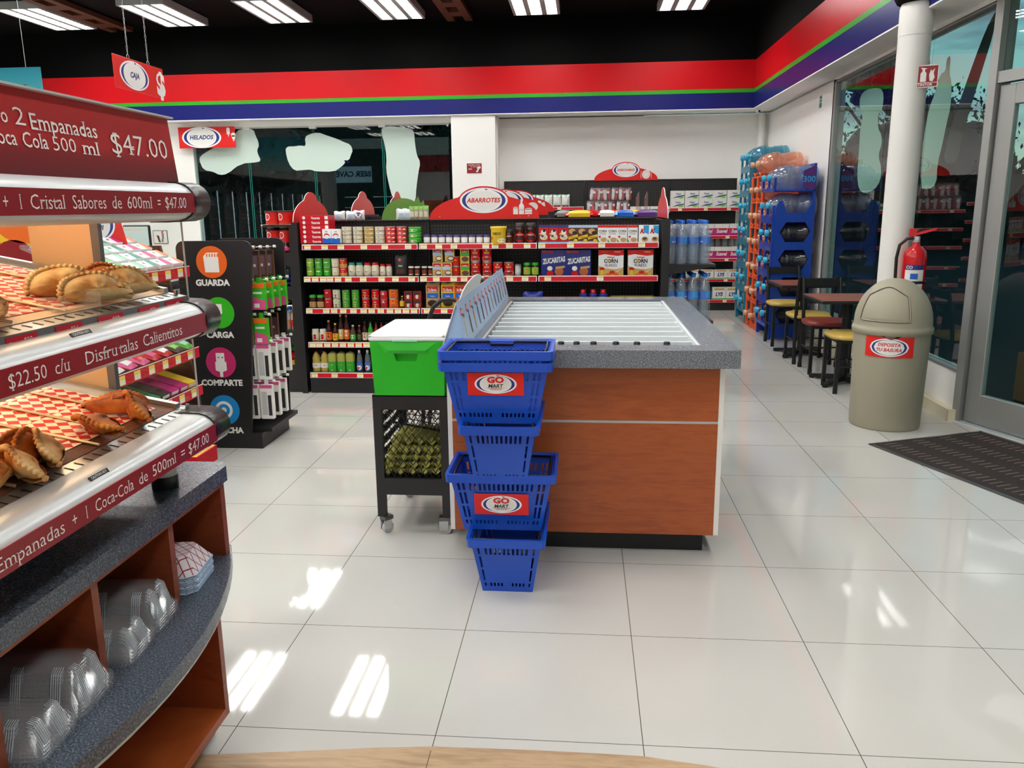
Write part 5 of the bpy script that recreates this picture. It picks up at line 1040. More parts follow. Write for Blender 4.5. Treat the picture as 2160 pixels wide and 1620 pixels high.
# fourth shelf
R('f1', jar(.060, .112, 'cream', 'white', [('e', .5, .45, .18, .2, 'ext_red'), ('r', .2, .12, .8, .2, 'brown')], None, .14, .85), 'spread_jar', 'jar', 'cream jars with white lids', 'cream jar with white lid', W4, [667, 683], S4, Y6)
def sb_(k, w, h, body, capc, lab, tc=None): return bottle(w, h, body, capc, [('e', .5, .34, .3, .11, tc or 'cream')], None, lab, .12, .48)
for k, (px_, w_, h_, bd, cp_, lb, tc_, ds) in enumerate([(695.5, .050, .185, 'sauce', 'tan', 'orange', 'black', 'dark bottle with orange label'), (709, .050, .160, 'sauce', 'yellow', 'yellow', 'ext_red', 'dark bottle with yellow label and cap'), (721, .046, .235, 'sauce', 'seat_yellow', 'seat_yellow', 'white', 'tall dark bottle with yellow label'), (733, .046, .230, 'sauce', 'orange', 'orange', 'white', 'tall dark bottle with orange label'), (746, .050, .145, 'brown', 'white', 'green', 'white', 'brown bottle with white cap'), (759.5, .042, .145, 'sauce', 'orange', 'brown', 'green', 'dark bottle with orange cap'), (771, .044, .175, 'sauce', 'black', 'cream', 'deep_red', 'red sauce bottle with cream label'), (783, .044, .175, 'green', 'black', 'cream', 'green', 'green sauce bottle with cream label'), (795, .042, .165, 'deep_red', 'black', 'cream', 'sign_red', 'sauce bottle behind the cooler corner')]):
    R('f2%d' % k, sb_(k, w_, h_, bd, cp_, lb, tc_), 'sauce_bottle', 'bottle', 'sauce bottles', ds, W4, [px_], S4, Y6)
R('f3', bottle(.042, .165, 'deep_red', 'black', [], None, 'cream', .12, .48), 'sauce_bottle', 'bottle', 'sauce bottles', 'red sauce bottle showing above the cooler lid', W4, [806, 817, 828], S4, Y6)
R('f4', bottle(.044, .180, 'olive', 'teal', [], None, 'lime', .12, .48), 'dressing_bottle', 'bottle', 'dressing bottles', 'bottle with teal cap above the cooler', W4, [839, 852], S4, Y6)
R('f5', bottle(.044, .172, 'deep_red', 'sign_red', [], None, 'cream', .12, .48), 'dressing_bottle', 'bottle', 'dressing bottles', 'bottle with red cap above the cooler', W4, [869], S4, Y6)
R('f6', bottle(.044, .186, 'purple', 'logo_navy', [], None, 'cream', .12, .48), 'dressing_bottle', 'bottle', 'dressing bottles', 'bottle with navy cap above the cooler', W4, [885], S4, Y6)
# bottom shelf
op = [(.9, 0), (1, .04), (.94, .2), (1, .3), (1, .52), (.86, .60), (1, .66), (.7, .84), (.34, .93), (.34, .96)]
R('o1', bottle(.072, .190, 'oil', 'ext_red', [('t', .5, .38, .10, '123', 'ext_red', .2, .04)], op, 'white', .27, .48), 'oil_bottle', 'bottle', 'oil bottles', 'cooking oil bottle with red and white label', W5, [669.5, 687], S5, Y6)
R('o2', bottle(.070, .186, 'olive', 'grey', [('t', .5, .42, .07, 'Natura', 'yellow', .2, .03), ('r', .1, .14, .9, .2, 'white')], [(.9, 0), (1, .03), (1, .60), (1.0, .86), (.7, .95), (.4, .96)], 'green', .12, .56, power=.5), 'oil_bottle', 'bottle', 'oil bottles', 'square oil bottle with green label', W5, [704, 722.5, 741], S5, Y6)
R('o3', bottle(.052, .196, 'water_plastic', 'gloss_white', [('e', .5, .32, .42, .2, 'cap_blue'), ('e', .5, .26, .3, .10, 'white'), ('e', .4, .24, .12, .06, 'ext_red')], [(.9, 0), (1, .03), (1, .45), (.75, .75), (.4, .9)]), 'vinegar_bottle', 'bottle', 'clear bottles with blue labels', 'clear bottle with blue label', W5, [760, 777], S5, Y6)
# on top of the shelving
R('tp1', pouch(.10, .075, .06, 'white', [('e', .5, .5, .3, .2, 'pale_blue')]), 'bread_bag', 'bag', 'bags on top of the front shelving', 'white bag lying', 'on top of the shelving', [717, 742], 466, 6.80, z=1.409)
R('tp2', pouch(.10, .08, .06, 'white', [('e', .5, .5, .34, .34, 'purple')]), 'bread_bag', 'bag', 'bags on top of the front shelving', 'purple and white bag lying', 'on top of the shelving', [758], 466, 6.80, z=1.409)
R('tp3', pouch(.10, .09, .04, 'ice_white', [('r', .3, .3, .7, .6, 'pale_blue')]), 'white_pouch', 'pouch', 'bags on top of the front shelving', 'white pouch standing', 'on top right of the green sign', [848, 860], 466, 6.80, z=1.409)
R('tp4', pouch(.05, .11, .03, 'beige', [('r', 0, .78, 1, 1, 'lime'), ('r', .2, .2, .8, .6, 'cream')]), 'spice_bag', 'bag', 'green-topped spice bags', 'green-topped spice bag', 'beside the red ABARROTES sign', [870, 879, 889, 899], 466, 6.80, z=1.409, rz=.2)
# header signs
def header(w, h, ow, oh, oz):
    pts = []
    for i in range(61):
        x = (i/60-.5)*w; e = h*max(0, 1-(2*x/w)**2)**.5; ox, oy = ow/2*1.06, oh/2*1.13
        b_ = oz+oy*(1-(x/ox)**2)**.5 if abs(x) < ox else 0; pts.append((x, max(e, b_, .0)))
    return pts
def header_sign(name_, label, M, txt, tcol, icons, w=.925, h=.20, ow=.40, oh=.205, oz=.150, group='red dome-shaped aisle signs', plain=False):
    t = thing(name_, label, 'sign', M, group); pts = header(w, h, ow, oh, oz)
    m = MB(); m.prism(pts, -.003, .003, 'sign_red', FRONT, 'white'); pn = m.build('sign_panel', t)
    if not plain:
        m = MB(); oval(m, ow, oh, txt, tcol, T(0, -.0035, oz) @ FRONT, .20 if 'ABA' not in txt else .245); m.build('oval_badge', t)
        m = MB(); F2 = T(0, -.0036, 0) @ FRONT
        if icons == 'goods':
            m.prism([(.245, .035), (.285, .035), (.285, .09), (.245, .09)], 0, .0006, 'white', F2); m.prism(ell(.020, .006, 12, .265, .09), 0, .0006, 'white', F2)
            m.prism([(.293, .035), (.335, .035), (.335, .105), (.322, .125), (.322, .155), (.306, .155), (.306, .125), (.293, .105)], 0, .0006, 'white', F2); m.box(.293, .335, .07, .073, 0, .0009, 'sign_red', F2)
            m.prism([(.342, .035), (.40, .035), (.40, .078), (.342, .078)], 0, .0006, 'white', F2); m.prism(ell(.029, .007, 12, .371, .078), 0, .0006, 'white', F2); m.box(.342, .40, .05, .053, 0, .0009, 'sign_red', F2)
        if icons == 'plate':
            m.prism(ell(.058, .062, 24, .29, .08), 0, .0006, 'white', F2); m.prism(ell(.04, .043, 24, .29, .08), .0006, .001, 'light_grey', F2); m.prism(ell(.036, .039, 24, .29, .08), .001, .0014, 'white', F2)
            m.box(.215, .221, .03, .13, 0, .0006, 'white', F2); m.box(.36, .366, .03, .13, 0, .0006, 'white', F2)
        if icons == 'snack': m.prism(ell(.055, .045, 14, .30, .085), 0, .0006, 'white', F2)
        if icons == 'cards':
            m.prism([(.25, .06), (.29, .05), (.30, .13), (.26, .14)], 0, .0006, 'white', F2); m.prism([(.31, .06), (.35, .07), (.34, .12), (.30, .11)], 0, .0006, 'white', F2)
        if m.v: m.build('pictogram', t)
        m = MB(); m.cyl(.004, 0, .003, 'chrome', T(-w/2+.09, -.003, .022, 0, PI/2)); m.cyl(.004, 0, .003, 'chrome', T(w/2-.09, -.003, .022, 0, PI/2)); m.build('screws', t)
    return t
header_sign('aisle_sign', 'red dome-shaped ABARROTES sign on top of the front shelving', T(-.83, 6.80, 1.409), 'ABARROTES', 'red', 'goods')
header_sign('aisle_sign', 'red dome sign directly behind the ABARROTES sign, with a white round pictogram', T(-.83, 8.52, 1.42), 'BOTANAS', 'red', 'snack')
header_sign('aisle_sign', 'rearmost of the red dome signs behind the ABARROTES sign', T(-.83, 10.24, 1.44), 'DULCES', 'red', 'cards')
header_sign('aisle_sign', 'red dome-shaped DESECHABLES sign on the back wall shelving', T(.60, 12.13, 1.862), 'DESECHABLES', 'red', 'plate', h=.185, ow=.385, oh=.20, oz=.145)
header_sign('aisle_sign', 'plain red back of an end sign at the left end of the front shelving', T(-2.325, 6.86, 1.405, PI/2), '', '', '', plain=True, h=.185, ow=.34, oh=.17, oz=.145)
header_sign('aisle_sign', 'red end sign seen edge-on at the right end of the front shelving', T(.645, 6.86, 1.405, PI/2), '', '', '', plain=True, h=.185, ow=.34, oh=.17, oz=.145)
header_sign('aisle_sign', 'plain red end sign partly hidden behind the green sign', T(-2.325, 8.52, 1.44, PI/2), '', '', '', plain=True, h=.185, ow=.34, oh=.17, oz=.145)
header_sign('aisle_sign', 'farthest plain red end sign, right of the green sign', T(-2.35, 10.24, 1.47, PI/2), '', '', '', plain=True, h=.185, ow=.34, oh=.17, oz=.145)
m = MB(); gp_ = [(-.19, 0), (.17, 0)]+[(.01+.195*math.cos(PI*i/16), .185*math.sin(PI*i/16)) for i in range(1, 16)]
m.prism([(-.19, 0), (.19, 0), (.215, .05), (.20, .09), (.235, .12), (.20, .125), (.195, .165), (.165, .14), (.145, .20), (.115, .155)]+[(.01+.195*math.cos(PI*i/16), .185*math.sin(PI*i/16)) for i in range(6, 17)], -.003, .003, 'olive_sign' if 0 else 'leaf_green', FRONT, 'mint') if 0 else None
PAL['leaf_green'] = ('5f8a34', .4, 0)
m.prism([(-.19, 0), (.19, 0), (.215, .05), (.20, .09), (.235, .12), (.20, .125), (.195, .165), (.165, .14), (.145, .20), (.115, .155)]+[(.01+.195*math.cos(PI*i/16), .185*math.sin(PI*i/16)) for i in range(6, 17)], -.003, .003, 'leaf_green', FRONT, 'mint')
t = thing('produce_sign', 'green dome-shaped sign with leaves cut out on its right, on the front shelving', 'sign', T(-1.60, 7.15, 1.2005)); m.build('sign_panel', t, T(0, 0, .2045)); m = MB(); m.box(-.12, .12, -.045, .045, 0, .008, 'light_grey'); m.box(-.02, .02, .004, .012, 0, .25, 'light_grey'); m.build('sign_foot', t)
# ---------------------------------------------------------------- the two rows of shelving behind
for j, y in enumerate((8.52, 10.24)):
    for b in range(3):
        x0, x1 = GX[b], GX[b+1]; cx = (x0+x1)/2; t = thing('shelf_unit', 'black shelf unit of the %s aisle row, %s bay' % (['second', 'third'][j], ['left', 'middle', 'right'][b]), 'shelving', T(cx, y, 0), 'bays of the rear aisle shelving'); inv = T(-cx, -y, 0)
        m = MB(); m.box(x0+.002, x1-.002, y-.01, y+.01, .1, 1.385, 'pegboard', inv); m.build('back_board', t)
        m = MB(); m.box(x0+.003, x1-.003, y-.42, y+.42, 0, .15, 'rack_black', inv); m.build('base', t)
        m = MB(); m.box(x0+.002, x1-.002, y-.01, y+.01, 1.385, [1.42, 1.44][j], 'rack_black', inv); m.build('top_cap', t)
        if b == 0: m = MB(); m.box(-2.34, x0, y-.45, y+.45, 0, [1.44, 1.47][j], 'rack_black', inv); m.build('end_panel', t)
        for k, z in enumerate((1.372, 1.0, .7, .43, .174)): m = MB(); m.box(x0+.004, x1-.004, y-.40, y+.40, z-.03, z, 'rack_black', inv); m.build('shelf', t)
def lab_at(i, n): return od(i, n)
for k, (px_, w_, c, c2, ds) in enumerate([(1222, .30, 'ext_red', 'yellow', 'red and yellow snack bag'), (1245, .26, 'orange', 'ext_red', 'orange and red snack bag'), (1290, .34, 'yellow', 'ext_red', 'yellow snack bag'), (1325, .36, 'yellow', 'yellow', 'plain yellow snack bag'), (1318, .22, 'sky_blue', 'cap_blue', 'bright blue snack bag'), (1363, .26, 'purple', 'purple', 'purple snack bag'), (1190, .2, 'dark_grey', 'grey', 'black and silver snack bag'), (1280, .2, 'ext_red', 'white', 'red and white snack bag')]):
    yy = [8.22, 8.5, 8.75, 8.62, 8.20, 8.20, 8.45, 8.28][k]; x = atY(px_, 460, yy).x
    R('ch%d' % k, lying(w_, .26, .09, c, [(.15, .0, .85, .6, c2)]), 'snack_bag', 'bag', 'snack bags on top of the second row', ds+' lying', 'on top of the second shelving row', [px_], 460, yy, z=1.373)
# ---------------------------------------------------------------- right end of the front shelving: water bottles
t = thing('end_rack', 'black end rack of water bottles at the right end of the front shelving', 'rack', T(.80, 6.8, 0)); inv = T(-.80, -6.8, 0)
m = MB(); m.box(.600, .622, 6.40, 7.22, 0, 1.395, 'rack_black', inv); m.build('back_board', t)
m = MB(); m.box(.60, .66, 6.36, 6.40, 0, 1.40, 'rack_black', inv); m.build('upright', t); m = MB(); m.box(.60, .66, 7.2, 7.24, 0, 1.40, 'rack_black', inv); m.build('upright', t)
for z in (1.052, .607): m = MB(); m.box(.622, 1.02, 6.40, 7.22, z-.022, z, 'rack_black', inv); m.prism([(.622, z-.022), (.98, z-.022), (.622, z-.09)], 0, .006, 'rack_black', inv @ T(0, 6.41, 0) @ FRONT); m.build('shelf', t)
m = MB(); m.box(.622, 1.02, 6.40, 7.22, 0, .15, 'rack_black', inv); m.build('base', t)
PAL['label_blue'] = ('4a74c4', .35, 0)
wp = [(.86, 0), (1, .04), (.9, .08), (1, .12), (.93, .2), (1, .28), (.93, .36), (1, .44), (1, .62), (.95, .70), (.62, .84), (.30, .91), (.30, .94)]
wb1 = bottle(.086, .335, 'water_plastic', 'cap_blue', [('r', .1, .49, .5, .62, 'sky_blue'), ('t', .74, .52, .055, 'epura', 'white', 0, .02)], wp, 'label_blue', .465, .62)
for i in range(4):
    for j in range(5):
        R('wb1', wb1, 'water_bottle', 'bottle', 'water bottles on the upper end shelf', 'clear blue-capped water bottle, %s, row %s from front' % (od(i, 4), ['one', 'two', 'three', 'four', 'five'][j]), 'upper end shelf', [1080], 500, 6.47+.092*j, z=1.0525)
        o = list(COL.objects)
wbs = [o for o in COL.objects if o.get('group') == 'water bottles on the upper end shelf' and o.parent is None]
for n_i, o in enumerate(wbs): i, j = divmod(n_i, 5); o.matrix_world = T(.675+.090*i, 6.465+.092*j, 1.0525, .3*n_i)
for i in range(4):
    for j in range(4):
        lab = 'clear water bottle, %s, row %s from front, lower end shelf' % (od(i, 4), ['one', 'two', 'three', 'four'][j])
        dup(PRO['wb1'], T(.680+.092*i, 6.47+.098*j, .6075, .4*i+.7*j) @ Matrix.Diagonal((1.04, 1.04, 1.10, 1)), lab, 'water bottles on the lower end shelf')
# ---------------------------------------------------------------- left end rack
t = thing('end_rack', 'black end rack of cups and snacks at the left end of the front shelving', 'rack', T(-2.45, 6.8, 0)); inv = T(2.45, -6.8, 0)
m = MB(); m.box(-2.335, -2.29, 6.38, 7.24, 0, 1.40, 'rack_black', inv); m.build('back_board', t)
for z, d in ((1.385, .26), (1.16, .28), (.885, .30), (.520, .33)): m = MB(); m.box(-2.335-d, -2.335, 6.44, 7.22, z-.02, z, 'rack_black', inv); m.build('shelf', t)
m = MB(); m.box(-2.69, -2.335, 6.42, 7.24, 0, .20, 'rack_black', inv); m.box(-2.66, -2.335, 6.42, 6.45, .20, .23, 'rack_black', inv); m.build('base', t)
for yy in (6.415,): m = MB(); m.prism([(-2.335, .2), (-2.40, .2), (-2.37, 1.38), (-2.335, 1.38)], 0, .02, 'rack_black', inv @ T(0, yy+.02, 0) @ FRONT); m.build('side_bracket', t)
for z, d in ((1.16, .27), (.885, .29), (.520, .32)): m = MB(); m.prism([(-2.335, z-.02), (-2.335-d, z-.02), (-2.335-d*.8, z-.05), (-2.335, z-.14)], 0, .012, 'rack_black', inv @ T(0, 6.455, 0) @ FRONT); m.build('side_bracket', t)
cup = jar(.105, .108, 'sign_red', 'black', [('e', .3, .55, .2, .26, 'white'), ('e', .33, .55, .13, .18, 'sign_red')], None, .10, 1.08)
for nm, z in (('upper', 1.386), ('lower', 1.24)):
    for i in range(2):
        for j in range(3):
            lab = 'red cup with black lid, %s of its pair, %s row from front, %s tier' % (['left', 'right'][i], ['first', 'second', 'third'][j], nm)
            place('cup', cup, T(-2.545+.108*i, 6.53+.12*j, z+.0005), lab, 'cup', 'red lidded cups on the left end rack', 'noodle_cup')
m = MB(); m.box(-.13, .12, -.08, .28, 0, .008, 'cream'); [m.lathe([(.02, -.03), (.035, -.02), (.045, 0)], 'cream', T(-.07+.1*i, .12*j, 0), n=10) for i in range(2) for j in range(3)]
o = m.build('cup_carrier', None, T(-2.485, 6.53, 1.3772)); tag(o, 'beige pulp cup carrier under the upper red cups', 'cup carrier')
for zz_, nn in ((1.162, 'candy'),):
    for i in range(4): R('cdy', lying(.07, .09, .05, 'rail_red', [(.2, 0, .7, .7, 'pink')]), 'candy_bag', 'bag', 'red candy bags on the left end rack', 'small red candy bag, %s' % ORD[i], 'under the red cups', [1080], 500, 6.6, z=zz_)
for n_i, o in enumerate([o for o in COL.objects if o.get('group') == 'red candy bags on the left end rack']): o.matrix_world = T(-2.58+.07*n_i, 6.50, 1.1605, .3*n_i)
for i in range(4):
    for k in range(3): place('dk', lying(.075, .16, .042, 'logo_navy' if 0 else 'cap_navy', [(.1, .0, .8, .5, 'dark_grey')]), T(-2.59+.072*i, 6.53, .8855+.040*k, .1*k), 'dark blue snack packet, %s, layer %s up, on the left end rack' % (od(i, 4), ['one', 'two', 'three'][k]), 'packet', 'dark blue snack packets', 'snack_packet')
mk = bottle(.068, .185, 'milky', 'cap_blue', [('e', .4, .36, .40, .1, 'ext_red'), ('p', [(.1, .22), (.9, .3), (.9, .24), (.1, .16)], 'cap_blue')], [(.92, 0), (1, .03), (1, .55), (.9, .70), (.5, .83), (.48, .88)], 'peach', .14, .46, .46)
for i in range(4):
    for j in range(2): place('mk%d' % (i % 2), mk if i % 2 == 0 else bottle(.068, .185, 'peach', 'cap_navy', [('e', .4, .36, .40, .1, 'dark_brown')], [(.92, 0), (1, .03), (1, .55), (.9, .70), (.5, .83), (.48, .88)], 'sign_red', .14, .46, .46), T(-2.615+.072*i, 6.50+.08*j, .5205), '%s milk drink bottle, %s, %s row, on the left end rack' % (['white', 'beige'][i % 2], od(i, 4), ['front', 'rear'][j]), 'bottle', 'milk drink bottles', 'milk_drink_bottle')
for i in range(4):
    for j in range(2): place('yg', jar(.062, .05, 'dark_brown', 'black', [('r', .1, .3, .9, .6, 'seat_yellow')], None, .3, 1.05), T(-2.60+.068*i, 6.72+.10*j, .5205+.185), 'black-lidded pot, %s, %s row, above the milk drinks' % (od(i, 4), ['front', 'rear'][j]), 'pot', 'black-lidded pots', 'pudding_pot')
m = MB(); m.box(-.14, .14, -.10, .18, 0, .005, 'rack_black'); m.box(-.14, .14, -.05, .18, 0, .180, 'rack_black') ; m.v = m.v[:8]; m.f = m.f[:6]; m.m = m.m[:6]; m.sm = m.sm[:6]
o = m.build('snack_riser', None, T(-2.50, 6.82, .700)); tag(o, 'black riser plate under the black-lidded pots', 'riser')
for k, (dx, dz, rz, c, c2) in enumerate([(-.11, 0, .3, 'orange', 'ext_red'), (0, .01, -.2, 'yellow', 'orange'), (-.05, .07, .5, 'ext_red', 'yellow'), (.07, .06, 1.2, 'green', 'ext_red'), (.03, .14, .9, 'dark_brown', 'green'), (-.10, .12, .1, 'brown', 'yellow')]):
    place('sn%d' % k, lying(.17, .12, .06, c, [(.1, .0, .8, .7, c2)]), T(-2.50+dx*.8, 6.53+.02*k, .201+dz, rz*.4, .35), '%s snack packet in the low bin of the left end rack' % ['orange', 'yellow', 'red', 'green', 'dark brown', 'brown'][k], 'packet', 'snack packets in the low bin', 'snack_packet')
# ---------------------------------------------------------------- back wall shelving
BX = [-1.175, .0, 1.205, 2.19]; YW = 11.86
BZ = [[1.496, 1.25, 1.0, .75, .45, .165], [1.398, 1.15, .9, .62, .38, .165], [1.463, 1.073, .752, .460, .159]]
for b in range(3):
    x0, x1 = BX[b], BX[b+1]; cx = (x0+x1)/2; t = thing('wall_shelf_unit', 'tall black pegboard shelf unit against the back wall, %s bay' % ['left', 'middle', 'right'][b], 'shelving', T(cx, 12.1, 0), 'bays of the back wall shelving'); inv = T(-cx, -12.1, 0)
    m = MB(); m.box(x0+.002, x1-.002, 12.15, 12.17, 0, 1.86, 'pegboard', inv); m.build('back_board', t); m = MB(); m.box(x0, x0+.03, 12.12, 12.19, 0, 1.87, 'rack_black', inv); m.build('upright', t)
    m = MB(); m.box(x0+.002, x1-.002, 12.14, 12.18, 1.86, 1.872, 'rack_black', inv); m.build('top_cap', t)
    m = MB(); m.box(x0+.003, x1-.003, YW+.01, 12.14, 0, .12, 'rack_black', inv); m.build('base', t)
    for z in BZ[b]: shelf_unit(t, inv, x0, x1, YW-.01, 12.145, z, [.15, .52, .85] if b else [.3, .7], 0)
R('gb', pouch(.12, .17, .06, 'white', [('r', 0, .75, 1, 1, 'mint'), ('p', [(.1, .1), (.9, .3), (.8, .6), (.2, .5)], 'green'), ('r', .1, 0, .9, .12, 'rail_red')]), 'disposable_plate_bag', 'bag', 'green and white bags on the back wall shelving', 'green and white bag', 'left back bay', [1085, 1103, 1121, 1139, 1157, 1175, 1193], 432, 11.95, z=1.497)
def cupbag(name):
    m = MB(); c = 'ext_red'
    for i, (x, y) in enumerate([(-.028, 0), (.028, 0)]): m.lathe([(.018, .01), (.027, .08), (.020, .085), (.028, .15)], 'ext_red' if i else 'white', T(x, y, 0), n=10)
    def g_(u, v): a = 2*PI*u; r = .8+.2*math.sin(PI*v); return (.07*r*math.cos(a), .042*r*math.sin(a), .178*v)
    m.grid(g_, 14, 6, 'film', cu=True); m.box(-.02, .02, -.046, -.044, .10, .13, 'white'); return m.build(name)
for lv in range(2):
    n = 6
    for i in range(n):
        p = atY(1246+15*i+(5 if lv else 0), 440, 11.95); place('cb', cupbag, T(p.x, 11.95+.02*(i % 2), 1.399+.180*lv, .2*i, 0, .12*math.sin(i*2+lv)), 'clear bag of red and white cups, %s, %s layer of the heap' % (od(i, n), ['lower', 'upper'][lv]), 'bag', 'bags of party cups', 'cup_bag')
R('tb', carton(.13, .09, .12, 'white', [('r', .08, .1, .92, .55, 'dark_grey'), ('e', .5, .3, .3, .2, 'green')]), 'foil_box', 'box', 'white boxes beside the cup bags', 'white box with dark window', 'beside the cup bags', [1339, 1360, 1381, 1402], 446, 11.93, z=1.399)
kt = carton(.19, .118, .12, 'white', [('t', .55, .62, .34, 'Petalo', 'logo_navy', .3, .02, .7), ('p', [(.08, .12), (.5, .38), (.98, .5), (.98, .38), (.5, .22)], 'logo_navy'), ('e', .74, .2, .2, .12, 'lime')])
R('kt', kt, 'kitchen_roll_pack', 'pack', 'kitchen roll packs', 'white and navy kitchen roll pack', 'right back bay', [1428, 1457.5, 1487, 1516, 1546], 438, 11.94, 2, .119, z=1.464)
sv = carton(.20, .160, .12, 'white', [('r', 0, 0, 1, .55, 'magenta'), ('r', 0, .5, 1, .62, 'rail_red'), ('t', .5, .36, .46, 'Suavel', 'white', .2, .03, .8), ('r', .49, .62, .51, 1, 'light_grey')])
R('sv', sv, 'toilet_roll_pack', 'pack', 'toilet roll packs', 'white and pink toilet roll pack', 'second shelf of right back bay', [1428, 1459, 1490, 1521, 1552], 497, 11.94, z=1.074)
R('sv', sv, 'toilet_roll_pack', 'pack', 'toilet roll packs', 'white and pink toilet roll pack', 'third shelf of right back bay', [1428, 1459, 1490, 1520, 1550], 545, 11.94, z=.753)
R('tr', can(.095, .105, 'light_grey', []), 'toilet_roll', 'roll', 'grey rolls behind the pink packs', 'grey roll', 'behind the pink packs', [1500, 1514, 1528, 1542, 1555], 515, 12.07, z=.914)
ly = carton(.185, .125, .11, 'white', [('t', .5, .42, .55, 'LYS', 'logo_navy', .25, .05, .85), ('r', .1, .8, .9, .95, 'tan'), ('r', 0, 0, 1, .08, 'green')])
R('ly', ly, 'napkin_pack', 'pack', 'white napkin packs', 'white napkin pack with navy letters', 'fourth shelf of right back bay', [1460, 1490, 1519, 1547], 588, 11.93, z=.461)
R('ly2', carton(.185, .175, .11, 'white', [('t', .5, .40, .42, 'LYS', 'logo_navy', .25, .05, .85), ('r', .1, .75, .9, .92, 'tan'), ('r', 0, 0, 1, .08, 'green')]), 'napkin_pack', 'pack', 'white napkin packs', 'tall white napkin pack with navy letters', 'bottom shelf of right back bay', [1515, 1543], 632, 11.93, z=.160)
m = MB()
m.box(0, .12, -.002, .002, 0, .24, 'film'); 
for k, (px_, py0, yy) in enumerate([(1340, 455, 9.0), (1357, 452, 8.9)]):
    p = atY(px_, py0, yy); m = MB(); m.prism([(-.05, 0), (.05, 0), (.045, .25), (.02, .27), (-.045, .2)], -.002, .002, 'film', FRONT); tag(m.build('shelf_divider', None, T(p.x, yy-.35, 1.373, 1.15)), 'clear plastic shelf divider, %s of the two above the snack bags' % ['left', 'right'][k], 'divider', 'clear dividers above the snack bags')
# ================================================================ RIGHT SIDE: bin, extinguisher, tables, chairs, jug racks, mat
def bend(mb, r):      # wraps a flat panel built round x=0, facing -Y, onto an upright cylinder of radius r
    mb.v = [((r-y)*math.sin(x/r), -(r-y)*math.cos(x/r), z) for x, y, z in mb.v]; return mb
def strips(mb, w, z0, z1, m, n=12, y=0.0):
    for i in range(n): a = -w/2+w*i/n; mb.add([(a, y, z0), (a+w/n, y, z0), (a+w/n, y, z1), (a, y, z1)], [(0, 1, 2, 3)], m)
t = thing('trash_can', 'tall beige round trash can with domed swing lid and red DEPOSITA TU BASURA label', 'trash can', T(2.09, 5.615, 0, -.36))
MB().lathe([(.218, 0), (.226, .012), (.240, .655), (.240, .66)], 'bin', n=48, caps=False).lathe([(0, 0), (.218, 0)], 'bin', n=48, caps=False).build('bin_body', t)
m = MB(); m.lathe([(.240, .648), (.252, .650), (.255, .678), (.252, .690), (.246, .694), (.244, .71)]+[(.244*math.cos(PI/2*i/12), .715+.295*math.sin(PI/2*i/12)) for i in range(1, 13)], 'bin', n=48, caps=False); m.build('domed_lid', t)
def domept(a, e, k=1.0): return (.244*k*math.cos(e)*math.cos(a), .244*k*math.cos(e)*math.sin(a), .715+.295*k*math.sin(e))
A0, A1, E0, E1 = -PI*.80, -PI*.36, .10, .98
def outline(k): 
    o = [domept(A0+(A1-A0)*i/14, E0, k) for i in range(15)]+[domept(A1, E0+(E1-.28-E0)*i/6, k) for i in range(1, 7)]+[domept(A1+(A0-A1)*(.08+.84*i/12), E1-.22+.22*math.sin(PI*i/12), k) for i in range(13)]+[domept(A0, E1-.28-(E1-.28-E0)*i/6, k) for i in range(6)]
    return o
m = MB(); m.tube(outline(1.012), .0045, 'bin', n=6, closed=True); m.tube(outline(1.002), .0062, 'dark_grey', n=6, closed=True); m.build('flap_frame', t)
m = MB(); m.grid(lambda u, v: domept(A0+.06+(A1-A0-.12)*u, E0+.06+(E1-.20-E0)*v*(.78+.22*math.sin(PI*u)), 1.006), 14, 10, 'bin'); m.build('swing_flap', t)
m = MB(); strips(m, .31, 0, .135, 'sign_red', 14); 
def estrips(mb, rx, rz, m, y, n=20):
    for i in range(n):
        x0, x1 = -rx+2*rx*i/n, -rx+2*rx*(i+1)/n; h0, h1 = rz*max(0, 1-(x0/rx)**2)**.5, rz*max(0, 1-(x1/rx)**2)**.5
        mb.add([(x0, y, .0665-h0), (x1, y, .0665-h1), (x1, y, .0665+h1), (x0, y, .0665+h0)], [(0, 1, 2, 3)], m)
estrips(m, .122, .060, 'gloss_white', -.0006); estrips(m, .111, .053, 'logo_navy', -.0010); estrips(m, .094, .051, 'white', -.0014)
for i, w_ in enumerate(('DEPOSITA', 'TU BASURA')): m.text(w_, .030, 'red', T(0, -.0020, .084-.034*i) @ FRONT, bold=.03, shear=.2)
bend(m, .2415); m.build('label_plate', t, T(0, 0, .508, -.03))
m = MB(); pts = [(-.065, .652), (.07, .652), (.03, .634), (0, .628), (-.04, .638)]; m.add([((.2425+.004*(i % 2))*math.sin(x/.24), -(.2425+.004*(i % 2))*math.cos(x/.24), z) for i, (x, z) in enumerate(pts)], [(0, 1, 2, 3, 4)], 'gloss_black'); m.build('bin_liner', t)
# extinguisher on the column
t = thing('fire_extinguisher', 'red fire extinguisher with black hose strapped to the round white column', 'fire extinguisher', T(2.335, 5.975, .74, -.35))
MB().lathe([(.074, 0), (.079, .01), (.079, .385), (.070, .425), (.045, .455), (.026, .465), (.026, .49)], 'ext_red', n=28).build('cylinder', t)
m = MB(); m.cyl(.024, .488, .53, 'silver'); m.box(-.012, .012, -.03, .03, .505, .53, 'silver'); m.build('valve', t)
m = MB(); m.box(-.05, .0, -.012, .012, .525, .585, 'ext_red', b=.003); m.add([(-.02, -.01, .55), (.12, -.01, .59), (.12, -.01, .575), (-.02, -.01, .53), (-.02, .01, .55), (.12, .01, .59), (.12, .01, .575), (-.02, .01, .53)], [(0, 1, 2, 3), (4, 5, 6, 7), (0, 1, 5, 4), (3, 2, 6, 7), (1, 2, 6, 5)], 'ext_red'); m.build('handle', t)
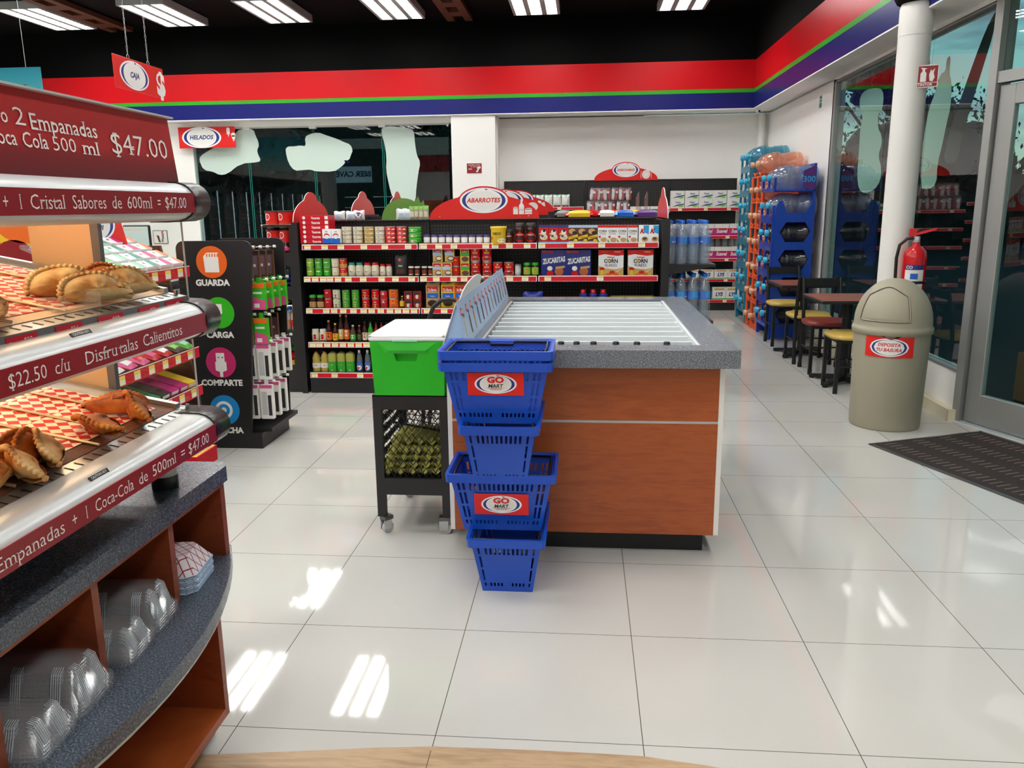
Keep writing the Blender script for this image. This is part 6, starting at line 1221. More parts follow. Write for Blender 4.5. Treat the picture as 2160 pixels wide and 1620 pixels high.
m = MB(); m.tube([(-.02, -.02, .52), (-.06, -.03, .515), (-.105, -.03, .47), (-.118, -.03, .38), (-.115, -.03, .25), (-.105, -.03, .15), (-.09, -.03, .08)], .011, 'black', n=10); m.build('hose', t)
m = MB(); m.lathe([(.081, .205), (.084, .205), (.084, .222), (.081, .222)], 'black', n=28, caps=False); m.box(-.13, -.07, -.035, .0, .205, .222, 'black'); m.build('strap', t)
m = MB(); m.box(-.03, .03, .078, .10, .12, .42, 'dark_steel'); m.build('wall_bracket', t)
m = MB(); strips(m, .13, .06, .335, 'white', 8); strips(m, .13, .30, .335, 'logo_navy', 8, -.0004)
for z, c in ((.235, 'cap_blue'), (.165, 'logo_navy'), (.115, 'cap_blue')): strips(m, .05, z, z+.04, c, 3, -.0005)
m.text('CO', .03, 'white', T(-.035, -.0008, .317) @ FRONT, bold=.03); strips(m, .125, .06, .10, 'logo_navy', 8, -.0004)
bend(m, .0795); m.build('instruction_label', t, T(0, 0, 0, .05))
m = MB(); m.box(-.093, .093, -.002, .0, -.073, .073, 'white', b=.001); m.box(-.087, .087, -.0026, -.002, -.067, .067, 'dark_red' if 0 else 'deep_red')
m.text('EXTINTOR', .022, 'white', T(0, -.0028, -.055) @ FRONT, bold=.03, sx=1.1); m.box(-.085, .085, -.0028, -.0026, -.043, -.040, 'white')
F3 = T(0, -.0027, 0) @ FRONT
m.prism([(-.062, .055), (-.048, .055), (-.048, -.005), (-.038, -.005), (-.055, -.03), (-.072, -.005), (-.062, -.005)], 0, .0004, 'white', F3)
m.prism([(-.018, -.035), (.018, -.035), (.018, .02), (.008, .032), (.008, .045), (.022, .05), (-.02, .058), (-.008, .045), (-.008, .032), (-.018, .02)], 0, .0004, 'white', F3)
m.prism([(.04, -.03), (.058, -.035), (.07, -.01), (.062, .02), (.068, .05), (.05, .03), (.045, .045), (.035, .01)], 0, .0004, 'white', F3)
o = m.build('extinguisher_sign', None, T(2.300, 6.036, 2.342, -.35)); tag(o, 'red and white EXTINTOR sign on the round white column', 'sign')
m = MB(); m.box(-.0015, 0, -.055, .055, -.07, .07, 'white'); m.box(-.002, -.0015, -.048, .048, -.062, -.01, 'teal'); m.box(-.002, -.0015, -.048, .048, .03, .062, 'teal'); m.box(-.002, -.0015, -.048, .048, -.002, .022, 'green')
tag(m.build('exit_sticker', None, T(XR, 9.62, 2.60)), 'small green and white safety sticker high on the right wall', 'sticker')
t = thing('security_camera', 'small white security camera with black lens in the back right corner', 'camera', T(2.345, 11.76, 2.778)); MB().box(-.02, .02, -.02, .02, -.03, 0, 'white').build('mount', t); MB().cyl(.022, 0, .045, 'white', T(0, .01, -.04, .4, PI/2)).build('camera_body', t); MB().cyl(.017, 0, .004, 'gloss_black', T(.02, -.03, -.04, .4, PI/2)).build('lens', t)
m = MB(); m.box(-.11, .11, -.003, 0, -.072, .072, 'white'); m.box(-.106, .106, -.0036, -.003, -.068, .068, 'deep_red'); m.text('PROHIBIDO FUMAR', .020, 'white', T(0, -.0038, .045) @ FRONT, bold=.02); m.text('LEY GENERAL', .018, 'white', T(0, -.0038, .02) @ FRONT); m.text('AREA', .022, 'white', T(-.06, -.0038, -.01) @ FRONT, bold=.03); m.prism([(.02, -.05), (.05, -.055), (.07, -.01), (.095, .005), (.085, .03), (.04, .02), (.045, -.02)], 0, .0004, 'white', T(0, -.0037, 0) @ FRONT)
tag(m.build('notice', None, T(-1.572, 11.829, 2.05)), 'small red and white notice on the white pillar', 'notice')
# door mat
a_ = math.atan2(.376, .9266); MM = T(1.816, 5.094, .0, a_)
t = thing('door_mat', 'dark brown entrance mat in a metal frame set in front of the glass door', 'door mat', MM); Lx, Ly = .90, -2.1
m = MB()
for q in ((0, Lx, -.022, 0), (0, Lx, Ly, Ly+.022), (0, .022, Ly, 0), (Lx-.022, Lx, Ly, 0)): m.box(*q, 0, .008, 'dark_steel')
m.build('mat_frame', t); MB().box(.022, Lx-.022, Ly+.022, -.022, 0, .006, 'door_mat').build('mat_pad', t); PAL['tread'] = ('74645a', .8, 0)
for k in range(4):
    m = MB(); x = .13+.215*k
    for j in range(int(-Ly/.046)): m.box(x-.046, x+.046, -.05-.046*j-.004, -.05-.046*j+.004, .006, .0085, 'tread')
    m.build('tread_row', t)
# tables and chairs
def table(label, x, y):
    t = thing('dining_table', label, 'table', T(x, y, 0), 'small square tables by the window')
    m = MB(); m.box(-.30, .30, -.30, .30, .706, .732, 'black', b=.008); m.box(-.292, .292, -.292, .292, .732, .7335, 'table_wood'); m.build('tabletop', t)
    MB().cyl(.038, .03, .70, 'black', n=16).build('post', t)
    for k in range(4):
        m = MB(); c = T(0, 0, 0, PI/4+k*PI/2); m.add([(0, -.03, .02), (0, .03, .02), (.30, .022, .012), (.30, -.022, .012), (0, -.03, .07), (0, .03, .07), (.30, .022, .034), (.30, -.022, .034)], [(0, 1, 2, 3), (4, 7, 6, 5), (0, 3, 7, 4), (1, 5, 6, 2), (3, 2, 6, 7)], 'black', c); m.cyl(.022, 0, .016, 'black', c @ T(.285, 0, 0), 10); m.build('foot', t)
table('farther square brown-topped table by the window, in front of the jug racks', 2.21, 8.30); table('nearer square brown-topped table by the window, partly behind the trash can', 2.22, 6.97)
def chair(label, M, vinyl):
    t = thing('dining_chair', label, 'chair', M, 'chairs at the window tables')       # local: sits facing +Y, back at -Y
    m = MB(); m.lathe([(.02, .435), (.195, .437), (.205, .450), (.200, .466), (.16, .478), (0, .482)], vinyl, n=32, power=.55, caps=False); m.build('seat', t)
    m = MB(); m.box(-.175, .175, -.175, .175, .415, .436, 'black'); m.build('seat_frame', t)
    for sx in (-1, 1):
        m = MB(); m.box(sx*.165-.014, sx*.165+.014, .145, .173, .02, .42, 'black'); m.cyl(.019, 0, .05, 'black', T(sx*.165, .159, 0), 10); m.build('leg', t)
        m = MB(); P = [(sx*.165, -.19, .02), (sx*.165, -.165, .2), (sx*.165, -.160, .45), (sx*.165, -.185, .65), (sx*.165, -.23, .835)]; m.tube(P, .0165, 'black', n=6); m.cyl(.019, 0, .05, 'black', T(sx*.165, -.19, 0), 10); m.build('leg', t)
    for z0, z1, y in ((.755, .825, -.222), (.60, .645, -.183)): m = MB(); m.box(-.165, .165, y-.007, y+.007, z0, z1, 'black', b=.003); m.build('back_rail', t)
    m = MB(); m.tube([(-.165, .159, .22), (-.165, -.17, .22)], .007, 'black'); m.tube([(.165, .159, .22), (.165, -.17, .22)], .007, 'black'); m.tube([(-.165, -.02, .22), (0, .03, .22), (.165, -.02, .22)], .007, 'black'); m.build('stretcher', t)
    return t
chair('black metal chair with yellow seat at the far side of the farther table', T(2.20, 8.94, 0, PI), 'seat_yellow')
chair('black metal chair with yellow seat between the two tables, back to the camera', T(2.18, 7.97, 0, 0), 'seat_yellow')
chair('black metal chair with the only dark red seat', T(2.20, 7.46, 0, PI), 'seat_red')
chair('black metal chair with yellow seat, partly hidden behind the trash can', T(2.19, 6.70, 0, PI/2), 'seat_yellow')
# jug racks: jugs lie with their necks towards the aisle
jp = [(.0, .0), (.115, .0), (.135, .02), (.135, .05), (.128, .06), (.135, .07), (.135, .10), (.128, .11), (.128, .17), (.118, .19), (.118, .24), (.135, .26), (.135, .30), (.128, .31), (.135, .32), (.120, .37), (.075, .43), (.032, .455), (.030, .495)]
def jug(glass, capc):
    def f(name):
        t = E_(name); Mr = T(.24, 0, 0, 0, 0, -PI/2); MB().lathe(jp, glass, Mr, n=22, caps=False).build('jug_body', t); MB().lathe([(.034, .485), (.034, .52), (.0, .522)], capc, Mr, n=14, caps=False).build('cap', t); return t
    return f
def jrack(kind, y0, levels, zc0, glass, cc, label, top_extra):
    ys = [y0+.155, y0+.455]; t = thing('jug_rack', label, 'rack', T(2.30, y0+.3, 0)); inv = T(-2.30, -y0-.3, 0); dz = .30; zt = zc0+dz*(levels-1)
    col = {'blue': 'crate_blue', 'orange': 'crate_orange', 'teal': 'crate_teal'}[kind]; topz = zt-(.10 if not top_extra else .14)
    if kind == 'orange':
        for y in (y0+.01, y0+.305, y0+.60):
            for x in (2.09, 2.50): m = MB(); m.tube([(x, y, 0), (x, y, topz)], .018, col, inv, 8); m.build('post', t)
        for k in range(levels):
            z = zc0-.145+dz*k; m = MB()
            for x in (2.09, 2.50): m.tube([(x, y0+.01, z), (x, y0+.60, z)], .013, col, inv, 6)
            for y in (y0+.01, y0+.305, y0+.60): m.tube([(2.09, y, z), (2.50, y, z)], .011, col, inv, 6)
            for y in ys: m.tube([(2.085, y-.09, z+.05), (2.085, y, z+.015), (2.085, y+.09, z+.05)], .011, col, inv, 6)
            m.build('rung_frame', t)
    else:
        for k in range(levels):
            z = zc0-.15+dz*k; last = k >= levels-(2 if kind == 'blue' else 1)
            m = MB(); m.box(2.075, 2.50, y0+.0, y0+.61, z, z+.015, col, inv)
            if k == 0:
                for yy_ in (y0, y0+.585): m.box(2.075, 2.11, yy_, yy_+.025, 0, z, col, inv); m.box(2.47, 2.50, yy_, yy_+.025, 0, z, col, inv); m.box(2.11, 2.47, yy_, yy_+.02, .02, z, col, inv)
            for y in (y0+.0, y0+.295, y0+.59): m.box(2.06, 2.085, y, y+.022, z, z+(.15 if last else dz), col, inv)
            for y in ys:
                F4 = inv @ T(2.06, y, z) @ XM
                m.prism([(-.15, 0), (.15, 0), (.15, .06), (.06, .035), (-.06, .035), (-.15, .06)], 0, .014, col, F4)
                if not last: m.prism([(-.15, dz), (.15, dz), (.15, dz-.07), (.05, dz-.035), (-.05, dz-.035), (-.15, dz-.07)], 0, .014, col, F4)
            m.build('tier', t)
            m = MB(); Fp = inv @ T(2.085, y0, z) @ FRONT; w_ = .415
            if not last:
                m.prism([(0, 0), (w_, 0), (w_, .055), (0, .055)], 0, .02, col, Fp); m.prism([(0, .055), (.12, .055), (.055, .165), (.12, .27), (0, .27)], 0, .02, col, Fp); m.prism([(w_, .055), (w_-.09, .055), (w_-.03, .165), (w_-.09, .27), (w_, .27)], 0, .02, col, Fp); m.prism([(0, .27), (w_, .27), (w_, .30), (0, .30)], 0, .02, col, Fp)
            elif k == levels-2: m.prism([(0, 0), (w_, 0), (w_, .20), (w_-.02, .20), (w_-.09, .07), (.12, .07), (.07, .20), (.03, .20), (0, .12)], 0, .02, col, Fp)
            if m.v: m.build('side_panel', t)
        if kind == 'blue':
            m = MB(); m.box(2.475, 2.50, y0, y0+.61, 1.2, 1.93, col, inv); m.build('back_panel', t); m = MB(); m.prism([(0, 0), (.13, .0), (.13, .25), (0, .19)], 0, .004, 'purple', inv @ T(2.36, y0-.002, 1.66) @ FRONT); m.text('300', .09, 'sky_blue', inv @ T(2.425, y0-.008, 1.76) @ FRONT, bold=.02); m.build('price_board', t)
    PAL['crate_teal'] = ('2a7f9c', .35, 0)
    for k in range(levels):
        for j, y in enumerate(ys):
            gl, cp_ = (glass, cc) if not (kind == 'blue' and k < levels-2) else ('jug_dark', cc)
            place('jug'+gl, jug(gl, cp_), T(2.30, y, zc0+dz*k+.0015, .01*(k-j)), '%s water jug, %s tier of the %s rack, %s column' % ({'jug_clear': 'clear', 'jug_dark': 'dark clear', 'jug_blue': 'blue', 'jug_peach': 'peach'}[gl], 'top' if k == levels-1 else ('bottom' if k == 0 else ORD[k]), kind, ['nearer', 'farther'][j]), 'water jug', 'water jugs in the %s rack' % kind, 'water_jug')
jrack('blue', 9.22, 6, .285, 'jug_clear', 'cyan', 'blue plastic rack of horizontal water jugs, nearest of the three racks', False)
jrack('orange', 9.90, 7, .165, 'jug_peach', 'peach', 'orange ladder-like rack of horizontal peach water jugs, middle of the three racks', True)
jrack('teal', 10.58, 7, .285, 'jug_blue', 'cyan', 'teal plastic rack of horizontal water jugs, farthest of the three racks', False)
# ================================================================ HANGING SIGNS
def hang(mb, x, y, z0, r=.006):
    n = int((ZC-.01-z0)/.035)
    for k in range(n): a = (k % 2)*PI/2; zz = z0+.0175+.035*k; mb.tube([(x+.006*math.cos(a)*math.cos(b_*PI/3), y+.006*math.sin(a)*math.cos(b_*PI/3), zz+.019*math.sin(b_*PI/3)) for b_ in range(6)], .0017, 'steel', n=4, closed=True)
def board(name, label, M, w, h, txt, ovx, ow, oh, pic, chain=True):
    t = thing(name, label, 'sign', M); MB().box(-w/2, w/2, -.003, .003, 0, h, 'sign_red', b=.001).build('sign_panel', t)
    m = MB(); oval(m, ow, oh, txt, 'logo_navy', T(ovx, -.0035, h/2) @ FRONT, .27, off=.0007); m.build('oval_badge', t)
    m = MB(); F2 = T(0, -.0036, 0) @ FRONT
    if pic == '$': m.text('$', .26, 'white', T(w/2-.055, -.0042, h/2-.02) @ FRONT, bold=.05)
    else:
        m.prism([(w/2-.125, h-.11), (w/2-.075, h-.11), (w/2-.075, h-.03), (w/2-.085, h-.015), (w/2-.115, h-.015), (w/2-.125, h-.03)], 0, .0008, 'white', F2); m.box(w/2-.106, w/2-.094, h-.14, h-.11, 0, .0008, 'white', F2)
        m.prism([(w/2-.06, h-.13), (w/2+.01, h-.13), (w/2-.025, h-.22)], 0, .0008, 'white', F2); m.prism(ell(.036, .03, 14, w/2-.025, h-.118), 0, .0008, 'white', F2)
    m.build('pictogram', t)
    for sx in (-1, 1):
        m = MB()
        if chain: hang(m, sx*w*.2, 0, h+.03); m.tube([(sx*w*.2+.018*math.cos(a*PI/5), 0, h+.012+.018*math.sin(a*PI/5)) for a in range(10)], .0022, 'steel', n=4, closed=True)
        else: m.tube([(sx*w*.2, 0, h), (sx*w*.2, 0, ZC-.01-M.translation.z)], .0015, 'light_grey', n=4)
        m.build('hanging_chain' if chain else 'hanging_wire', t)
def hang0(): pass
_h = hang
def hang(mb, x, y, z0): _h(mb, x, y, z0)
ZC_keep = ZC
ZC = ZC-2.465; board('checkout_sign', 'red CAJA sign with a dollar mark hanging on chains from the black ceiling', T(-3.69, 6.785, 2.465, PI/2), .77, .25, 'CAJA', -.085, .44, .225, '$'); ZC = ZC_keep
pa, pb = atY(375, 269, 11.95), atY(498, 311, 11.95); ZC = ZS-.002
board('ice_cream_sign', 'red HELADOS sign with ice cream pictures hanging on thin wires', T((pa.x+pb.x)/2, 11.95, pb.z), pb.x-pa.x, pa.z-pb.z, 'HELADOS', -.08, .60, .30, 'ice', False); ZC = ZC_keep
# ================================================================ ACCESSORY STAND
t = thing('accessory_stand', 'black accessory display stand with four coloured round icons on its front panel', 'display stand', T(-2.27, 5.07, 0)); inv = T(2.27, -5.07, 0)
m = MB(); m.box(-2.50, -2.05, 4.815, 5.29, 0, .10, 'rack_black', inv); m.box(-2.52, -2.0, 4.86, 5.34, .10, .125, 'rack_black', inv); m.build('base', t)
def rp(x0, x1, xb0, xb1, z0, z1, r=.05): return [(xb0, z0), (xb1, z0), (x1, z1-r)]+[(x1-r+r*math.cos(PI/2*i/5), z1-r+r*math.sin(PI/2*i/5)) for i in range(1, 6)]+[(x0+r-r*math.sin(PI/2*i/5), z1-r+r*math.cos(PI/2*i/5)) for i in range(6)]
m = MB(); m.prism(rp(-2.505, -2.023, -2.50, -2.118, .10, 1.322), -.018, 0, 'matt_black' if 0 else 'rack_black', inv @ T(0, 4.815, 0) @ FRONT); fp = m.build('front_panel', t)
m = MB(); m.prism(rp(-2.50, -2.02, -2.50, -2.06, .12, 1.318), -.018, 0, 'rack_black', inv @ T(0, 5.35, 0) @ FRONT); m.build('rear_panel', t)
m = MB(); m.box(-2.30, -2.22, 4.835, 5.35, .125, 1.28, 'rack_black', inv); m.build('core_panel', t)
IC = [('orange_circle', 446, 553, 'GUARDA', 597), ('green_circle', 462, 660, 'CARGA', 707), ('pink_circle', 466, 765, 'COMPARTE', 808), ('blue_circle', 474, 865, 'ESCUCHA', 908)]
for k, (c, px_, py_, w_, pt_) in enumerate(IC):
    p = atY(px_, py_, 4.813); q_ = atY(px_+2, pt_, 4.813); m = MB(); F5 = inv @ T(p.x, 4.8145, p.z) @ FRONT; m.prism(ell(.098, .098, 40), 0, .0008, c, F5)
    if k == 0: m.prism([(-.045, -.062), (.045, -.062), (.045, .058), (-.028, .058), (-.050, .035)], .0008, .0014, 'white', F5); [m.box(-.030+.017*i, -.022+.017*i, .032, .052, .0014, .002, c, F5) for i in range(5)]
    if k == 1: m.prism([(-.055, .055), (.02, .055), (.02, -.0), (-.01, -.03), (-.02, -.095), (-.035, -.095), (-.04, -.03), (-.055, .0)], .0008, .0014, 'white', F5)
    if k == 2: m.prism([(-.030, .062), (.025, .062), (.025, .005), (.035, .005), (.035, -.05), (.008, -.06), (.008, -.092), (-.012, -.092), (-.012, -.06), (-.038, -.05), (-.038, .005), (-.030, .005)], .0008, .0014, 'white', F5); [m.box(x, x+.009, .030, .037, .0014, .002, 'black', F5) for x in (-.018, .008)]
    if k == 3:
        for r_, cc in ((.058, 'white'), (.040, c), (.018, 'white')): m.prism(ell(r_, r_, 28, -.005, .0), .0008+.0004*(.06-r_)*20, .0012+.0005*(.06-r_)*20, cc, F5)
    m.build('round_icon', fp)
    m = MB(); m.text(w_, .052, 'white', inv @ T(q_.x, 4.8142, q_.z) @ FRONT, bold=.045, sx=1.0); m.build('icon_caption', fp)
def hbox(w_, d_, h, bg, shapes): 
    def f(name):
        t = E_(name); m = MB(); m.box(-w_/2, w_/2, -d_/2, d_/2, -h, 0, bg, b=.001); art(m, shapes, w_, h, M=T(0, 0, -h), y=-d_/2-.0002)
        q_ = MB(); q_.v = m.v; m.build('box_body', t); s = MB(); s.tube([(-.05, 0, .022), (w_/2+.015, 0, .022), (w_/2+.022, 0, .032)], .003, 'chrome', n=5); s.box(-.012, .012, -.004, .004, 0, .034, bg); s.cyl(.009, -.008, .008, 'white', T(w_/2+.012, 0, .024, 0, 0, PI/2), 8); s.build('hang_hook', t); return t
    return f
gs = [('p', [(0, 0), (1, 0), (1, .35), (0, .5)], 'pink'), ('r', 0, .82, 1, 1, 'orange'), ('r', .1, .60, .8, .68, 'white'), ('r', .15, .08, .55, .24, 'white')]
hb = {'g': hbox(.085, .038, .165, 'green_circle', gs), 'p': hbox(.07, .028, .17, 'brown', [('r', .0, .85, 1, 1, 'black'), ('r', .15, .08, .85, .80, 'plum'), ('r', .3, .4, .7, .5, 'cream')]), 'w': hbox(.082, .034, .225, 'white', [('r', 0, .9, 1, 1, 'pink'), ('r', .12, .12, .55, .80, 'light_grey'), ('r', .62, .1, .9, .7, 'dark_grey')]), 'k': hbox(.07, .032, .215, 'black', [('r', .0, .88, 1, 1, 'sky_blue'), ('r', .15, .1, .8, .8, 'light_grey')])}
PAL['plum'] = ('6a5464', .3, 0)
nm = {'g': ('green and orange gadget box', 'gadget_box'), 'p': ('purple and black earphone pack', 'earphone_pack'), 'w': ('white and pink accessory box', 'accessory_box'), 'k': ('black and silver accessory box', 'accessory_box')}
for r_i, (z, kinds) in enumerate([(1.255, 'pppp'), (1.055, 'gggg'), (.835, 'gppp'), (.665, 'wwww'), (.405, 'wwwk')]):
    for j, k in enumerate(kinds):
        for d in range(2 if k in 'gw' else 1):
            place('hb'+k, hb[k], T(-2.155+.095*d+(.03 if k in 'gw' else .06), 4.90+.118*j, z-.004*j), '%s on the accessory stand, row %d from top, hook %d, %s' % (nm[k][0], r_i+1, j+1, ['inner', 'outer'][d]), 'package', 'packages on the accessory stand', nm[k][1])
# ================================================================ CHECKOUT RACK WITH GUM AND SWEETS (behind the hot case)
t = thing('checkout_rack', 'walnut checkout rack with tilted red-railed trays of gum and sweets behind the hot case', 'rack', T(-2.35, 3.7, 0)); inv = T(2.35, -3.7, 0)
m = MB(); m.box(-2.62, -2.45, 3.1, 4.25, 0, 1.12, 'walnut', inv); m.build('rack_back', t); m = MB(); m.prism([(-2.62, 0), (-2.16, 0), (-2.16, .5), (-2.30, 1.32), (-2.62, 1.32)], -.02, 0, 'walnut', inv @ T(0, 4.25, 0) @ FRONT); m.build('side_panel', t)
m = MB(); m.box(-2.62, -2.15, 3.0, 4.24, 0, .30, 'white', inv); m.build('base', t)
TR = [(1.205, .16, 3.36, 4.16), (.765, .13, 3.36, 4.18), (.555, .11, 3.36, 4.18)]
for zf, rise, ya, yb in TR:
    m = MB(); m.add([(-2.10, ya, zf-.005), (-2.10, yb, zf-.005), (-2.46, yb, zf+rise), (-2.46, ya, zf+rise), (-2.10, ya, zf-.02), (-2.10, yb, zf-.02), (-2.46, yb, zf+rise-.015), (-2.46, ya, zf+rise-.015)], [(0, 1, 2, 3), (7, 6, 5, 4), (0, 4, 5, 1), (1, 5, 6, 2), (0, 3, 7, 4)], 'clear_plastic', inv); s = m.build('tray', t)
    m = MB(); m.box(-2.105, -2.098, ya, yb, zf-.045, zf+.012, 'rail_red', inv); m.box(-2.099, -2.0965, ya, yb, zf+.009, zf+.013, 'rail_white', inv); m.build('price_rail', s)
    for k in range(6): y = ya+.06+(yb-ya-.1)*k/5.5; m = MB(); m.box(-2.0975, -2.096, y-.026, y+.026, zf-.038, zf+.004, 'tag_white', inv); m.box(-2.096, -2.0955, y-.024, y+.024, zf-.014, zf+.003, 'tag_yellow', inv); m.build('price_tag', s)
gum = [('blue', 'cap_blue'), ('green', 'green'), ('pale green', 'mint'), ('teal', 'teal'), ('magenta', 'magenta'), ('orange', 'orange')]
def gbox(c):
    def f(name): m = MB(); m.box(-.052, .052, -.034, .034, 0, .026, 'gloss_white', b=.002); m.add([(.0, -.033, .0265), (.051, -.033, .0265), (.051, .033, .0265), (.02, .033, .0265)], [(0, 1, 2, 3)], c); m.add([(-.045, .0, .0267), (-.01, .0, .0267), (-.02, .02, .0267)], [(0, 1, 2)], c); m.add([(.0525, -.033, .001), (.0525, .033, .001), (.0525, .033, .025), (.0525, -.033, .025)], [(0, 1, 2, 3)], c); return m.build(name)
    return f
for i, (cn, c) in enumerate(gum):
    for j in range(4):
        x = -2.145-.083*j; y = 3.43+.128*i; z = 1.205+(-2.10-x)*.445; place('gum'+c, gbox(c), T(x, y, z+.002, PI/2*0, 0, .42) @ T(0, 0, 0, PI/2) if 0 else T(x, y, z+.004, 0, 0, .41) @ T(0, 0, 0, PI/2), 'white and %s gum pack, %s from the front of its column' % (cn, ORD[j]), 'gum', 'gum packs in the top checkout tray', 'gum_pack')
for i in range(7):
    c = ['white', 'pink', 'pink', 'rail_red', 'rail_red', 'dark_grey', 'green'][i]
    for j in range(2): place('sw%d' % i, lying(.11, .10, .04, c, [(.2, .1, .8, .8, ['pink', 'white', 'rail_red', 'pink', 'white', 'lime', 'mint'][i])]), T(-2.16-.13*j, 3.42+.112*i, .785+.047*j, .2, 0, .36), '%s sweet bag, %s across, %s row, on the middle checkout tray' % ({'rail_red': 'red', 'dark_grey': 'dark'}.get(c, c), od(i, 7), ['front', 'rear'][j]), 'sweets', 'sweet bags on the middle checkout tray', 'sweet_bag')
for i in range(8):
    c = ['grass_green', 'grass_green', 'olive', 'grass_green', 'dark_grey', 'magenta', 'magenta', 'yellow'][i]; PAL['grass_green'] = ('4e8a50', .5, 0)
    place('cg'+c, carton(.085, .03, .26, c, [('r', .1, .2, .9, .8, 'white')]), T(-2.24, 3.43+.095*i, .605, PI/2, .30), '%s candy bar box, %s across, on the bottom checkout tray' % ({'grass_green': 'green', 'dark_grey': 'dark grey'}.get(c, c), od(i, 8)), 'candy box', 'candy boxes on the bottom checkout tray', 'candy_box')
# till: counter, screen, small sign stand, price notice
m = MB(); m.box(-3.6, -2.64, 3.0, 5.3, 0, 1.02, 'white'); m.box(-3.65, -2.63, 2.95, 5.35, 1.02, 1.06, 'granite'); tag(m.build('checkout_counter', None, T(0, 0, 0)), 'white checkout counter with dark granite top behind the checkout rack', 'counter')
p = atY(290, 498, 4.7); t = thing('till_screen', 'grey till screen with a black frame on the checkout counter', 'screen', T(p.x, 4.7, 1.06, -.15)); hz = p.z-1.06
MB().box(-.10, .085, 0, .02, hz-.075, hz+.065, 'black', b=.006).build('screen_frame', t); m = MB(); m.box(-.092, .077, -.002, 0, hz-.066, hz+.056, 'screen_glow'); m.box(-.085, .04, -.0024, -.002, hz+.03, hz+.045, 'white'); m.build('display', t); MB().tube([(0, .03, 0), (0, .03, hz)], .02, 'black').build('screen_stand', t); m = MB(); m.box(-.1, .1, -.06, .1, 0, .012, 'black'); m.build('screen_base', t)
p = atY(338, 500, 12.03); m = MB(); m.box(-.115, .115, -.008, 0, -.10, .10, 'black'); m.box(-.108, .108, -.009, -.008, -.093, .093, 'paper'); m.text('5', .09, 'ext_red', T(.04, -.0095, .05) @ FRONT, bold=.03); m.prism([(-.06, .03), (-.02, .02), (.0, -.08), (-.03, -.08)], 0, .0006, 'brown', T(0, -.0092, 0) @ FRONT); m.prism([(.06, .02), (.03, .02), (.01, -.08), (.04, -.08)], 0, .0006, 'grey', T(0, -.0092, 0) @ FRONT)
tag(m.build('price_poster', None, T(p.x, 12.044, p.z)), 'small framed price poster on the white wall left of the back window', 'poster')
p = atY(232, 482, 4.0); t = thing('counter_sign', 'red sign with white oval badge on a stand on the checkout counter', 'sign', T(p.x, 4.0, 1.06, .1)); m = MB(); hz = p.z-1.06
m.prism([(-.20, hz-.09), (.085, hz-.09), (.045, hz+.10), (-.20, hz+.10)], 0, .004, 'sign_red', FRONT); m.box(-.20, .087, -.006, 0, hz-.115, hz-.09, 'white'); m.build('sign_panel', t); m = MB(); oval(m, .20, .17, 'PAGA|AQUI', 'logo_navy', T(-.07, -.0048, hz+.02) @ FRONT, .2); m.build('oval_badge', t); m = MB(); m.tube([(-.06, .004, 0), (-.06, .004, hz)], .012, 'light_grey'); m.cyl(.05, 0, .01, 'light_grey', T(-.06, .004, 0)); m.build('sign_stand', t)
# orange poster stand behind the hot case
p = atY(85, 520, 4.2); t = thing('poster_stand', 'orange advertising poster with a yellow moustached circle behind the hot case', 'poster', T(p.x-.45, 4.2, 1.06)); m = MB(); m.box(-.5, .45, 0, .012, 0, .62, 'orange'); m.box(-.5, .45, -.004, .0, .0, .16, 'sign_red'); F6 = T(0, -.001, 0) @ FRONT
m.prism(ell(.23, .23, 32, .36, .47), 0, .001, 'yellow', F6); m.prism(ell(.19, .19, 32, .36, .47), .001, .002, 'orange', F6); m.prism([(.22, .44), (.25, .42), (.30, .44), (.36, .40), (.43, .38), (.44, .50), (.36, .50), (.30, .48), (.26, .455), (.235, .47)], .002, .003, 'dark_brown', F6); m.prism([(.35, .42), (.44, .42), (.44, .44), (.36, .44)], .003, .004, 'white', F6); m.prism([(.05, .22), (.16, .32), (.22, .20), (.24, .12)], 0, .002, 'tan', F6); m.prism(ell(.05, .08, 18, -.06, .24), 0, .002, 'pale_blue', F6); m.prism(ell(.12, .10, 18, .30, .20), 0, .002, 'deep_red', F6); m.build('poster_board', t); MB().box(-.5, .45, -.05, .05, 0, .008, 'grey').build('poster_foot', t)
# small snack carton on a low white stand beside the far end of the counter
p = atZ(405, 982, .70); m = MB(); m.box(-.26, -.03, -.10, .10, 0, .70, 'white', b=.004); tag(m.build('low_stand', None, T(p.x, p.y, 0)), 'low white stand just behind the counter end', 'stand')
m = MB(); m.box(-.13, .055, -.07, .07, 0, .05, 'rail_red'); m.box(-.126, .050, -.066, .066, .0502, .0506, 'yellow'); [m.box(-.12+.045*i, -.09+.045*i, -.06, .06, .0506, .056, ['orange', 'cap_navy', 'yellow', 'cream'][i]) for i in range(4)]; tag(m.build('snack_carton', None, T(p.x, p.y, .7003)), 'open red and yellow snack carton behind the counter end', 'box')
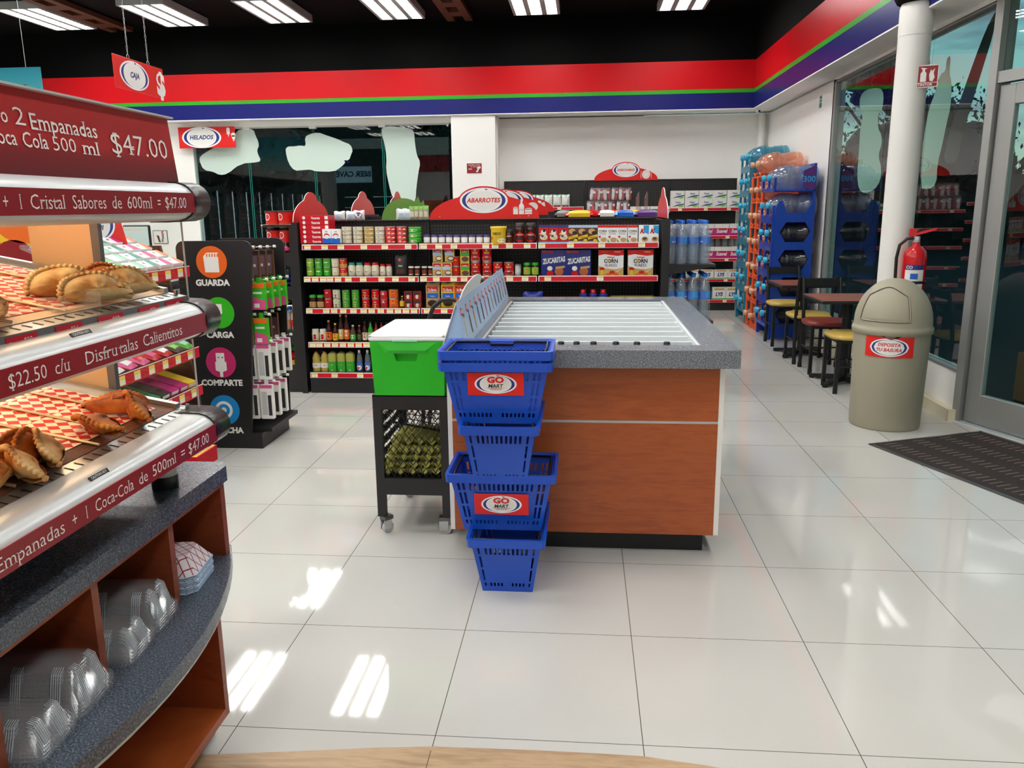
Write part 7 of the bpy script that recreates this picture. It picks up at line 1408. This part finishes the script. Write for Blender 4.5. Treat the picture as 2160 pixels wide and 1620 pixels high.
# teal beer poster hung high at the left
p = atY(85, 150, 8.0); t = thing('hanging_poster', 'teal hanging poster with a brown bottle above the hot case', 'poster', T(p.x-.55, 8.0, p.z-.62)); grad('teal_print', 0, .66, [(0, hx('b8dcd8')), (.5, hx('4ab0bc')), (1, hx('0f7f94'))])
MB().box(-.55, .55, 0, .01, 0, .66, 'teal_print').build('poster_board', t); m = MB(); F7 = T(0, -.001, 0) @ FRONT; m.prism([(.32, .0), (.42, .0), (.42, .28), (.385, .36), (.385, .50), (.355, .50), (.355, .36), (.32, .28)], 0, .002, 'brown', F7); m.prism([(-.02, .1), (.08, .1), (.08, .52), (-.02, .52)], 0, .002, 'dark_grey', F7); m.prism(ell(.07, .05, 16, .12, .30), 0, .003, 'white', F7); m.build('bottle_picture', t)
for x in (-.4, .4): MB().tube([(x, .005, .66), (x, .005, ZC-p.z+.62-.005)], .003, 'steel', n=5).build('hanging_rod', t)
# ================================================================ COOLERS ALONG THE LEFT WALL AND THE COLD ROOM BEHIND THE CAMERA (seen mirrored in the windows)
def cooler(M, label):
    t = thing('beverage_cooler', label, 'cooler', M, 'beverage coolers along the left wall')
    m = MB(); m.box(-.40, .40, .02, .70, 0, .12, 'black'); m.box(-.40, .40, .02, .70, 2.0, 2.35, 'black'); m.box(-.40, -.36, .02, .70, .12, 2.0, 'black'); m.box(.36, .40, .02, .70, .12, 2.0, 'black'); m.box(-.36, .36, .66, .70, .12, 2.0, 'light_grey'); m.build('cabinet', t)
    for x in (-.345, .33): m = MB(); m.box(x, x+.014, .06, .075, .2, 1.95, 'cooler_glow'); m.build('light_strip', t)
    for k in range(5): m = MB(); z = .30+.33*k; m.box(-.355, .355, .12, .6, z, z+.015, 'light_grey'); m.build('shelf', t)
    m = MB(); m.box(-.36, .36, .0, .02, .12, .18, 'black'); m.box(-.36, .36, .0, .02, 1.94, 2.0, 'black'); m.box(-.36, -.32, .0, .02, .18, 1.94, 'black'); m.box(.32, .36, .0, .02, .18, 1.94, 'black'); m.box(-.32, .32, .008, .012, .18, 1.94, 'clear_glass'); d = m.build('glass_door', t); MB().tube([(.30, -.03, .9), (.30, -.03, 1.3)], .01, 'chrome').build('door_handle', d)
    m = MB(); rnd = random.Random(5)
    for k in range(5):
        for i in range(8): m.lathe([(.03, 0), (.03, .13), (.011, .19), (.011, .22)], ['sauce', 'green', 'brown', 'orange', 'milky', 'ext_red', 'seat_yellow', 'dark_brown'][(i*3+k*5) % 8], T(-.30+.085*i, .2, .316+.33*k), n=8)
    m.build('bottles', t)['kind'] = 'stuff'
    return t
c0 = cooler(T(-8.45, 8.4, 0, PI/2), 'black glass-door beverage cooler, nearest the back window on the left wall')
for k in range(1, 13): dup(c0, T(-8.45, 8.4-.83*k, 0, PI/2), 'black glass-door beverage cooler, %s from the back window on the left wall' % ORD[k])
q = atY(748, 368, 30.3); t = thing('cold_room', 'dark cold room front with lit BEER CAVE sign on the wall behind the camera', 'cold room', T(q.x, -6.18, 0, PI))
m = MB(); m.box(-1.6, 1.6, -.12, -.02, 0, q.z+.9, 'glass_dark'); m.build('cold_room_wall', t); m = MB(); m.box(-.68, .68, -.16, -.12, q.z-.30, q.z+.28, 'sign_glow'); m.text('BEER CAVE', .27, 'cap_navy', T(0, -.162, q.z) @ FRONT, bold=.04); m.build('sign_box', t)
m = MB(); m.text('-4.2', .17, 'blue_led', T(.25, -.125, q.z+.45) @ FRONT, bold=.01); m.build('temperature_display', t)
for x in (-1.1, 0, 1.1):
    m = MB(); m.box(x-.45, x+.45, -.15, -.12, .1, q.z-.45, 'gloss_black'); [m.box(x-.4, x+.4, -.152, -.15, .4+.38*k, .41+.38*k, 'cooler_glow') for k in range(int((q.z-.8)/.38))]; m.build('cold_room_door', t)
